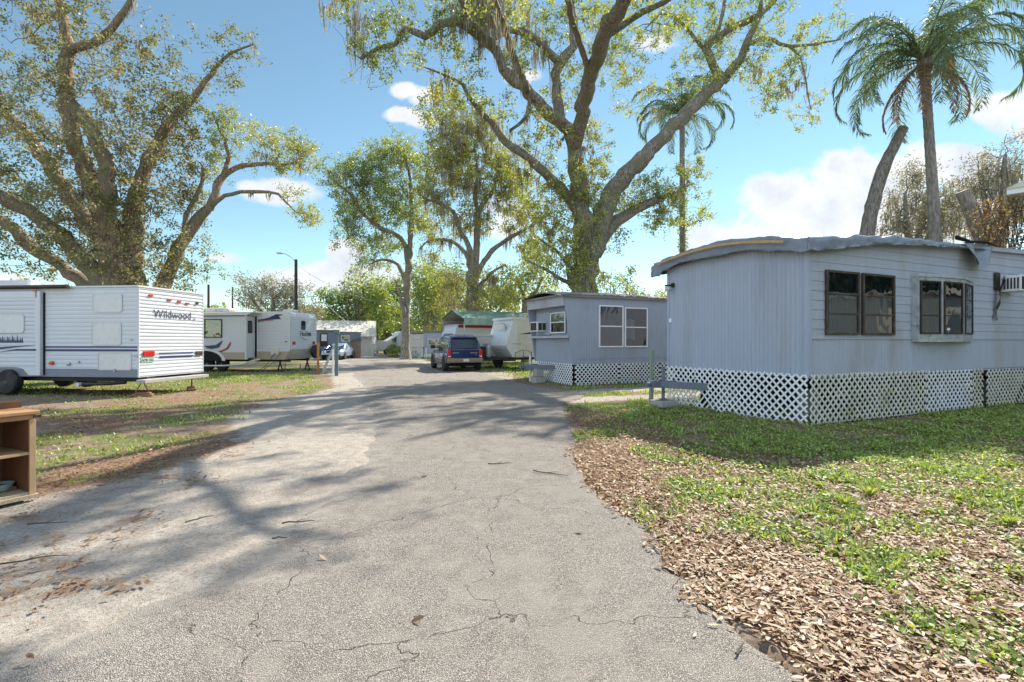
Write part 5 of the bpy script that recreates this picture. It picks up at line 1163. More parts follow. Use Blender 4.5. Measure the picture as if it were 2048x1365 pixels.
# wing walls of the nose and fascia
mb = MB()
for y0 in (0.006, W2 - .07):
    mb.prism([(lean(.70), .70), (.32, .70), (.32, zt2 - .01), (lean(zt2 - .01), zt2 - .01)], y0, y0 + .064, 'xz')
wing = mb.build('nose_wing', M['blue_siding2'], h2)
mb = MB(); mb.prism([(lean(2.80) - .02, 2.80), (.32, 2.80), (.32, zt2 - .005), (lean(zt2) - .02, zt2 - .005)], .07, W2 - .07, 'xz'); mb.build('fascia', M['pale_siding'], h2)
mb = MB(); mb.M = Matrix.Rotation(R(-90), 4, 'Z') @ Matrix.Translation((-W2, .02, 0)); mb.sheet(ribs_v(.07, W2 - .07, .085, .014, .5), [(.70, 0), (2.82, 0)]); mb.build('front_wall', M['blue_siding2'], h2)
mb = MB(); mb.box(-.20, .02, .07, W2 - .07, 1.66, 1.745); mb.build('shelf', M['pale_siding'], h2)
Mf = Matrix.Rotation(R(-90), 4, 'Z') @ Matrix.Translation((-W2, -.03, 0))
sash_window(h2, W2 - 1.62, W2 - .50, 1.84, 2.62, 0, M['white_paint'], 'dark', bars=(.52,), fw=.045, proud=.04, Mx=Mf, backs=[(0, .5, 'dark'), (.5, 1, 'curtain_reflection_pale')])
mb = MB(); mb.M = Mf; mb.box(W2 - 2.75, W2 - 1.66, -.02, .01, 1.78, 2.66); mb.build('filler_panel', M['blue_siding2'], h2)
wA = sash_window(h2, 1.03, 2.10, 1.32, 2.85, -.012, M['white_paint'], 'blind', bars=(.5,), fw=.05, proud=.04, backs=[(0, 1, 'blind')])
wB = sash_window(h2, 2.17, 3.22, 1.32, 2.80, -.012, M['white_paint'], 'blind', bars=(.5,), fw=.045, proud=.04, backs=[(.0, 1, 'curtain_reflection_dark')])
mb = MB(); mb.box(2.22, 2.62, -.03, -.02, 1.6, 2.35); mb.build('curtain_reflection', M['curtain_reflection_pale'], wB)
# wavy metal roof sheet with overhang
mb = MB(); us = []; x_ = -.62
def r2(a, b):
    x = -.62 + (L2 + .7) * a; y = -.16 + (W2 + .32) * b
    z = zt2 + .03 + .20 * math.sin(math.pi * b) - .03 * (abs(y - W2 / 2) / W2) + .012 * math.sin(x * 22)
    if x < -.3: z -= (-.3 - x) * .12
    return Vector((x, y, z + .03 * math.sin(x * .8)))
mb.grid(r2, 260, 8); g_ = MB(); mb.build('roof', M['roof_grey'], h2)
mb = MB(); mb.bar((-.45, -.10, zt2 - .01), (L2, -.10, zt2 - .01), .04, .10); mb.bar((-.50, -.1, zt2), (-.50, W2 + .1, zt2), .05, .07); mb.build('eave_trim', M['roof_grey'], h2)
for x_ in (2.02, 3.15):
    mb = MB(); mb.box(x_, x_ + .09, -.16, -.10, zt2 + .02, zt2 + .16); mb.build('roof_clip', M['white_paint'], h2)
for (a, b) in ((.0, 1.2), (1.18, W2 + .02)):
    mb = MB(); mb.M = Matrix.Rotation(R(-90), 4, 'Z') @ Matrix.Translation((-W2, -.04 - .005 * (a > 0), 0)); lattice(mb, a, b, 0, .74, .165, .034); mb.build('lattice_panel', M['white_plastic'], h2)
for i in range(5):
    mb = MB(); lattice(mb, i * 1.9, i * 1.9 + 1.92, -.0, .73, .165, .034, y=-.035 - .004 * (i % 2)); mb.build('lattice_panel', M['white_plastic'], h2)
mb = MB(); mb.box(.15, L2, .5, W2 - .1, .35, .68); mb.box(.5, L2, W2 - .3, W2 - .26, 0, .4); mb.box(.9, .94, .3, W2 - .2, 0, .4); mb.build('chassis', M['dark'], h2)  # beams and extra dark boards put in as shade under this home
mb = MB(); mb.bar((-.02, 1.25, .56), (-1.0, 1.95, .58), .08, .16); mb.bar((-.02, 2.75, .56), (-1.0, 2.0, .58), .08, .15); mb.box(-1.18, -.92, 1.88, 2.06, .52, .64)
tg2 = mb.build('hitch_tongue', M['tongue'], h2, bevel=.006)
mb = MB(); mb.tube([(-.75, 1.95, .0), (-.75, 1.95, 1.02)], .045, 8); mb.build('jack', M['pipe_white'], tg2)
mb = MB(); mb.box(-.75, -.35, 1.45, 1.9, -.03, .20); mb.box(-.7, -.4, 1.5, 1.85, .21, .46); mb.build('concrete_block', M['concrete'], h2, bevel=.015)
ac2 = thing('air_conditioner', 'small white box air conditioner on the recessed front of the middle home', 'air conditioner', (2.18, 17.35, 0), HR)
mb = MB(); mb.box(-.42, -.01, 2.02, 2.62, 1.92, 2.30); mb.build('casing', M['white_paint'], ac2, bevel=.012)
mb = MB(); mb.box(-.43, -.42, 2.07, 2.57, 1.96, 2.26); mb.box(-.36, -.22, 2.008, 2.02, 1.97, 2.25); mb.box(-.19, -.05, 2.008, 2.02, 1.97, 2.25); mb.build('grille', M['dark_metal'], ac2)

# ======== travel trailers (shared parts)
def wheel(parent, c, r_=.36, w_=.22, axis='y', name='wheel', rim='steel', sgn=-1):
    mb = MB(); mb.lathe([(r_ * .62, -w_ / 2), (r_ * .9, -w_ / 2), (r_, -w_ * .32), (r_, w_ * .32), (r_ * .9, w_ / 2), (r_ * .62, w_ / 2)], axis, c, 28); wh = mb.build(name, M['black'], parent, smooth=False)
    mb = MB(); mb.lathe([(r_ * .62, -w_ * .46), (r_ * .56, -w_ * .5), (r_ * .48, -w_ * .3), (r_ * .2, -w_ * .34), (r_ * .14, -w_ * .5), (.001, -w_ * .5)] if sgn < 0 else [(.001, w_ * .5), (r_ * .14, w_ * .5), (r_ * .2, w_ * .34), (r_ * .48, w_ * .3), (r_ * .56, w_ * .5), (r_ * .62, w_ * .46)], axis, c, 20)
    mb.build('rim', M[rim], wh, smooth=False); return wh
def rrect(u0, u1, z0, z1, r_, n=5):
    pts = []
    for (cx, cz, a0) in ((u1 - r_, z1 - r_, 0), (u0 + r_, z1 - r_, 90), (u0 + r_, z0 + r_, 180), (u1 - r_, z0 + r_, 270)):
        for i in range(n + 1): a = R(a0 + 90 * i / n); pts.append((cx + r_ * math.cos(a), cz + r_ * math.sin(a)))
    return pts
def hatch(parent, u0, u1, z0, z1, y, m_in, m_rim, rad_=.09, name='hatch', Mx=None, split=None, t=.018):
    mb = MB(); mb.M = Mx; o = rrect(u0, u1, z0, z1, rad_); i_ = rrect(u0 + .03, u1 - .03, z0 + .03, z1 - .03, rad_ * .75); n = len(o)
    vs = [(p[0], y - t, p[1]) for p in o] + [(p[0], y - t, p[1]) for p in i_] + [(p[0], y, p[1]) for p in o]
    mb.add(vs, [(k, (k + 1) % n, (k + 1) % n + n, k + n) for k in range(n)] + [(k + 2 * n, (k + 1) % n + 2 * n, (k + 1) % n, k) for k in range(n)])
    f = mb.build(name, m_rim, parent)
    mb = MB(); mb.M = Mx; mb.add([(p[0], y - t * .6, p[1]) for p in i_], [list(range(n))])
    if split: mb.box(u0 + .03, u1 - .03, y - t * .7, y - t * .5, z0 + (z1 - z0) * split, z0 + (z1 - z0) * split + .008)
    mb.build('panel', m_in, f); return f
def text(parent, s_, size, loc, rot, m, ext=.002, name='lettering', shear=0., off=0., sx=1.):
    cu = bpy.data.curves.new(name, 'FONT'); cu.body = s_; cu.size = size; cu.extrude = ext; cu.shear = shear; cu.offset = off; cu.align_x = 'CENTER'
    cu.materials.append(m); oc = bpy.data.objects.new(name + '_outline', cu); me = bpy.data.meshes.new_from_object(oc); bpy.data.objects.remove(oc); o = bpy.data.objects.new(name, me); COL.objects.link(o); o.parent = parent; o.location = loc; o.rotation_euler = rot; o.scale = (sx, 1, 1); return o
rim_m = mat('hatch_rim', (.55, .55, .57), .4, .3, var=.1)

# trailer A (far left). local: x to the left along the side?  -> origin at the rear near corner, +x = right-to-left is negative, so side spans x in [-9,0]
angA = math.atan2(-.16, .987); cA = Vector((-10.54, 13.9, 0))
tA = thing('travel_trailer', 'long white travel trailer with lettering on its ribbed rear at far left', 'travel trailer', cA, math.atan2(-.12, .993))
zA0, zA1, WA, LA = .52, 3.10, 2.44, 8.6
def rib_h(z0, z1, pitch=.14, d=.012, seam=.45):
    out_ = [(z0, 0)]; z = z0
    while z < z1 - .02:
        e = min(pitch, z1 - z); out_ += [(z + e * .1, 0), (z + e * .45, d), (z + e * .9, d), (z + e * .99, .0)]; z += pitch
    return out_ + [(z1, 0)]
mb = MB(); mb.sheet([(-LA, 0), (-5.2, 0), (-3.0, 0), (-1.0, 0), (0, 0)], rib_h(.75, zA1 - .03, .118, .006)); mb.build('side_wall', M['rv_white'], tA)
mb = MB(); mb.M = Matrix.Rotation(R(90), 4, 'Z'); mb.sheet([(0, 0), (WA * .33, 0), (WA * .67, 0), (WA, 0)], rib_h(zA0, zA1 + .02, .103, .016), top=lambda u_: zA1 + .02 - .0 * u_); mb.build('rear_wall', M['rv_white'], tA)
mb = MB(); mb.box(-LA, -.01, .006, WA - .01, zA0 + .02, zA1 - .02); mb.build('body_shell', M['rv_white'], tA)
mb = MB(); mb.box(-LA, .03, -.03, WA + .02, zA1 - .02, zA1 + .025); mb.tube([(0, -.0, zA0), (0, -.0, zA1)], .022, 8); mb.tube([(0, WA, zA0), (0, WA, zA1)], .022, 8); mb.build('roof', M['rv_smooth'], tA)
mb = MB(); mb.box(-LA, -.02, -.012, .0, zA0, .75); mb.build('skirt', M['rv_grey'], tA)
mb = MB(); mb.box(-3.02, -.02, -.016, -.002, 1.36, 1.40); mb.box(-3.02, -.02, -.016, -.002, 1.26, 1.315); mb.build('stripe', M['navy'], tA)
# retracted slide-out at left
mb = MB(); mb.box(-LA + .2, -3.14, -.10, .0, 1.28, 2.95); mb.box(-3.20, -3.04, -.11, .0, .56, 2.98); mb.sheet([(-LA + .2, .10), (-3.2, .10)], rib_h(.80, 2.80, .118, .006)); mb.box(-LA + .2, -3.14, -.11, .0, 2.80, 2.98)
mb.prism([(-3.14, .56), (-3.14, 1.30), (-LA + .2, 1.30), (-LA + .2, .80), (-4.5, .80), (-3.85, .80), (-3.6, .74), (-3.42, .56)], -.098, -.0, 'xz')
so = mb.build('slide_out', M['rv_white'], tA)
mb = MB(); mb.box(-3.03, -2.985, -.03, -.004, .57, 2.95); mb.build('dark_strip', M['dark'], so)  # dark strip painted for the shadow along the slide-out flange
hatch(tA, -4.6, -3.55, 1.78, 2.34, -.108, M['rv_smooth'], rim_m, .1, 'window_cover', split=.6)
mb = MB(); mb.prism([(-3.16, 1.44), (-4.6, 1.28), (-4.6, 1.36)], -.113, -.108, 'xz'); mb.prism([(-3.16, 1.27), (-3.16, 1.32), (-3.8, 1.32), (-4.6, 1.20), (-3.9, 1.27)], -.113, -.108, 'xz')
rr_ = random.Random(9)
for k in range(16):
    x_ = -3.62 - k * .055; hh = rr_.uniform(.10, .24); mb.prism([(x_ - .035, 1.50), (x_ + .035, 1.50), (x_, 1.50 + hh)], -.112, -.108, 'xz')
mb.build('stripe', M['navy'], so)
hatch(tA, -1.45, -.50, 2.36, 2.92, -.006, M['rv_smooth'], rim_m, .1, 'window_cover', split=.62); hatch(tA, -1.48, -.53, 1.42, 2.10, -.006, M['rv_smooth'], rim_m, .1, 'window_cover', split=.55)
hatch(tA, -1.27, -.20, .72, 1.23, -.006, M['rv_smooth'], rim_m, .07, 'storage_hatch')
mb = MB(); mb.box(-.74, -.70, -.05, -.01, .68, .76); mb.build('latch', M['steel'], tA)
mb = MB(); mb.lathe([(.001, -.07), (.055, -.06), (.06, .0)], 'y', (-2.74, -.01, .92), 12); mb.prism([(-2.86, .90), (-2.72, .96), (-2.72, .86)], -.06, -.03, 'xz'); mb.build('fuel_cap', M['orange_lens'], tA)
mb = MB(); mb.lathe([(.001, -.05), (.05, -.04), (.05, .0)], 'y', (-2.2, -.01, .89), 10); mb.lathe([(.001, -.03), (.035, -.03), (.035, .0)], 'y', (-1.88, -.01, .95), 10); mb.box(-.12, -.02, -.03, -.0, 1.1, 1.16); mb.box(-.26, -.18, -.02, -.0, 1.56, 1.6); mb.build('fitting', M['steel'], tA)
mb = MB(); mb.tube([(-LA, -.10, zA1 + .01), (-2.14, -.10, zA1 + .01)], .055, 10); mb.build('awning_roll', M['dark_metal'], tA)
mb = MB(); mb.box(-3.26, -3.14, -.13, -.1, 2.98, 3.02); mb.build('marker_lamp', M['orange_lens'], tA)
# rear lamps, stripes, lettering (rear wall faces +x)
for (y_, z_) in ((.38, 2.87), (1.05, 2.80), (1.42, 2.77), (1.75, 2.74)):
    mb = MB(); mb.box(.016, .045, y_ - .07, y_ + .07, z_ - .03, z_ + .03); mb.build('marker_lamp', M['red_lens'], tA, bevel=.008)
mb = MB(); mb.box(.016, .05, .12, .50, 1.11, 1.26); mb.build('tail_lamp', M['red_lens'], tA, bevel=.01)
mb = MB(); mb.box(.016, .05, 2.1, 2.38, 1.08, 1.22); mb.build('tail_lamp', M['dark_metal'], tA, bevel=.01)
mb = MB(); mb.box(.018, .028, .06, .50, .94, 1.07); pl = mb.build('licence_plate', M['plate_green'], tA); 
text(pl, 'ADB 35C', .11, (.030, .28, .965), (R(90), 0, R(90)), mat('plate_ink', (.02, .18, .10), .5, var=.05), off=.002)
mb = MB(); mb.box(.018, .026, .68, 2.0, 1.17, 1.20); mb.prism([(.72, 1.05), (2.0, 1.05), (2.0, 1.10), (.68, 1.10)], .018, .026, 'yz'); mb.build('stripe', M['navy'], tA)
text(tA, 'Wildwood', .34, (.024, 1.20, 2.24), (R(90), 0, R(90)), M['ink'], off=.0, sx=.98)
text(tA, 'LE', .11, (.024, 2.03, 2.22), (R(90), 0, R(90)), M['ink'], shear=.3)
mb = MB(); mb.lathe([(.03, -.02), (.05, .02), (.05, .03)], 'x', (.02, 2.15, 2.78), 10); mb.build('fitting', M['dark_metal'], tA)
# roof unit, frame, wheels
mb = MB(); mb.box(-5.4, -4.1, .5, 1.3, zA1 + .03, zA1 + .30)
for i in range(30): mb.box(-5.38 + i * .04, -5.36 + i * .04, .49, .5, zA1 + .08, zA1 + .29)
mb.build('roof_air_conditioner', M['rv_smooth'], tA, bevel=.03)
mb = MB(); mb.box(-LA, -.05, .25, .32, .38, .52); mb.box(-LA, -.05, WA - .5, WA - .43, .38, .52); mb.tube([(-2.0, .12, .30), (-1.1, .12, .32), (-.6, .2, .36)], .05, 8); mb.build('chassis', M['dark_metal'], tA)
mb = MB(); mb.lathe([(.045, -.12), (.06, -.12), (.06, -.06), (.05, .3)], 'y', (-1.95, .12, .30), 12); mb.build('drain_pipe', M['pipe_white'], tA)
mb = MB(); mb.box(.02, .30, -.1, WA - .1, .36, .46); mb.build('bumper', M['concrete'], tA, bevel=.01)
wheel(tA, (-4.15, -.02, .36), .36, .24); wheel(tA, (-5.05, -.02, .36), .36, .24); wheel(tA, (-4.10, WA - .2, .36), .36, .22); wheel(tA, (-4.98, WA - .2, .36), .36, .22)
for (x_, y_, nm) in ((.02, .1, 'nearer'), (.05, 1.9, 'farther')):
    mb = MB(); mb.box(-.26, .26, -.12, .12, 0, .06); mb.box(-.16, .2, -.09, .12, .062, .11); mb.bar((-.16, 0, .11), (-.02, 0, .40), .03, .03); mb.bar((.16, 0, .11), (.02, 0, .40), .03, .03)
    o = mb.build('leveling_block', M['brick'], None, bevel=.012); o.location = tA.matrix_basis @ Vector((x_ - .02, y_, -.02)); o.rotation_euler = (0, 0, .3 + y_)
    o.location = Vector(cA) + Matrix.Rotation(math.atan2(-.12, .993), 3, 'Z') @ Vector((x_, y_, -.02)); tag(o, 'stacked red blocks under the %s corner of the lettered trailer rear' % nm, 'block', 'blocks under the trailers')

# trailer B (second, with swooshes and open slide-out)
cB = Vector((-11.27, 25.0, 0)); rzB = math.atan2(-.16, .987)
tB = thing('travel_trailer', 'white travel trailer with blue swoosh, open slide out and spare wheel on the back', 'travel trailer', cB, rzB)
zB0, zB1, WB, LB = .62, 3.06, 2.44, 7.5
rearx = lambda z: 0.0 if z > 1.05 else -.28 * (1.05 - z) / .43 * 1.0
prof = [(-LB, zB0), (-.30, zB0 - .02), (0, 1.12), (0, 2.78), (-.05, 2.93), (-.15, 3.02), (-.28, zB1), (-LB, zB1)]
mb = MB(); mb.prism(prof, 0, WB, 'xz'); mb.build('body_shell', M['rv_smooth'], tB, smooth=False)
mb = MB(); mb.M = Matrix.Rotation(R(90), 4, 'Z'); mb.sheet([(.02, .004), (WB - .02, .004)], rib_h(1.12, 2.80, .10, .013)); mb.build('rear_wall', M['rv_white'], tB)
mb = MB()
for i in range(5):
    z = .64 + i * .095; x_ = -.30 + .30 * (z - .60) / .52; mb.bar((x_ + .012, .02, z + .04), (x_ + .012, WB - .02, z + .04), .05, .03)
mb.build('rear_skirt', M['rv_tan'], tB)
mb = MB(); mb.prism([(-LB, zB0), (-.31, zB0 - .015), (-.06, 1.0), (-LB, 1.0)], -.008, -.0, 'xz'); mb.build('skirt', M['rv_tan'], tB)
mb = MB(); mb.sheet([(-1.95, 0), (-.06, 0)], rib_h(1.0, 2.85, .15, .004)); mb.build('side_wall', M['rv_white'], tB)
mb = MB(); mb.box(-LB, -2.0, -.60, .0, .70, 2.80); mb.box(-2.06, -1.98, -.64, -.52, .62, 2.86); slo = mb.build('slide_out', M['rv_white'], tB)
mb = MB(); mb.prism([(-LB, 2.84), (-LB, 2.96), (-1.55, 2.98), (-1.95, 2.84)], -.72, .0, 'xz'); mb.build('awning', M['rv_smooth'], slo)
mb = MB(); mb.box(-LB, -2.07, -.608, -.58, .62, .98); mb.build('lower_panel', M['rv_tan'], slo)
mb = MB(); mb.box(-1.96, -1.86, -.02, .01, .70, 2.80); mb.build('dark_strip', M['dark'], slo)
sash_window(tB, -5.0, -3.35, 1.72, 2.66, -.605, M['dark_metal'], 'blind', bars=(), fw=.05, proud=.03, backs=[(0, 1, 'blind')])
mb = MB(); mb.box(-4.35, -4.31, -.64, -.60, 1.74, 2.64); mb.box(-5.0, -4.33, -.64, -.60, 2.0, 2.03); mb.build('mullion', M['dark_metal'], tB)
hatch(tB, .10, .42, 1.95, 2.58, .0, M['pane_dark'], M['dark_metal'], .09, 'window', Mx=Matrix.Translation((-1.98, -.62, 0)) @ Matrix.Rotation(R(90), 4, 'Z'))
def swoosh(mb, pts_top, pts_bot, y): mb.prism(pts_top + pts_bot[::-1], y - .004, y, 'xz')
mb = MB(); swoosh(mb, [(-4.45, 1.12), (-4.0, 1.20), (-3.6, 1.32), (-3.35, 1.52)], [(-4.45, 1.10), (-3.95, 1.14), (-3.52, 1.22), (-3.33, 1.54)], -.608); mb.build('swoosh', M['navy'], slo)
mb = MB(); mb.prism([(-4.40, 1.30), (-4.05, 1.32), (-3.7, 1.36), (-3.33, 1.58), (-3.42, 1.38), (-3.65, 1.22), (-4.0, 1.14), (-4.5, 1.06), (-4.2, 1.2)], -.616, -.606, 'xz'); mb.build('swoosh', M['navy'], slo)
mb = MB(); mb.prism([(-4.1, 1.0), (-3.5, 1.04), (-3.1, 1.2), (-2.95, 1.42), (-2.9, 1.52), (-2.85, 1.42), (-3.0, 1.15), (-3.4, .98)], -.616, -.606, 'xz'); mb.build('swoosh', M['red_stripe'], slo)
mb = MB(); mb.prism([(-1.80, 2.62), (-1.2, 2.74), (-.75, 2.92), (-.35, 2.90), (-.62, 2.82), (-.50, 2.68), (-1.2, 2.62), (-1.8, 2.58)], -.02, -.008, 'xz'); mb.build('swoosh', M['navy'], tB)
mb = MB(); mb.prism([(-1.80, 2.56), (-.9, 2.62), (-.9, 2.60), (-1.8, 2.53)], -.02, -.008, 'xz'); mb.build('swoosh', M['red_stripe'], tB)
for y_ in (.30, 2.12):
    mb = MB(); mb.box(.016, .04, y_ - .13, y_ + .13, 1.36, 1.52); mb.build('tail_lamp', M['red_lens'], tB, bevel=.02)
mb = MB(); mb.box(-.26, -.14, -.03, -.008, 1.50, 1.55); mb.build('marker_lamp', M['red_lens'], tB)
hatch(tB, .95, 1.33, 2.14, 2.62, -.0, M['pane_dark'], M['dark_metal'], .09, 'window', Mx=Matrix.Translation((.017, 0, 0)) @ Matrix.Rotation(R(90), 4, 'Z'))
text(tB, 'Hornet', .34, (.026, 1.35, 1.82), (R(90), 0, R(90)), M['dark_metal'], shear=.1, off=.004)
mb = MB(); mb.tube([(.024, 1.3, 2.07), (.024, 1.75, 1.99), (.024, 1.85, 1.9)], .01, 4); mb.tube([(.024, .9, 1.75), (.024, 1.2, 1.66), (.024, 1.5, 1.62)], .01, 4); mb.build('emblem', M['dark_metal'], tB)
mb = MB(); mb.box(-5.6, -4.2, .8, 1.6, zB1, zB1 + .28); a_ = mb.build('roof_air_conditioner', M['cream'], tB, bevel=.09)
mb = MB(); mb.box(-4.95, -4.5, .79, .8, zB1 + .07, zB1 + .24); mb.build('vent', M['alu_worn'], a_)
mb = MB(); mb.prism(rrect(-.75, -.25, zB1 - .02, zB1 + .13, .06), .5, 1.1, 'xz'); mb.build('roof_vent', M['rv_smooth'], tB)
sw_ = wheel(tB, (.24, 1.95, .98), .36, .22, 'x', 'spare_wheel', 'white_paint', sgn=1)
wheel(tB, (-3.9, .1, .36), .36, .22); wheel(tB, (-4.75, .1, .36), .36, .22)
mb = MB()
for i in range(17):
    a = math.pi * i / 16
for rad1, rad0, mm in ((.62, .50, 'rv_smooth'),):
    n = 16; o_ = [(-4.3 + 1.15 * math.cos(math.pi * i / n), .55 + rad1 * math.sin(math.pi * i / n)) for i in range(n + 1)]; q_ = [(-4.3 + .95 * math.cos(math.pi * i / n), .55 + rad0 * math.sin(math.pi * i / n)) for i in range(n + 1)]
    vs = [(p[0], -.63, p[1]) for p in o_ + q_]; mb.add(vs, [(i, i + 1, n + 2 + i, n + 1 + i) for i in range(n)]); vs2 = [(p[0], -.618, p[1]) for p in q_]; 
mb.build('wheel_arch', M['rv_smooth'], tB)
mb = MB(); mb.add(vs2, [list(range(len(vs2)))]); mb.build('wheel_well', M['dark'], tB)
mb = MB(); mb.box(-LB, -.2, .3, .37, .48, .62); mb.box(-LB, -.2, 2.0, 2.07, .48, .62)
for (x_, y_) in ((-.8, .35), (-.3, 2.0)): mb.bar((x_ - .12, y_, .02), (x_ + .06, y_, .55), .05, .05); mb.bar((x_ + .16, y_, .02), (x_ - .04, y_, .55), .05, .05); mb.box(x_ - .18, x_ + .22, y_ - .08, y_ + .08, -.01, .04)
mb.build('chassis', M['dark_metal'], tB)
mb = MB(); mb.tube([(-7, -.65, .28), (-3.2, -.62, .30), (-2.2, -.60, .38), (-1.8, -.4, .55), (-1.6, -.1, .62)], .045, 8); mb.build('sewer_hose', M['pipe_white'], tB)
mb = MB(); mb.box(-1.05, -.62, -.05, -.01, .85, 1.18); pn = mb.build('service_panel', M['cream'], tB, bevel=.01)
mb = MB(); mb.tube([(-.8, -.05, .95), (-.82, -.3, .7), (-1.0, -.5, .3), (-1.3, -.7, .02)], .015, 5); mb.tube([(-.45, -.05, .98), (-.6, -.4, .5), (-1.1, -.6, .1), (-1.5, -.8, .02)], .012, 5); mb.build('power_cord', M['dark_metal'], pn)
# ------------------------------------------------------------------ front-end trailer, carport and camper at mid right
cC = P(1024, 700, 27.0); cC.z = 0; rzC = math.atan2(.47, .88)
tC = thing('travel_trailer', 'white travel trailer with covered front window and propane bottles beside the middle home', 'travel trailer', cC, rzC)
WC = 2.4; LC = 6.5
prof = [(0.05, .66), (LC, .66), (LC, 2.80), (.25, 2.84), (.12, 2.80), (.06, 2.66), (-.32, 1.45), (-.36, 1.30), (-.30, 1.15)]
mb = MB(); mb.prism(prof, 0, WC, 'xz'); mb.build('body_shell', M['rv_smooth'], tC)
mb = MB(); mb.sheet([(.35, .003), (LC, .003)], rib_h(.70, 2.75, .3, .003)); mb.build('side_wall', M['cream'], tC)
mb = MB(); mb.prism([(.0, 2.74), (.0, 2.87), (LC, 2.84), (LC, 2.72)], -.03, WC + .03, 'xz'); mb.build('roof', M['rv_smooth'], tC)
slope = Matrix.Translation((-.105, 0, 2.15)) @ Matrix.Rotation(R(-90), 4, 'Z') @ Matrix.Rotation(R(17.4), 4, 'X')
hatch(tC, -WC + .45, -.45, -.52, .42, -.01, M['rv_smooth'], M['alu_worn'], .1, 'window_cover', Mx=slope, t=.03)
mb = MB(); mb.box(-.01, .6, -.012, -.004, 1.38, 1.40); mb.prism([(.4, 1.92), (1.5, 2.10), (1.2, 2.02), (2.2, 2.0), (1.1, 1.94)], -.016, -.004, 'xz'); mb.build('stripe', M['dark_metal'], tC)
hatch(tC, .9, 2.6, 1.0, 1.35, -.01, M['cream'], rim_m, .05, 'storage_hatch')
mb = MB(); mb.lathe([(.001, 1.32), (.11, 1.30), (.16, 1.22), (.17, 1.0), (.17, .72), (.13, .64)][::-1], 'z', (-.95, 1.0, 0), 14); mb.lathe([(.001, 1.32), (.11, 1.30), (.16, 1.22), (.17, 1.0), (.17, .72), (.13, .64)][::-1], 'z', (-.95, 1.4, 0), 14); mb.box(-1.05, -.85, .9, 1.5, 1.28, 1.42); mb.build('propane_tank', M['alu_worn'], tC, smooth=False)
mb = MB(); mb.bar((.3, .25, .60), (-1.9, WC / 2, .55), .06, .14); mb.bar((.3, WC - .25, .60), (-1.9, WC / 2, .55), .06, .14); mb.box(-2.1, -1.8, WC / 2 - .06, WC / 2 + .06, .52, .64); mb.box(-1.2, -.7, .8, 1.6, .58, .64); mb.box(-1.35, -1.2, .85, 1.5, .5, 1.25); mb.box(0, LC, .2, .3, .5, .64)
mb.tube([(-1.55, WC / 2, 0.0), (-1.55, WC / 2, 1.0)], .04, 8); mb.build('hitch_tongue', M['dark_metal'], tC)
wheel(tC, (3.6, .12, .34), .34, .2); wheel(tC, (4.4, .12, .34), .34, .2)
mb = MB(); rr_ = random.Random(2)
for k in range(26): 
    x_ = rr_.uniform(.2, 3.5); y_ = rr_.uniform(.0, 1.0); mb.tube([(x_, y_, 2.88), (x_ + rr_.uniform(-.2, .2), y_ + rr_.uniform(-.2, .2), 2.90 + rr_.random() * .1)], .03, 4)
tag(mb.build('leaf_debris', M['litter_red'] if False else mat('roof_debris', (.2, .11, .06), .9, var=.4), tC))
# folding metal chair / trellis in front of this trailer
fx = thing('garden_trellis', 'dark wire trellis panel leaning before the white trailer side', 'trellis', P(1047, 735, 24.0).xyz * 1, rzC); fx.location.z = 0
mb = MB()
for x_ in (-.45, .0, .45): mb.tube([(x_, 0, 0), (x_, 0, .95 + .12 * (1 - abs(x_)))], .014, 5)
for z in (.15, .45, .8): mb.tube([(-.45, 0, z), (.45, 0, z)], .01, 5)
mb.tube([(-.45 + .9 * i / 8, 0, .95 + .16 * math.sin(math.pi * i / 8)) for i in range(9)], .014, 5); mb.build('wire_frame', M['dark_metal'], fx)

# carport
cp = thing('carport', 'metal carport with green gable roof sheltering a camper', 'carport', P(927, 700, 31.5).xyz, math.atan2(.5, .87)); cp.location.z = 0
WP = 3.5; LP = 7.5; ze = 2.62; zr = 3.62
mb = MB()
def slope_sheet(y0, z0, y1, z1, m_up=0):
    n = 30
    for i in range(n):
        a = LP * i / n; b = LP * (i + 1) / n - .01
        mb.add([(a, y0, z0), (b, y0, z0), (b, y1, z1), (a, y1, z1)], [(0, 1, 2, 3)])
mb.grid(lambda a, b: Vector((-.1 + (LP + .2) * a, -.08 + (WP / 2 + .08) * b, ze + .42 + (zr - ze - .42) * b + .012 * math.sin(a * 140))), 130, 1)
mb.grid(lambda a, b: Vector((-.1 + (LP + .2) * a, WP / 2 + (WP / 2 + .08) * b, zr + (ze + .42 - zr) * b + .012 * math.sin(a * 140))), 130, 1)
mb.build('roof', M['green_roof'], cp)
mb = MB(); mb.box(0, LP, -.10, -.08, ze + .02, ze + .44); mb.build('side_panel', M['green_roof'], cp); mb = MB(); mb.box(0, LP, WP + .08, WP + .10, ze + .0, ze + .44); mb.build('side_panel', M['beige_metal'], cp)
mb = MB(); mb.grid(lambda a, b: Vector((LP * a, -.06 + (WP / 2 + .06) * b, ze + .38 + (zr - ze - .42) * b)), 2, 1); mb.grid(lambda a, b: Vector((LP * a, WP / 2 + (WP / 2 + .06) * b, zr - .04 + (ze + .42 - zr) * b)), 2, 1); mb.build('roof_lining', M['beige_metal'], cp)
mb = MB(); mb.add([(LP - .05, 0, ze), (LP - .05, WP, ze), (LP - .05, WP, ze + .4), (LP - .05, WP / 2, zr - .05), (LP - .05, 0, ze + .4)], [(0, 1, 2, 3, 4)]); mb.build('gable_panel', M['beige_metal'], cp)
mb = MB()
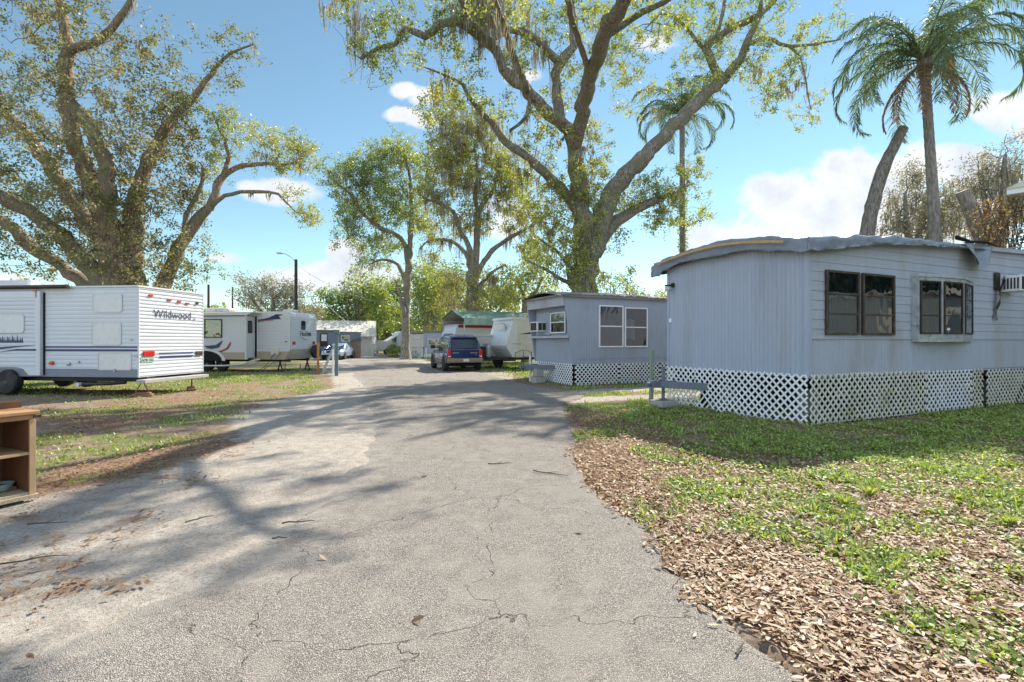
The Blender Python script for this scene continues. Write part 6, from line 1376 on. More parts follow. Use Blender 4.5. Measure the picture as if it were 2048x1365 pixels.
for x_ in (0.05, 2.5, 5.0, 7.4):
    for y_ in (0.0, WP): mb.box(x_ - .03, x_ + .03, y_ - .03, y_ + .03, 0, ze + .1)
    mb.bar((x_, 0, ze + .38), (x_, WP / 2, zr - .06), .05, .05); mb.bar((x_, WP, ze + .38), (x_, WP / 2, zr - .06), .05, .05)
mb.bar((0, 0, ze + .02), (LP, 0, ze + .02), .05, .05); mb.bar((0, WP, ze + .02), (LP, WP, ze + .02), .05, .05); mb.build('frame', M['steel'], cp)
# camper under it
cm = thing('camper', 'white camper with red roof stripe parked under the green carport', 'camper', P(920, 700, 32.3).xyz, math.atan2(.5, .87)); cm.location.z = 0
mb = MB(); mb.prism([(.0, .6), (6, .6), (6, 2.62), (.1, 2.62), (-.02, 2.5), (-.22, 1.7), (-.2, .9)], .5, 2.8, 'xz'); mb.build('body_shell', M['rv_white'], cm)
mb = MB(); mb.box(.1, 6, .488, .5, 2.44, 2.62); mb.build('stripe', M['red_stripe'], cm)
mb = MB(); mb.box(.05, 6.02, .46, 2.84, 2.622, 2.66); mb.build('roof', M['rv_white'], cm)
mb = MB(); mb.prism([(-.232, 1.75), (-.03, 2.25), (-.05, 2.27), (-.24, 1.77)], .9, 2.4, 'xz'); mb.build('window', M['pane_dark'], cm)
mb = MB(); mb.box(5.2, 5.8, .48, .51, 1.7, 2.2); mb.build('window', M['pane_dark'], cm)
wheel(cm, (3.0, .6, .34), .34, .2)
# box trailer in front
bx = thing('box_trailer', 'low cream box trailer standing between the blue vehicle and the white trailer', 'box trailer', P(972, 700, 28.5).xyz, rzC); bx.location.z = 0
mb = MB(); mb.box(-1.2, 2.0, 0, 1.9, .45, 1.84); mb.build('body_shell', M['cream'], bx, bevel=.03)
mb = MB(); mb.box(-1.24, 2.04, -.04, 1.94, 1.842, 1.92); mb.build('roof', M['rv_smooth'], bx)
mb = MB(); mb.box(-1.3, 2.0, .1, 1.8, .34, .445); mb.lathe([(.001, -.02), (.07, -.02), (.07, .0)], 'y', (-.5, -.0, .72), 12); mb.build('chassis', M['steel'], bx); wheel(bx, (.8, .0, .3), .3, .18)

# ------------------------------------------------------------------ the blue sport utility vehicle, seen from behind
def car_shell(stations, mb):
    """stations: (x, [(y, z) ring half profile bottom->top]); mirrored, lofted along x"""
    n = len(stations[0][1]); rings = []
    for x, half in stations:
        rings.append([(x, -y, z) for (y, z) in half] + [(x, y, z) for (y, z) in half[::-1]])
    m = 2 * n; vs = [p for r_ in rings for p in r_]; k = len(rings)
    fs = [(i * m + j, i * m + (j + 1) % m, (i + 1) * m + (j + 1) % m, (i + 1) * m + j) for i in range(k - 1) for j in range(m - 1)]
    fs += [list(range(m - 1, -1, -1)), [(k - 1) * m + j for j in range(m)]]
    return mb.add(vs, fs)
fwd = Vector((-.35, .937, 0)); rzS = math.atan2(fwd.y, fwd.x)     # local +x = forward
rear_c = Vector((-2.38, 25.15, 0))
sv = thing('suv', 'dark blue sport utility vehicle with muddy lower body parked with its tail towards us', 'car', rear_c, rzS)
def half(w, zb, zs, zsh, wsh, ztop_, wt):   # bottom, sill, shoulder, roof
    return [(w * .86, zb), (w * .97, zb + .06), (w, zs), (w * .995, (zs + zsh) / 2), (wsh, zsh), (wt + (wsh - wt) * .12, zsh + (ztop_ - zsh) * .86 if ztop_ > zsh + .1 else ztop_ - .02), (wt * .9, ztop_ - .02), (wt * .5, ztop_)]
lower = [(.02, half(.88, .42, .75, 1.02, .86, 1.12, .84)), (.12, half(.92, .38, .75, 1.04, .90, 1.14, .86)), (.6, half(.93, .34, .75, 1.04, .90, 1.14, .86)), (2.4, half(.93, .32, .75, 1.02, .90, 1.12, .86)),
         (3.5, half(.93, .32, .75, 1.00, .90, 1.10, .86)), (3.75, half(.93, .33, .75, .98, .88, 1.07, .84)), (4.4, half(.90, .36, .72, .92, .84, .98, .8)), (4.72, half(.82, .40, .68, .84, .76, .90, .7)), (4.80, half(.75, .42, .62, .76, .70, .82, .65))]
mb = MB(); car_shell(lower, mb); body = mb.build('body', M['suv_blue'], sv, smooth=False, bevel=.02)
# greenhouse with pillars: painted roof + glass block
gs = [(.10, 1.10, .86), (.18, 1.45, .80), (.30, 1.72, .72), (.42, 1.78, .70), (1.8, 1.83, .70), (2.6, 1.80, .69), (2.85, 1.74, .67), (3.55, 1.12, .80)]
def gh(x, zt_, wt, zb=1.08, wb=.88): return (x, [(wb, zb), (wb + (wt - wb) * .33, zb + (zt_ - zb) * .33), (wb + (wt - wb) * .66, zb + (zt_ - zb) * .66), (wt, zt_ - .05), (wt * .93, zt_), (wt * .4, zt_ + .015)])
mb = MB(); car_shell([gh(x, z, w) for x, z, w in gs], mb); mb.build('greenhouse', M['suv_blue'], sv, bevel=.01)
def side_glass(mb, xz, off=.012):
    for sg in (-1, 1):
        vs = []
        for (x, z) in xz:
            w = .88 + (.70 - .88) * (z - 1.08) / .66; vs.append((x, sg * (w + off), z))
        mb.add(vs if sg < 0 else vs[::-1], [list(range(len(vs)))])
mb = MB(); side_glass(mb, [(.34, 1.18), (1.12, 1.18), (1.14, 1.62), (.46, 1.62)]); side_glass(mb, [(1.20, 1.17), (2.06, 1.17), (2.02, 1.65), (1.22, 1.63)]); side_glass(mb, [(2.14, 1.17), (3.22, 1.17), (2.74, 1.62), (2.11, 1.65)]); mb.build('side_window', M['car_glass'], sv)
mb = MB(); mb.add([(.055, .74, 1.16), (.055, -.74, 1.16), (.215, -.66, 1.64), (.215, .66, 1.64)], [(0, 1, 2, 3)]); mb.add([(.05, -.70, 1.15), (.05, .70, 1.15), (.06, .7, 1.17), (.06, -.7, 1.17)], [(0, 1, 2, 3)]); mb.build('rear_window', M['car_glass'], sv)
mb = MB(); mb.box(.10, .36, -.64, .64, 1.70, 1.755); mb.build('spoiler', M['suv_blue'], sv, bevel=.015)
mb = MB(); mb.tube([(.05, .1, 1.16), (.05, -.35, 1.20)], .012, 5); mb.build('wiper', M['dark_metal'], sv)
mb = MB(); mb.box(-.06, .16, -.93, .93, .44, .68); mb.box(-.10, .10, -.86, .86, .48, .64); bp = mb.build('bumper', M['suv_tan'], sv, bevel=.03)
mb = MB(); mb.box(-.108, -.10, -.17, .13, .50, .64); mb.build('licence_plate', M['plate'], sv)
for sg in (-1, 1):
    mb = MB(); mb.box(-.005, .16, sg * .74 if sg > 0 else -.91, .91 if sg > 0 else -.74, .72, 1.10); mb.build('tail_lamp', M['red_lens'], sv, bevel=.03)
    mb = MB(); mb.box(-.012, -.004, *( (.76, .88) if sg > 0 else (-.88, -.76)), .74, .79); mb.build('reversing_lamp', M['white_paint'], sv)
mb = MB(); mb.box(-.0, .03, -.70, .70, 1.10, 1.115); mb.build('tailgate_trim', M['steel'], sv)
text(sv, 'DODGE', .085, (.008, .50, .92), (R(90), 0, R(-90)), M['silver_ink'], off=.002); text(sv, 'DURANGO', .075, (.008, -.46, .92), (R(90), 0, R(-90)), M['silver_ink'], off=.002); text(sv, 'SLT', .05, (.008, -.58, .83), (R(90), 0, R(-90)), M['silver_ink'], off=.002)
mb = MB(); 
for sg in (-1, 1):
    mb.box(.9, 2.85, sg * .935 - .012, sg * .935 + .012, .42, .62); mb.box(1.05, 2.9, sg * .98 - .06, sg * .98 + .06, .34, .39)
    for cx in (.78, 3.72):
        n = 14; o_ = [(cx + .47 * math.cos(math.pi * i / n), .42 + .47 * math.sin(math.pi * i / n)) for i in range(n + 1)]; q_ = [(cx + .38 * math.cos(math.pi * i / n), .42 + .38 * math.sin(math.pi * i / n)) for i in range(n + 1)]
        for y_ in (sg * .955,):
            vs = [(p[0], y_, p[1]) for p in o_ + q_] + [(p[0], y_ - sg * .04, p[1]) for p in o_ + q_]
            mb.add(vs, [(i, i + 1, n + 2 + i, n + 1 + i) for i in range(n)] + [(i + 2 * n + 2, i + 1 + 2 * n + 2, i + 1, i) for i in range(n)])
mb.build('cladding', M['suv_tan'], sv)
mb = MB()
for sg in (-1, 1):
    for cx in (.78, 3.72):
        n = 14; q_ = [(cx + .39 * math.cos(math.pi * i / n), .40 + .40 * math.sin(math.pi * i / n)) for i in range(n + 1)] + [(cx - .39, .33), (cx + .39, .33)]
        mb.add([(p[0], sg * .945, p[1]) for p in q_], [list(range(len(q_)))])
mb.build('wheel_well', M['dark'], sv)
for cx in (.78, 3.72):
    for sg in (-1, 1): wheel(sv, (cx, sg * .86, .37), .37, .25, 'y', 'wheel', 'alu_worn', sgn=sg)
for sg in (-1, 1):
    mb = MB(); mb.tube([(2.98, sg * .86, 1.20), (2.98, sg * 1.0, 1.22)], .025, 6); mb.prism(rrect(-.12, .12, 1.14, 1.33, .05), 2.90, 3.02, 'yz'); 
    for p in mb.v[-40:]: pass
    mb2 = MB(); mb2.tube([(2.98, sg * .86, 1.20), (2.98, sg * 1.0, 1.22)], .025, 6); mb2.M = Matrix.Translation((0, sg * 1.08, 0)); mb2.prism(rrect(-.12, .12, 1.14, 1.33, .05), 2.90, 3.02, 'yz'); mb2.build('mirror', M['dark_metal'], sv)
mb = MB()
for sg in (-1, 1): mb.tube([(.5, sg * .6, 1.80), (.6, sg * .6, 1.86), (2.3, sg * .6, 1.88), (2.45, sg * .6, 1.83)], .018, 6)
for x_ in (.75, 1.7): mb.tube([(x_, -.6, 1.87), (x_, .6, 1.87)], .016, 6)
mb.build('roof_rack', M['suv_tan'], sv)
mb = MB(); mb.box(.3, 4.4, -.7, .7, .26, .36); mb.tube([(.0, .5, .34), (.6, .5, .34)], .03, 8); mb.build('underbody', M['dark'], sv)

# ------------------------------------------------------------------ silver coupe with navy bonnet, seen from its front left
cpos = P(664, 722, 38.2); cpos.z = 0
hd = Vector((-.50, -.866, 0)); hd = Vector((-.62, -.785, 0))
hd = Vector((.064, -.998, 0)); ct = thing('coupe', 'silver coupe with dark blue bonnet parked beside the striped home', 'car', P(662, 722, 40.5).xyz, math.atan2(hd.y, hd.x)); ct.location.z = 0
st = [(-4.45, half(.78, .45, .68, .86, .74, .98, .7)), (-4.2, half(.88, .34, .62, .90, .82, 1.03, .78)), (-3.4, half(.92, .26, .62, .88, .86, .98, .82)), (-1.6, half(.92, .24, .60, .86, .86, .96, .82)), (-.5, half(.90, .26, .58, .80, .82, .88, .78)), (-.08, half(.82, .30, .52, .74, .74, .80, .7)), (0, half(.76, .32, .50, .70, .70, .76, .66))]
mb = MB(); car_shell(st, mb); mb.build('body', M['car_silver'], ct, bevel=.02)
mb = MB(); car_shell([gh(x, z, w, .92, .82) for x, z, w in ((-4.0, 1.0, .74), (-3.3, 1.28, .60), (-2.6, 1.37, .58), (-2.2, 1.34, .58), (-1.3, .96, .72))], mb); mb.build('cabin', M['car_silver'], ct)
mb = MB(); mb.add([(-2.20, -.53, 1.30), (-2.20, .53, 1.30), (-1.34, .68, .97), (-1.34, -.68, .97)], [(0, 1, 2, 3)]); mb.v = [p + Vector((.03, 0, .02)) for p in mb.v]; mb.build('windscreen', M['car_glass'], ct)
mb = MB()
for sg in (-1, 1): mb.add([(-3.5, sg * .74, 1.0), (-1.75, sg * .80, .98), (-2.3, sg * .62, 1.27), (-3.1, sg * .63, 1.24)], [(0, 1, 2, 3)])
mb.build('side_window', M['car_glass'], ct)
mb = MB(); mb.grid(lambda a, b: Vector((-1.42 + 1.30 * a, -.68 + 1.36 * b, .985 - .125 * a ** 1.3 + .02 * math.sin(math.pi * b))), 6, 6); mb.box(-.02, .02, -.60, .60, .56, .76); mb.build('bonnet', M['car_navy'], ct)
for sg in (-1, 1):
    mb = MB(); mb.lathe([(.001, .035), (.09, .03), (.10, .0)], 'x', (.01, sg * .46, .66), 14); mb.build('headlight', M['white_paint'], ct)
mb = MB(); mb.box(-.0, .05, -.72, .72, .30, .42); mb.build('grille', M['dark'], ct)
mb = MB(); mb.box(-4.5, -4.25, -.75, .75, 1.06, 1.10); mb.box(-4.4, -4.3, -.6, -.55, .98, 1.06); mb.box(-4.4, -4.3, .55, .6, .98, 1.06); mb.build('spoiler', M['car_silver'], ct)
for cx in (-.85, -3.6):
    for sg in (-1, 1): wheel(ct, (cx, sg * .84, .33), .33, .22, 'y', 'wheel', 'alu_worn', sgn=sg)
mb = MB(); mb.box(-1.55, -1.42, .86, 1.0, .92, 1.04); mb.box(-1.55, -1.42, -1.0, -.86, .92, 1.04); mb.build('mirror', M['car_silver'], ct)

# ------------------------------------------------------------------ striped blue home and white roofed house at the far left
def dirw(a, b): return math.atan2(b[1] - a[1], b[0] - a[0])
pa = G(600, 722); pb = G(716, 720)
sh_ = thing('mobile_home', 'blue grey lap sided mobile home behind the silver coupe', 'mobile home', P(590, 700, 39.8).xyz, dirw(P(590, 0, 39.8), P(712, 0, 44.5))); sh_.location.z = 0
Ls = 6.6
zs_ = lambda u_: 2.68
mb = MB(); mb.sheet([(0, 0), (Ls * .6, 0)], laps(.3, 2.38, .20, .05)); mb.box(0, Ls * .6, .0, 3.2, .3, 2.36); mb.box(Ls * .6, Ls, .35, 3.2, .3, 2.26); mb.M = Matrix.Translation((0, .35, 0)); mb.sheet([(Ls * .6, 0), (Ls, 0)], laps(.3, 2.28, .20, .05)); mb.build('wall', mat('lap_siding_blue', (.20, .235, .30), .6, var=.06), sh_)
mb = MB(); mb.box(-.05, Ls * .6 + .04, -.08, 3.25, 2.39, 2.50); mb.box(Ls * .6 + .05, Ls + .04, .28, 3.25, 2.29, 2.38); mb.build('roof', M['roof_grey'], sh_)
mb = MB(); mb.box(-.03, Ls * .6, -.05, .0, .0, .30); mb.box(Ls * .6, Ls, .30, .34, .0, .30); mb.build('skirting', M['pipe_white'], sh_)
for (x_, r_) in ((.55, .12), (.95, .09), (2.1, .13), (3.0, .13)):
    mb = MB(); mb.lathe([(r_ * .6, 2.48), (r_ * .6, 2.62), (r_, 2.64), (r_, 2.70), (.01, 2.74)], 'z', (x_, .5, 0), 10); mb.build('roof_vent', M['steel'], sh_)
for (a, b) in ((.35, .75), (1.0, 1.4)): sash_window(sh_, a, b, 1.75, 2.2, -.055, M['white_paint'], 'dark', bars=(), fw=.04)
mb = MB(); mb.box(2.3, 2.8, -.12, -.035, 1.55, 2.1); mb.build('meter_box', M['white_paint'], sh_); mb = MB(); mb.box(2.2, 2.9, -.07, -.034, 1.1, 2.2); mb.build('meter_board', M['dark_metal'], sh_)
sash_window(sh_, 4.5, 5.4, 1.5, 2.05, .32, M['white_paint'], 'dark', bars=(), fw=.05)
hs = thing('house', 'house with big weathered white metal roof behind the striped blue home', 'house', P(560, 700, 49).xyz, dirw(P(560, 0, 49), P(720, 0, 51))); hs.location.z = 0
Lh = 8.9
mb = MB(); mb.grid(lambda a, b: Vector((-.3 + (Lh + .6) * a, -.5 + 3.8 * b, 2.05 + 1.72 * b + (.02 if int(a * 64) % 4 == 0 else 0))), 64, 1); mb.grid(lambda a, b: Vector((-.3 + (Lh + .6) * a, 3.3 + 3.8 * b, 3.77 - 1.72 * b)), 4, 1); mb.box(-.3, Lh + .3, -.52, -.50, 1.96, 2.06); mb.build('roof', M['roof_metal'], hs)
mb = MB(); mb.box(0, Lh, 0, 6.6, 0, 2.15); mb.prism([(0, 2.15), (6.6, 2.15), (3.3, 3.70)], .0, Lh, 'yz'); mb.build('wall', M['cream'], hs)
mb = MB(); mb.box(Lh - .1, Lh + .0, -.45, -.35, 0, 2.0); mb.build('porch_post', M['white_paint'], hs)
# two storey grey house sliver at right of it
h3 = thing('house', 'pale blue grey house sliver between the white roofed house and the cargo trailer', 'house', P(742, 700, 56).xyz, .15); h3.location.z = 0
mb = MB(); mb.box(-1.6, .0, 0, 5, 0, 3.6); mb.build('wall', M['blue_siding'], h3); mb = MB(); mb.box(-1.8, .2, -.2, 5.2, 3.61, 3.75); mb.build('roof', M['roof_grey'], h3)
mb = MB(); mb.box(-1.3, -1.0, -.03, -.0, 2.3, 3.1); mb.build('window', M['pane_dark'], h3)
mb = MB(); mb.prism([(-1.9, 1.55), (.35, 1.35), (.35, 1.43), (-1.9, 1.66)], -2.4, .0, 'xz'); mb.box(.2, .3, -2.3, -2.2, 0, 1.4); mb.build('porch_roof', M['shed_roof'], h3)
sd2 = thing('utility_cupboard', 'small cream utility cupboard right of the brown shed', 'cupboard', P(736, 700, 52).xyz, .1); sd2.location.z = 0
mb = MB(); mb.box(-.55, .55, 0, .8, 0, 1.15); mb.build('body', M['cream'], sd2, bevel=.02); mb = MB(); mb.box(-.6, .6, -.05, .85, 1.15, 1.2); mb.build('lid', M['rv_smooth'], sd2)
# brown shed
sd = thing('garden_shed', 'brown plastic garden shed with grey gable roof behind the coupe', 'shed', P(688, 700, 44.2).xyz, .42); sd.location.z = 0
mb = MB(); mb.sheet(ribs_v(0, 1.4, .14, .02), [(0, 0), (1.55, 0)]); mb.box(0, 1.4, .01, 1.1, 0, 1.54); mb.M = Matrix.Translation((1.4, 0, 0)) @ Matrix.Rotation(R(90), 4, 'Z'); mb.prism([(0, 0), (1.1, 0), (1.1, 1.54), (.55, 1.78), (0, 1.54)], -.03, .0, 'xz'); mb.build('wall', M['brown_plastic'], sd)
mb = MB(); mb.prism([(-.08, 1.52), (.55, 1.82), (1.18, 1.52), (1.18, 1.58), (.55, 1.89), (-.08, 1.58)], -.08, 1.5, 'yz'); mb.build('roof', M['shed_roof'], sd)
mb = MB(); mb.box(1.432, 1.45, .45, .65, 1.62, 1.72); mb.build('vent', M['white_paint'], sd)
# posts near the grass edge
def post(name, label, px, py, H_, w_, m, cap=None, lean=(0, 0), grp='posts beside the grass'):
    p = G(px, py); mb = MB(); o = None
    t = thing(name, label, 'post', p, HR * .6, grp)
    mb.bar((0, 0, -.1), (lean[0], lean[1], H_), w_, w_, up=(0, 1, 0)); mb.build('shaft', M[m], t, bevel=.006)
    if cap: mb = MB(); mb.box(-w_ * .85, w_ * .85, -w_ * .85, w_ * .85, H_ - .02, H_ + .16); mb.build('cap', M[m], t, bevel=.01)
    return t
post('wooden_post', 'orange brown wooden stake left of the other posts', 636, 746, 1.46, .10, 'orange_wood')
post('wooden_post', 'thick dark teal post with square cap', 673, 751, 1.90, .15, 'post_teal', cap=True)
post('wooden_post', 'thin whitish post just left of the capped post', 666, 749, 1.15, .09, 'white_paint')
post('wooden_post', 'weathered greenish post on the lawn before the gap between the homes', 1302, 807, 1.34, .085, 'post_green', grp='posts beside the grass', lean=(.03, 0))
p0 = G(645, 747); p1 = P(669, 692, p0.y + .1)
br = thing('wooden_brace', 'pale green board leaning diagonally against the capped post', 'board', p0)
mb = MB(); mb.bar((0, 0, 0), p1 - p0, .12, .04, up=(0, 1, 0)); mb.build('board', M['post_pale'], br, bevel=.004)
mb_ = thing('meter_box', 'small meter box on a board above the orange stake', 'meter box', P(637, 700, 38).xyz); mb_.location.z = 0
# survey stakes under the second trailer
for (px, lab) in ((570, 'left'), (600, 'middle'), (614, 'right')):
    p = G(px, 738 if px < 590 else 741); mb = MB(); mb.bar((0, 0, 0), (.02, 0, .30), .05, .03); o = mb.build('small_stake', M['wood_grey']); o.location = p; tag(o, lab + ' short wooden stake in the ground behind the second trailer', 'stake', 'short stakes by the second trailer')
bpy.data.objects.remove(mb_)
# dish antenna on a pole
dn = thing('dish_antenna', 'round cream dish on a short pole left of the white cargo trailer', 'dish antenna', P(748, 700, 48).xyz); dn.location.z = 0
mb = MB(); mb.tube([(0, 0, 0), (0, 0, .75)], .03, 6); mb.build('pole', M['steel'], dn); mb = MB(); mb.lathe([(.001, .03), (.2, .0), (.3, -.06), (.31, -.05)], 'y', (0, -.05, 1.0), 18); mb.build('dish', M['cream'], dn)
# white cargo trailer
cg = thing('cargo_trailer', 'white enclosed cargo trailer at the far end of the road', 'cargo trailer', P(751, 700, 56).xyz, .12); cg.location.z = 0
mb = MB(); mb.box(.0, 1.75, 0, 3.2, .35, 1.62); mb.prism([(.0, .35), (.0, 1.62), (.0, 1.62)], 0, 1, 'xz'); mb.build('body_shell', M['rv_white'], cg, bevel=.04)
mb = MB(); mb.box(.48, .50, -.012, .0, .37, 1.6); mb.box(0, 1.75, -.012, 0, .35, .42); mb.build('trim', M['steel'], cg); wheel(cg, (1.2, -.08, .30), .30, .18)
mb = MB(); mb.bar((.0, .3, .4), (-.4, .3, .25), .06, .06); mb.build('hitch_tongue', M['dark_metal'], cg)
# small white arched camper behind the slim trunk
ca = thing('camper', 'old white camper with rounded nose half hidden by the slim tree trunk', 'camper', P(793, 700, 50).xyz, .55); ca.location.z = 0
mb = MB(); mb.prism([(0.2, .35), (3.2, .35), (3.2, 2.55), (.55, 2.55), (.25, 2.35), (.1, 1.9), (.05, 1.0)], 0, 2, 'xz'); mb.build('body_shell', M['rv_white'], ca)
mb = MB(); mb.prism([(-.9, 1.45), (.15, 2.05), (.15, 2.15), (-.95, 1.52)], .1, 1.8, 'xz'); mb.build('awning', M['rv_smooth'], ca); mb = MB(); mb.box(.02, .10, .4, 1.4, 1.45, 1.95); mb.build('window', M['pane_dark'], ca)
# low blue/beige mobile home right of the trunk
pl2 = thing('mobile_home', 'low mobile home with beige left half and blue right half behind the bicycles', 'mobile home', P(815, 700, 47.5).xyz, dirw(P(815, 0, 47.5), P(905, 0, 46.0))); pl2.location.z = 0
mb = MB(); mb.sheet([(0, 0), (1.78, 0)], laps(.35, 2.25, .15, .02)); mb.box(0, 1.78, .01, 3, .35, 2.24); mb.build('beige_wall', M['cream'], pl2)
mb = MB(); mb.box(1.80, 7.0, -.15, 3, .35, 2.36); mb.build('blue_wall', M['blue_siding'], pl2)
mb = MB(); mb.prism([(-.2, 2.27), (1.9, 2.32), (1.9, 2.5), (-.2, 2.58)], -.2, 3.2, 'xz'); mb.box(1.92, 7.1, -.3, 3.2, 2.37, 2.46); mb.build('roof', M['roof_grey'], pl2)
sash_window(pl2, 2.3, 4.6, 1.15, 1.75, -.155, M['pipe_white'], 'curtain_reflection_pale', bars=(.5,), fw=.05)
mb = MB(); lattice(mb, 1.8, 7.0, 0, .36, .12, .03, y=-.18); lattice(mb, 0, 1.78, 0, .36, .12, .03, y=-.03); mb.build('lattice_panel', M['white_plastic'], pl2)
mb = MB(); mb.box(.7, 1.35, -.06, -.02, 1.75, 1.95); mb.build('awning', M['rv_smooth'], pl2)
pp_ = P(852, 700, 44); o = thing('marker_post', 'short white pipe standing in front of the low blue home', 'post', (pp_.x, 44, 0)); mb = MB(); mb.tube([(0, 0, 0), (0, 0, .95)], .05, 8); mb.build('pipe', M['pipe_white'], o)
# bicycle and covered bicycle, bucket
def bicycle(px, Y, rz, label, m):
    b = thing('bicycle', label, 'bicycle', P(px, 700, Y).xyz, rz); b.location.z = 0
    for x_ in (-.5, .52):
        mb = MB(); mb.tube([(x_ + .33 * math.cos(R(a)), 0, .34 + .33 * math.sin(R(a))) for a in range(0, 361, 20)], .02, 6); 
        for a in range(0, 180, 30): mb.tube([(x_ + .32 * math.cos(R(a)), 0, .34 + .32 * math.sin(R(a))), (x_ - .32 * math.cos(R(a)), 0, .34 - .32 * math.sin(R(a)))], .004, 3)
        mb.build('wheel', M['black'], b)
    mb = MB()
    for a, c in (((-.5, 0, .34), (-.1, 0, .32)), ((-.5, 0, .34), (-.2, 0, .78)), ((-.1, 0, .32), (-.22, 0, .88)), ((-.1, 0, .32), (.33, 0, .75)), ((-.2, 0, .78), (.33, 0, .80)), ((.52, 0, .34), (.30, 0, 1.0))): mb.tube([a, c], .018, 6)
    mb.build('frame', M[m], b)
    mb = MB(); mb.prism([(-.36, .90), (-.10, .92), (-.10, .95), (-.38, .95)], -.05, .05, 'xz'); mb.build('saddle', M['dark'], b)
    mb = MB(); mb.tube([(.25, -.28, 1.02), (.33, 0, 1.0), (.25, .28, 1.02)], .015, 6); mb.build('handlebar', M['dark_metal'], b)
bicycle(829, 43.6, R(-62), 'bicycle leaning right of the slim tree trunk', 'steel')
bicycle(847, 43.0, R(-80), 'dark bicycle standing by the corner of the beige and blue walls', 'dark_metal')
bk = thing('bucket', 'pale blue bucket standing between the two bicycles', 'bucket', P(838, 700, 43.3).xyz); bk.location.z = 0
mb = MB(); mb.lathe([(.13, 0), (.19, .5), (.2, .5), (.2, .53), (.17, .53)], 'z', (0, 0, 0), 14); mb.build('pail', M['bowl'], bk)
# shrub by the white camper
rw = np.random.RandomState(3); n = 900; q = rw.normal(size=(n, 3)); q /= np.linalg.norm(q, axis=1)[:, None]; ce = P(787, 700, 48)
sb = thing('shrub', 'small dense green shrub left of the slim trunk foot', 'shrub'); leaf_mesh(rw, 'foliage', np.array([ce.x, 48, .65]) + q * rw.rand(n, 1) ** .4 * np.array([.75, .7, .75]), M['leaf_green'], sb, (.12, .22))

# ------------------------------------------------------------------ street lamp, poles, wires
lp = thing('street_lamp', 'tall dark pole with a curved arm lamp above the trailers', 'street lamp', P(592, 700, 45).xyz); lp.location.z = 0
mb = MB(); mb.tube([(0, 0, 0), (0, 0, 9.0)], [.17, .13], 10); mb.build('pole', M['dark_metal'], lp)
mb = MB(); mb.tube([(0, 0, 8.75), (-.5, 0, 9.25), (-.95, 0, 9.5), (-1.3, 0, 9.58)], .035, 6); mb.build('arm', M['steel'], lp)
mb = MB(); mb.prism(rrect(-1.75, -1.25, 9.5, 9.64, .05), -.12, .12, 'xz'); mb.build('lamp_head', M['steel'], lp)
for (px, Y, top) in ((417, 52, 570), (465, 70, 575)):
    z = EYE + (683 - top) / F * Y; o = thing('utility_pole', 'thin distant utility pole %s' % ('just right of the lettered trailer rear' if px < 430 else 'farther right above the second trailer'), 'utility pole', P(px, 700, Y).xyz, 0, 'distant utility poles'); o.location.z = 0
    mb = MB(); mb.tube([(0, 0, 0), (0, 0, z)], [.15, .11], 8); mb.build('shaft', M['dark_metal'], o)
def wire(a, b, sag, lab, r_=.012):
    mb = MB(); pts = [a.lerp(b, i / 16) - Vector((0, 0, sag * 4 * (i / 16) * (1 - i / 16))) for i in range(17)]; mb.tube(pts, r_, 4); o = mb.build('overhead_wire', M['steel']); tag(o, lab, 'wire', 'overhead wires')
wire(P(592, 530, 45), P(815, 610, 42.5), .9, 'wire sagging from the lamp pole to the slim oak trunk')
wire(P(592, 538, 45), P(720, 665, 50), .5, 'wire from the lamp pole down to the white roof')
wire(P(1960, 498, 13.9), P(2150, 478, 16), .1, 'white wire running off the roof of the large home', .012)
wire(P(592, 530, 45), P(417, 575, 52), .6, 'wire from the lamp pole to the thin pole at left')

# ------------------------------------------------------------------ neighbour house eave at the right edge with vine
nh = thing('house', 'neighbour house with white eave just entering at the upper right edge', 'house', P(2014, 700, 17.2).xyz, R(-47)); nh.location.z = 0
mb = MB(); mb.prism([(0, 6.62), (9, 6.62), (9, 6.8), (.0, 6.8)], -.2, 6, 'xz'); mb.build('fascia', M['white_paint'], nh)
mb = MB(); mb.prism([(-.05, 6.80), (9, 6.80), (9, 8.2), (1.2, 7.4)], -.25, 6, 'xz'); mb.build('roof', M['roof_metal'], nh)
mb = MB(); mb.box(.6, 9, .5, 5.8, 0, 6.6); mb.build('wall', M['cream'], nh)
rw = np.random.RandomState(13); n = 2600; base = nh.location
c = np.stack([base.x + .2 + rw.normal(0, .5, n), base.y + .35 + rw.normal(0, .35, n), rw.uniform(3.0, 6.6, n)], 1)
vt = thing('climbing_vine', 'reddish brown vine tangle under the white eave at the right edge', 'vine')
leaf_mesh(rw, 'foliage', c, leafmat('red_vine_leaf', [(.16, .06, .03), (.28, .12, .05), (.35, .25, .07), (.16, .15, .05)], .4), vt, (.07, .13))
mb = MB(); rr_ = random.Random(8)
for k in range(46):
    x_ = base.x + rr_.uniform(-.6, .9); y_ = base.y + rr_.uniform(-.1, .8); mb.tube([(x_, y_, 2.8), (x_ + rr_.uniform(-.3, .3), y_ + rr_.uniform(-.2, .2), 4.2), (x_ + rr_.uniform(-.4, .5), y_ + rr_.uniform(-.2, .2), 5.5), (x_ + rr_.uniform(-.3, .8), y_, 6.6)], [.03, .02, .015, .01], 4)
mb.build('stem', M['twig'], vt)

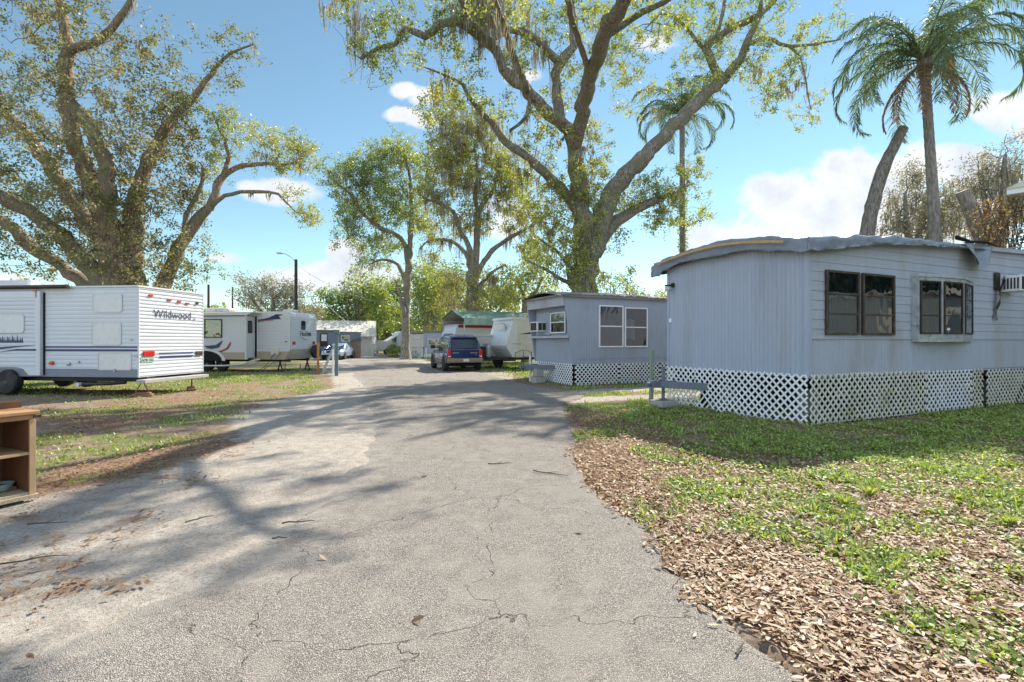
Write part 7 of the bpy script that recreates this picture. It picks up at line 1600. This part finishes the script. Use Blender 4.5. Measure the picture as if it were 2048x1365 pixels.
# ------------------------------------------------------------------ wooden cabinet in the left foreground
CBR = R(64); cb = thing('cabinet', 'discarded open wooden cabinet standing at the left edge', 'cabinet', (G(70, 995).x, G(70, 995).y, .0), CBR)
WB_ = 1.1; DB = .62; HB = .86     # width to the left, depth away
mb = MB(); mb.box(-.035, .0, .0, DB, .03, HB - .04); mb.build('side_panel', M['cabinet'], cb, bevel=.003)
mb = MB(); mb.box(-WB_, -WB_ + .03, .0, DB, .03, HB - .04); mb.build('side_panel', M['cabinet'], cb, bevel=.003)
mb = MB(); mb.box(-WB_ + .03, -.035, DB - .03, DB - .02, .03, HB - .04); mb.box(-.042, -.036, .04, DB - .03, .06, HB - .07); mb.build('back_panel', M['cabinet_in'], cb)
mb = MB(); mb.box(-WB_ - .02, .03, -.03, DB + .02, HB - .035, HB); mb.box(-WB_, .0, -.005, .03, HB - .085, HB - .037); mb.build('top', M['cabinet'], cb, bevel=.006)
mb = MB(); mb.box(-.045, .004, -.012, -.0, .03, HB - .09); mb.box(-WB_ / 2 - .03, -WB_ / 2 + .03, -.012, .0, .06, HB - .09); mb.build('face_frame', M['cabinet_edge'], cb, bevel=.003)
mb = MB(); mb.box(-WB_ + .03, -.045, .0, DB - .04, .43, .455); mb.build('shelf', M['cabinet_edge'], cb)
mb = MB(); mb.bar((-WB_, .30, .50), (-.28, .36, .505), .03, .025); mb.build('loose_rail', M['cabinet_edge'], cb)
mb = MB(); mb.box(-WB_, .0, .0, DB, .03, .06); mb.box(-WB_ - .01, .02, -.03, .03, -.0, .035); mb.build('plinth', M['chipboard'], cb)
mb = MB(); mb.box(-.02, .035, -.035, -.02, HB - .07, HB - .045); mb.build('hinge', M['dark_metal'], cb)
mb = MB(); mb.prism([(-.30, .0), (-.06, .0), (-.06, .03), (-.22, .09)], .22, .34, 'xz'); mb.v = [p + Vector((0, 0, .062)) for p in mb.v]; o = mb.build('wood_scrap', M['cabinet_in']); o.location = cb.location; o.rotation_euler = cb.rotation_euler; tag(o, 'broken wood scrap lying inside the open cabinet', 'wood scrap')
o = thing('bowl', 'pale blue bowl on the bottom of the open cabinet', 'bowl', cb.location + Matrix.Rotation(CBR, 3, 'Z') @ Vector((-.16, .30, .062)))
mb = MB(); mb.lathe([(.06, 0), (.085, .012), (.11, .07), (.115, .075), (.105, .072), (.08, .02), (.001, .015)], 'z', (0, 0, 0), 24); mb.build('dish_body', M['bowl'], o, smooth=True)
o = thing('wooden_box', 'small wooden tray standing on top of the cabinet', 'tray', cb.location + Matrix.Rotation(CBR, 3, 'Z') @ Vector((-.12, .42, HB)), CBR)
mb = MB(); mb.box(-.3, .17, 0, .18, .0, .065); mb.build('tray_body', M['cabinet_in'], o, bevel=.004)

# ------------------------------------------------------------------ the home on the next lot, out of frame at right; the big windows mirror it
nb = thing('mobile_home', 'pale corrugated mobile home facing the windows of the large home from across the lawn', 'mobile home', (14.5, 9.5, 0), R(-62))
mb = MB(); mb.sheet(ribs_v(0, 12, .16, .02), [(.5, 0), (3.0, 0)]); mb.M = None; mb.build('wall', M['beige_metal'], nb).rotation_euler = (0, 0, 0)
mb = MB(); mb.box(0, 12, .02, 3.6, .5, 2.98); mb.build('body_shell', M['beige_metal'], nb); mb = MB(); mb.box(-.2, 12.2, -.25, 3.8, 3.0, 3.15); mb.build('roof', M['roof_metal'], nb)
sash_window(nb, 2, 3.2, 1.4, 2.4, -.03, M['white_paint'], 'dark'); sash_window(nb, 6, 7.2, 1.4, 2.4, -.03, M['white_paint'], 'dark')
mb = MB(); mb.box(0, 12, .0, .03, 0, .5); mb.build('skirting', M['pipe_white'], nb)
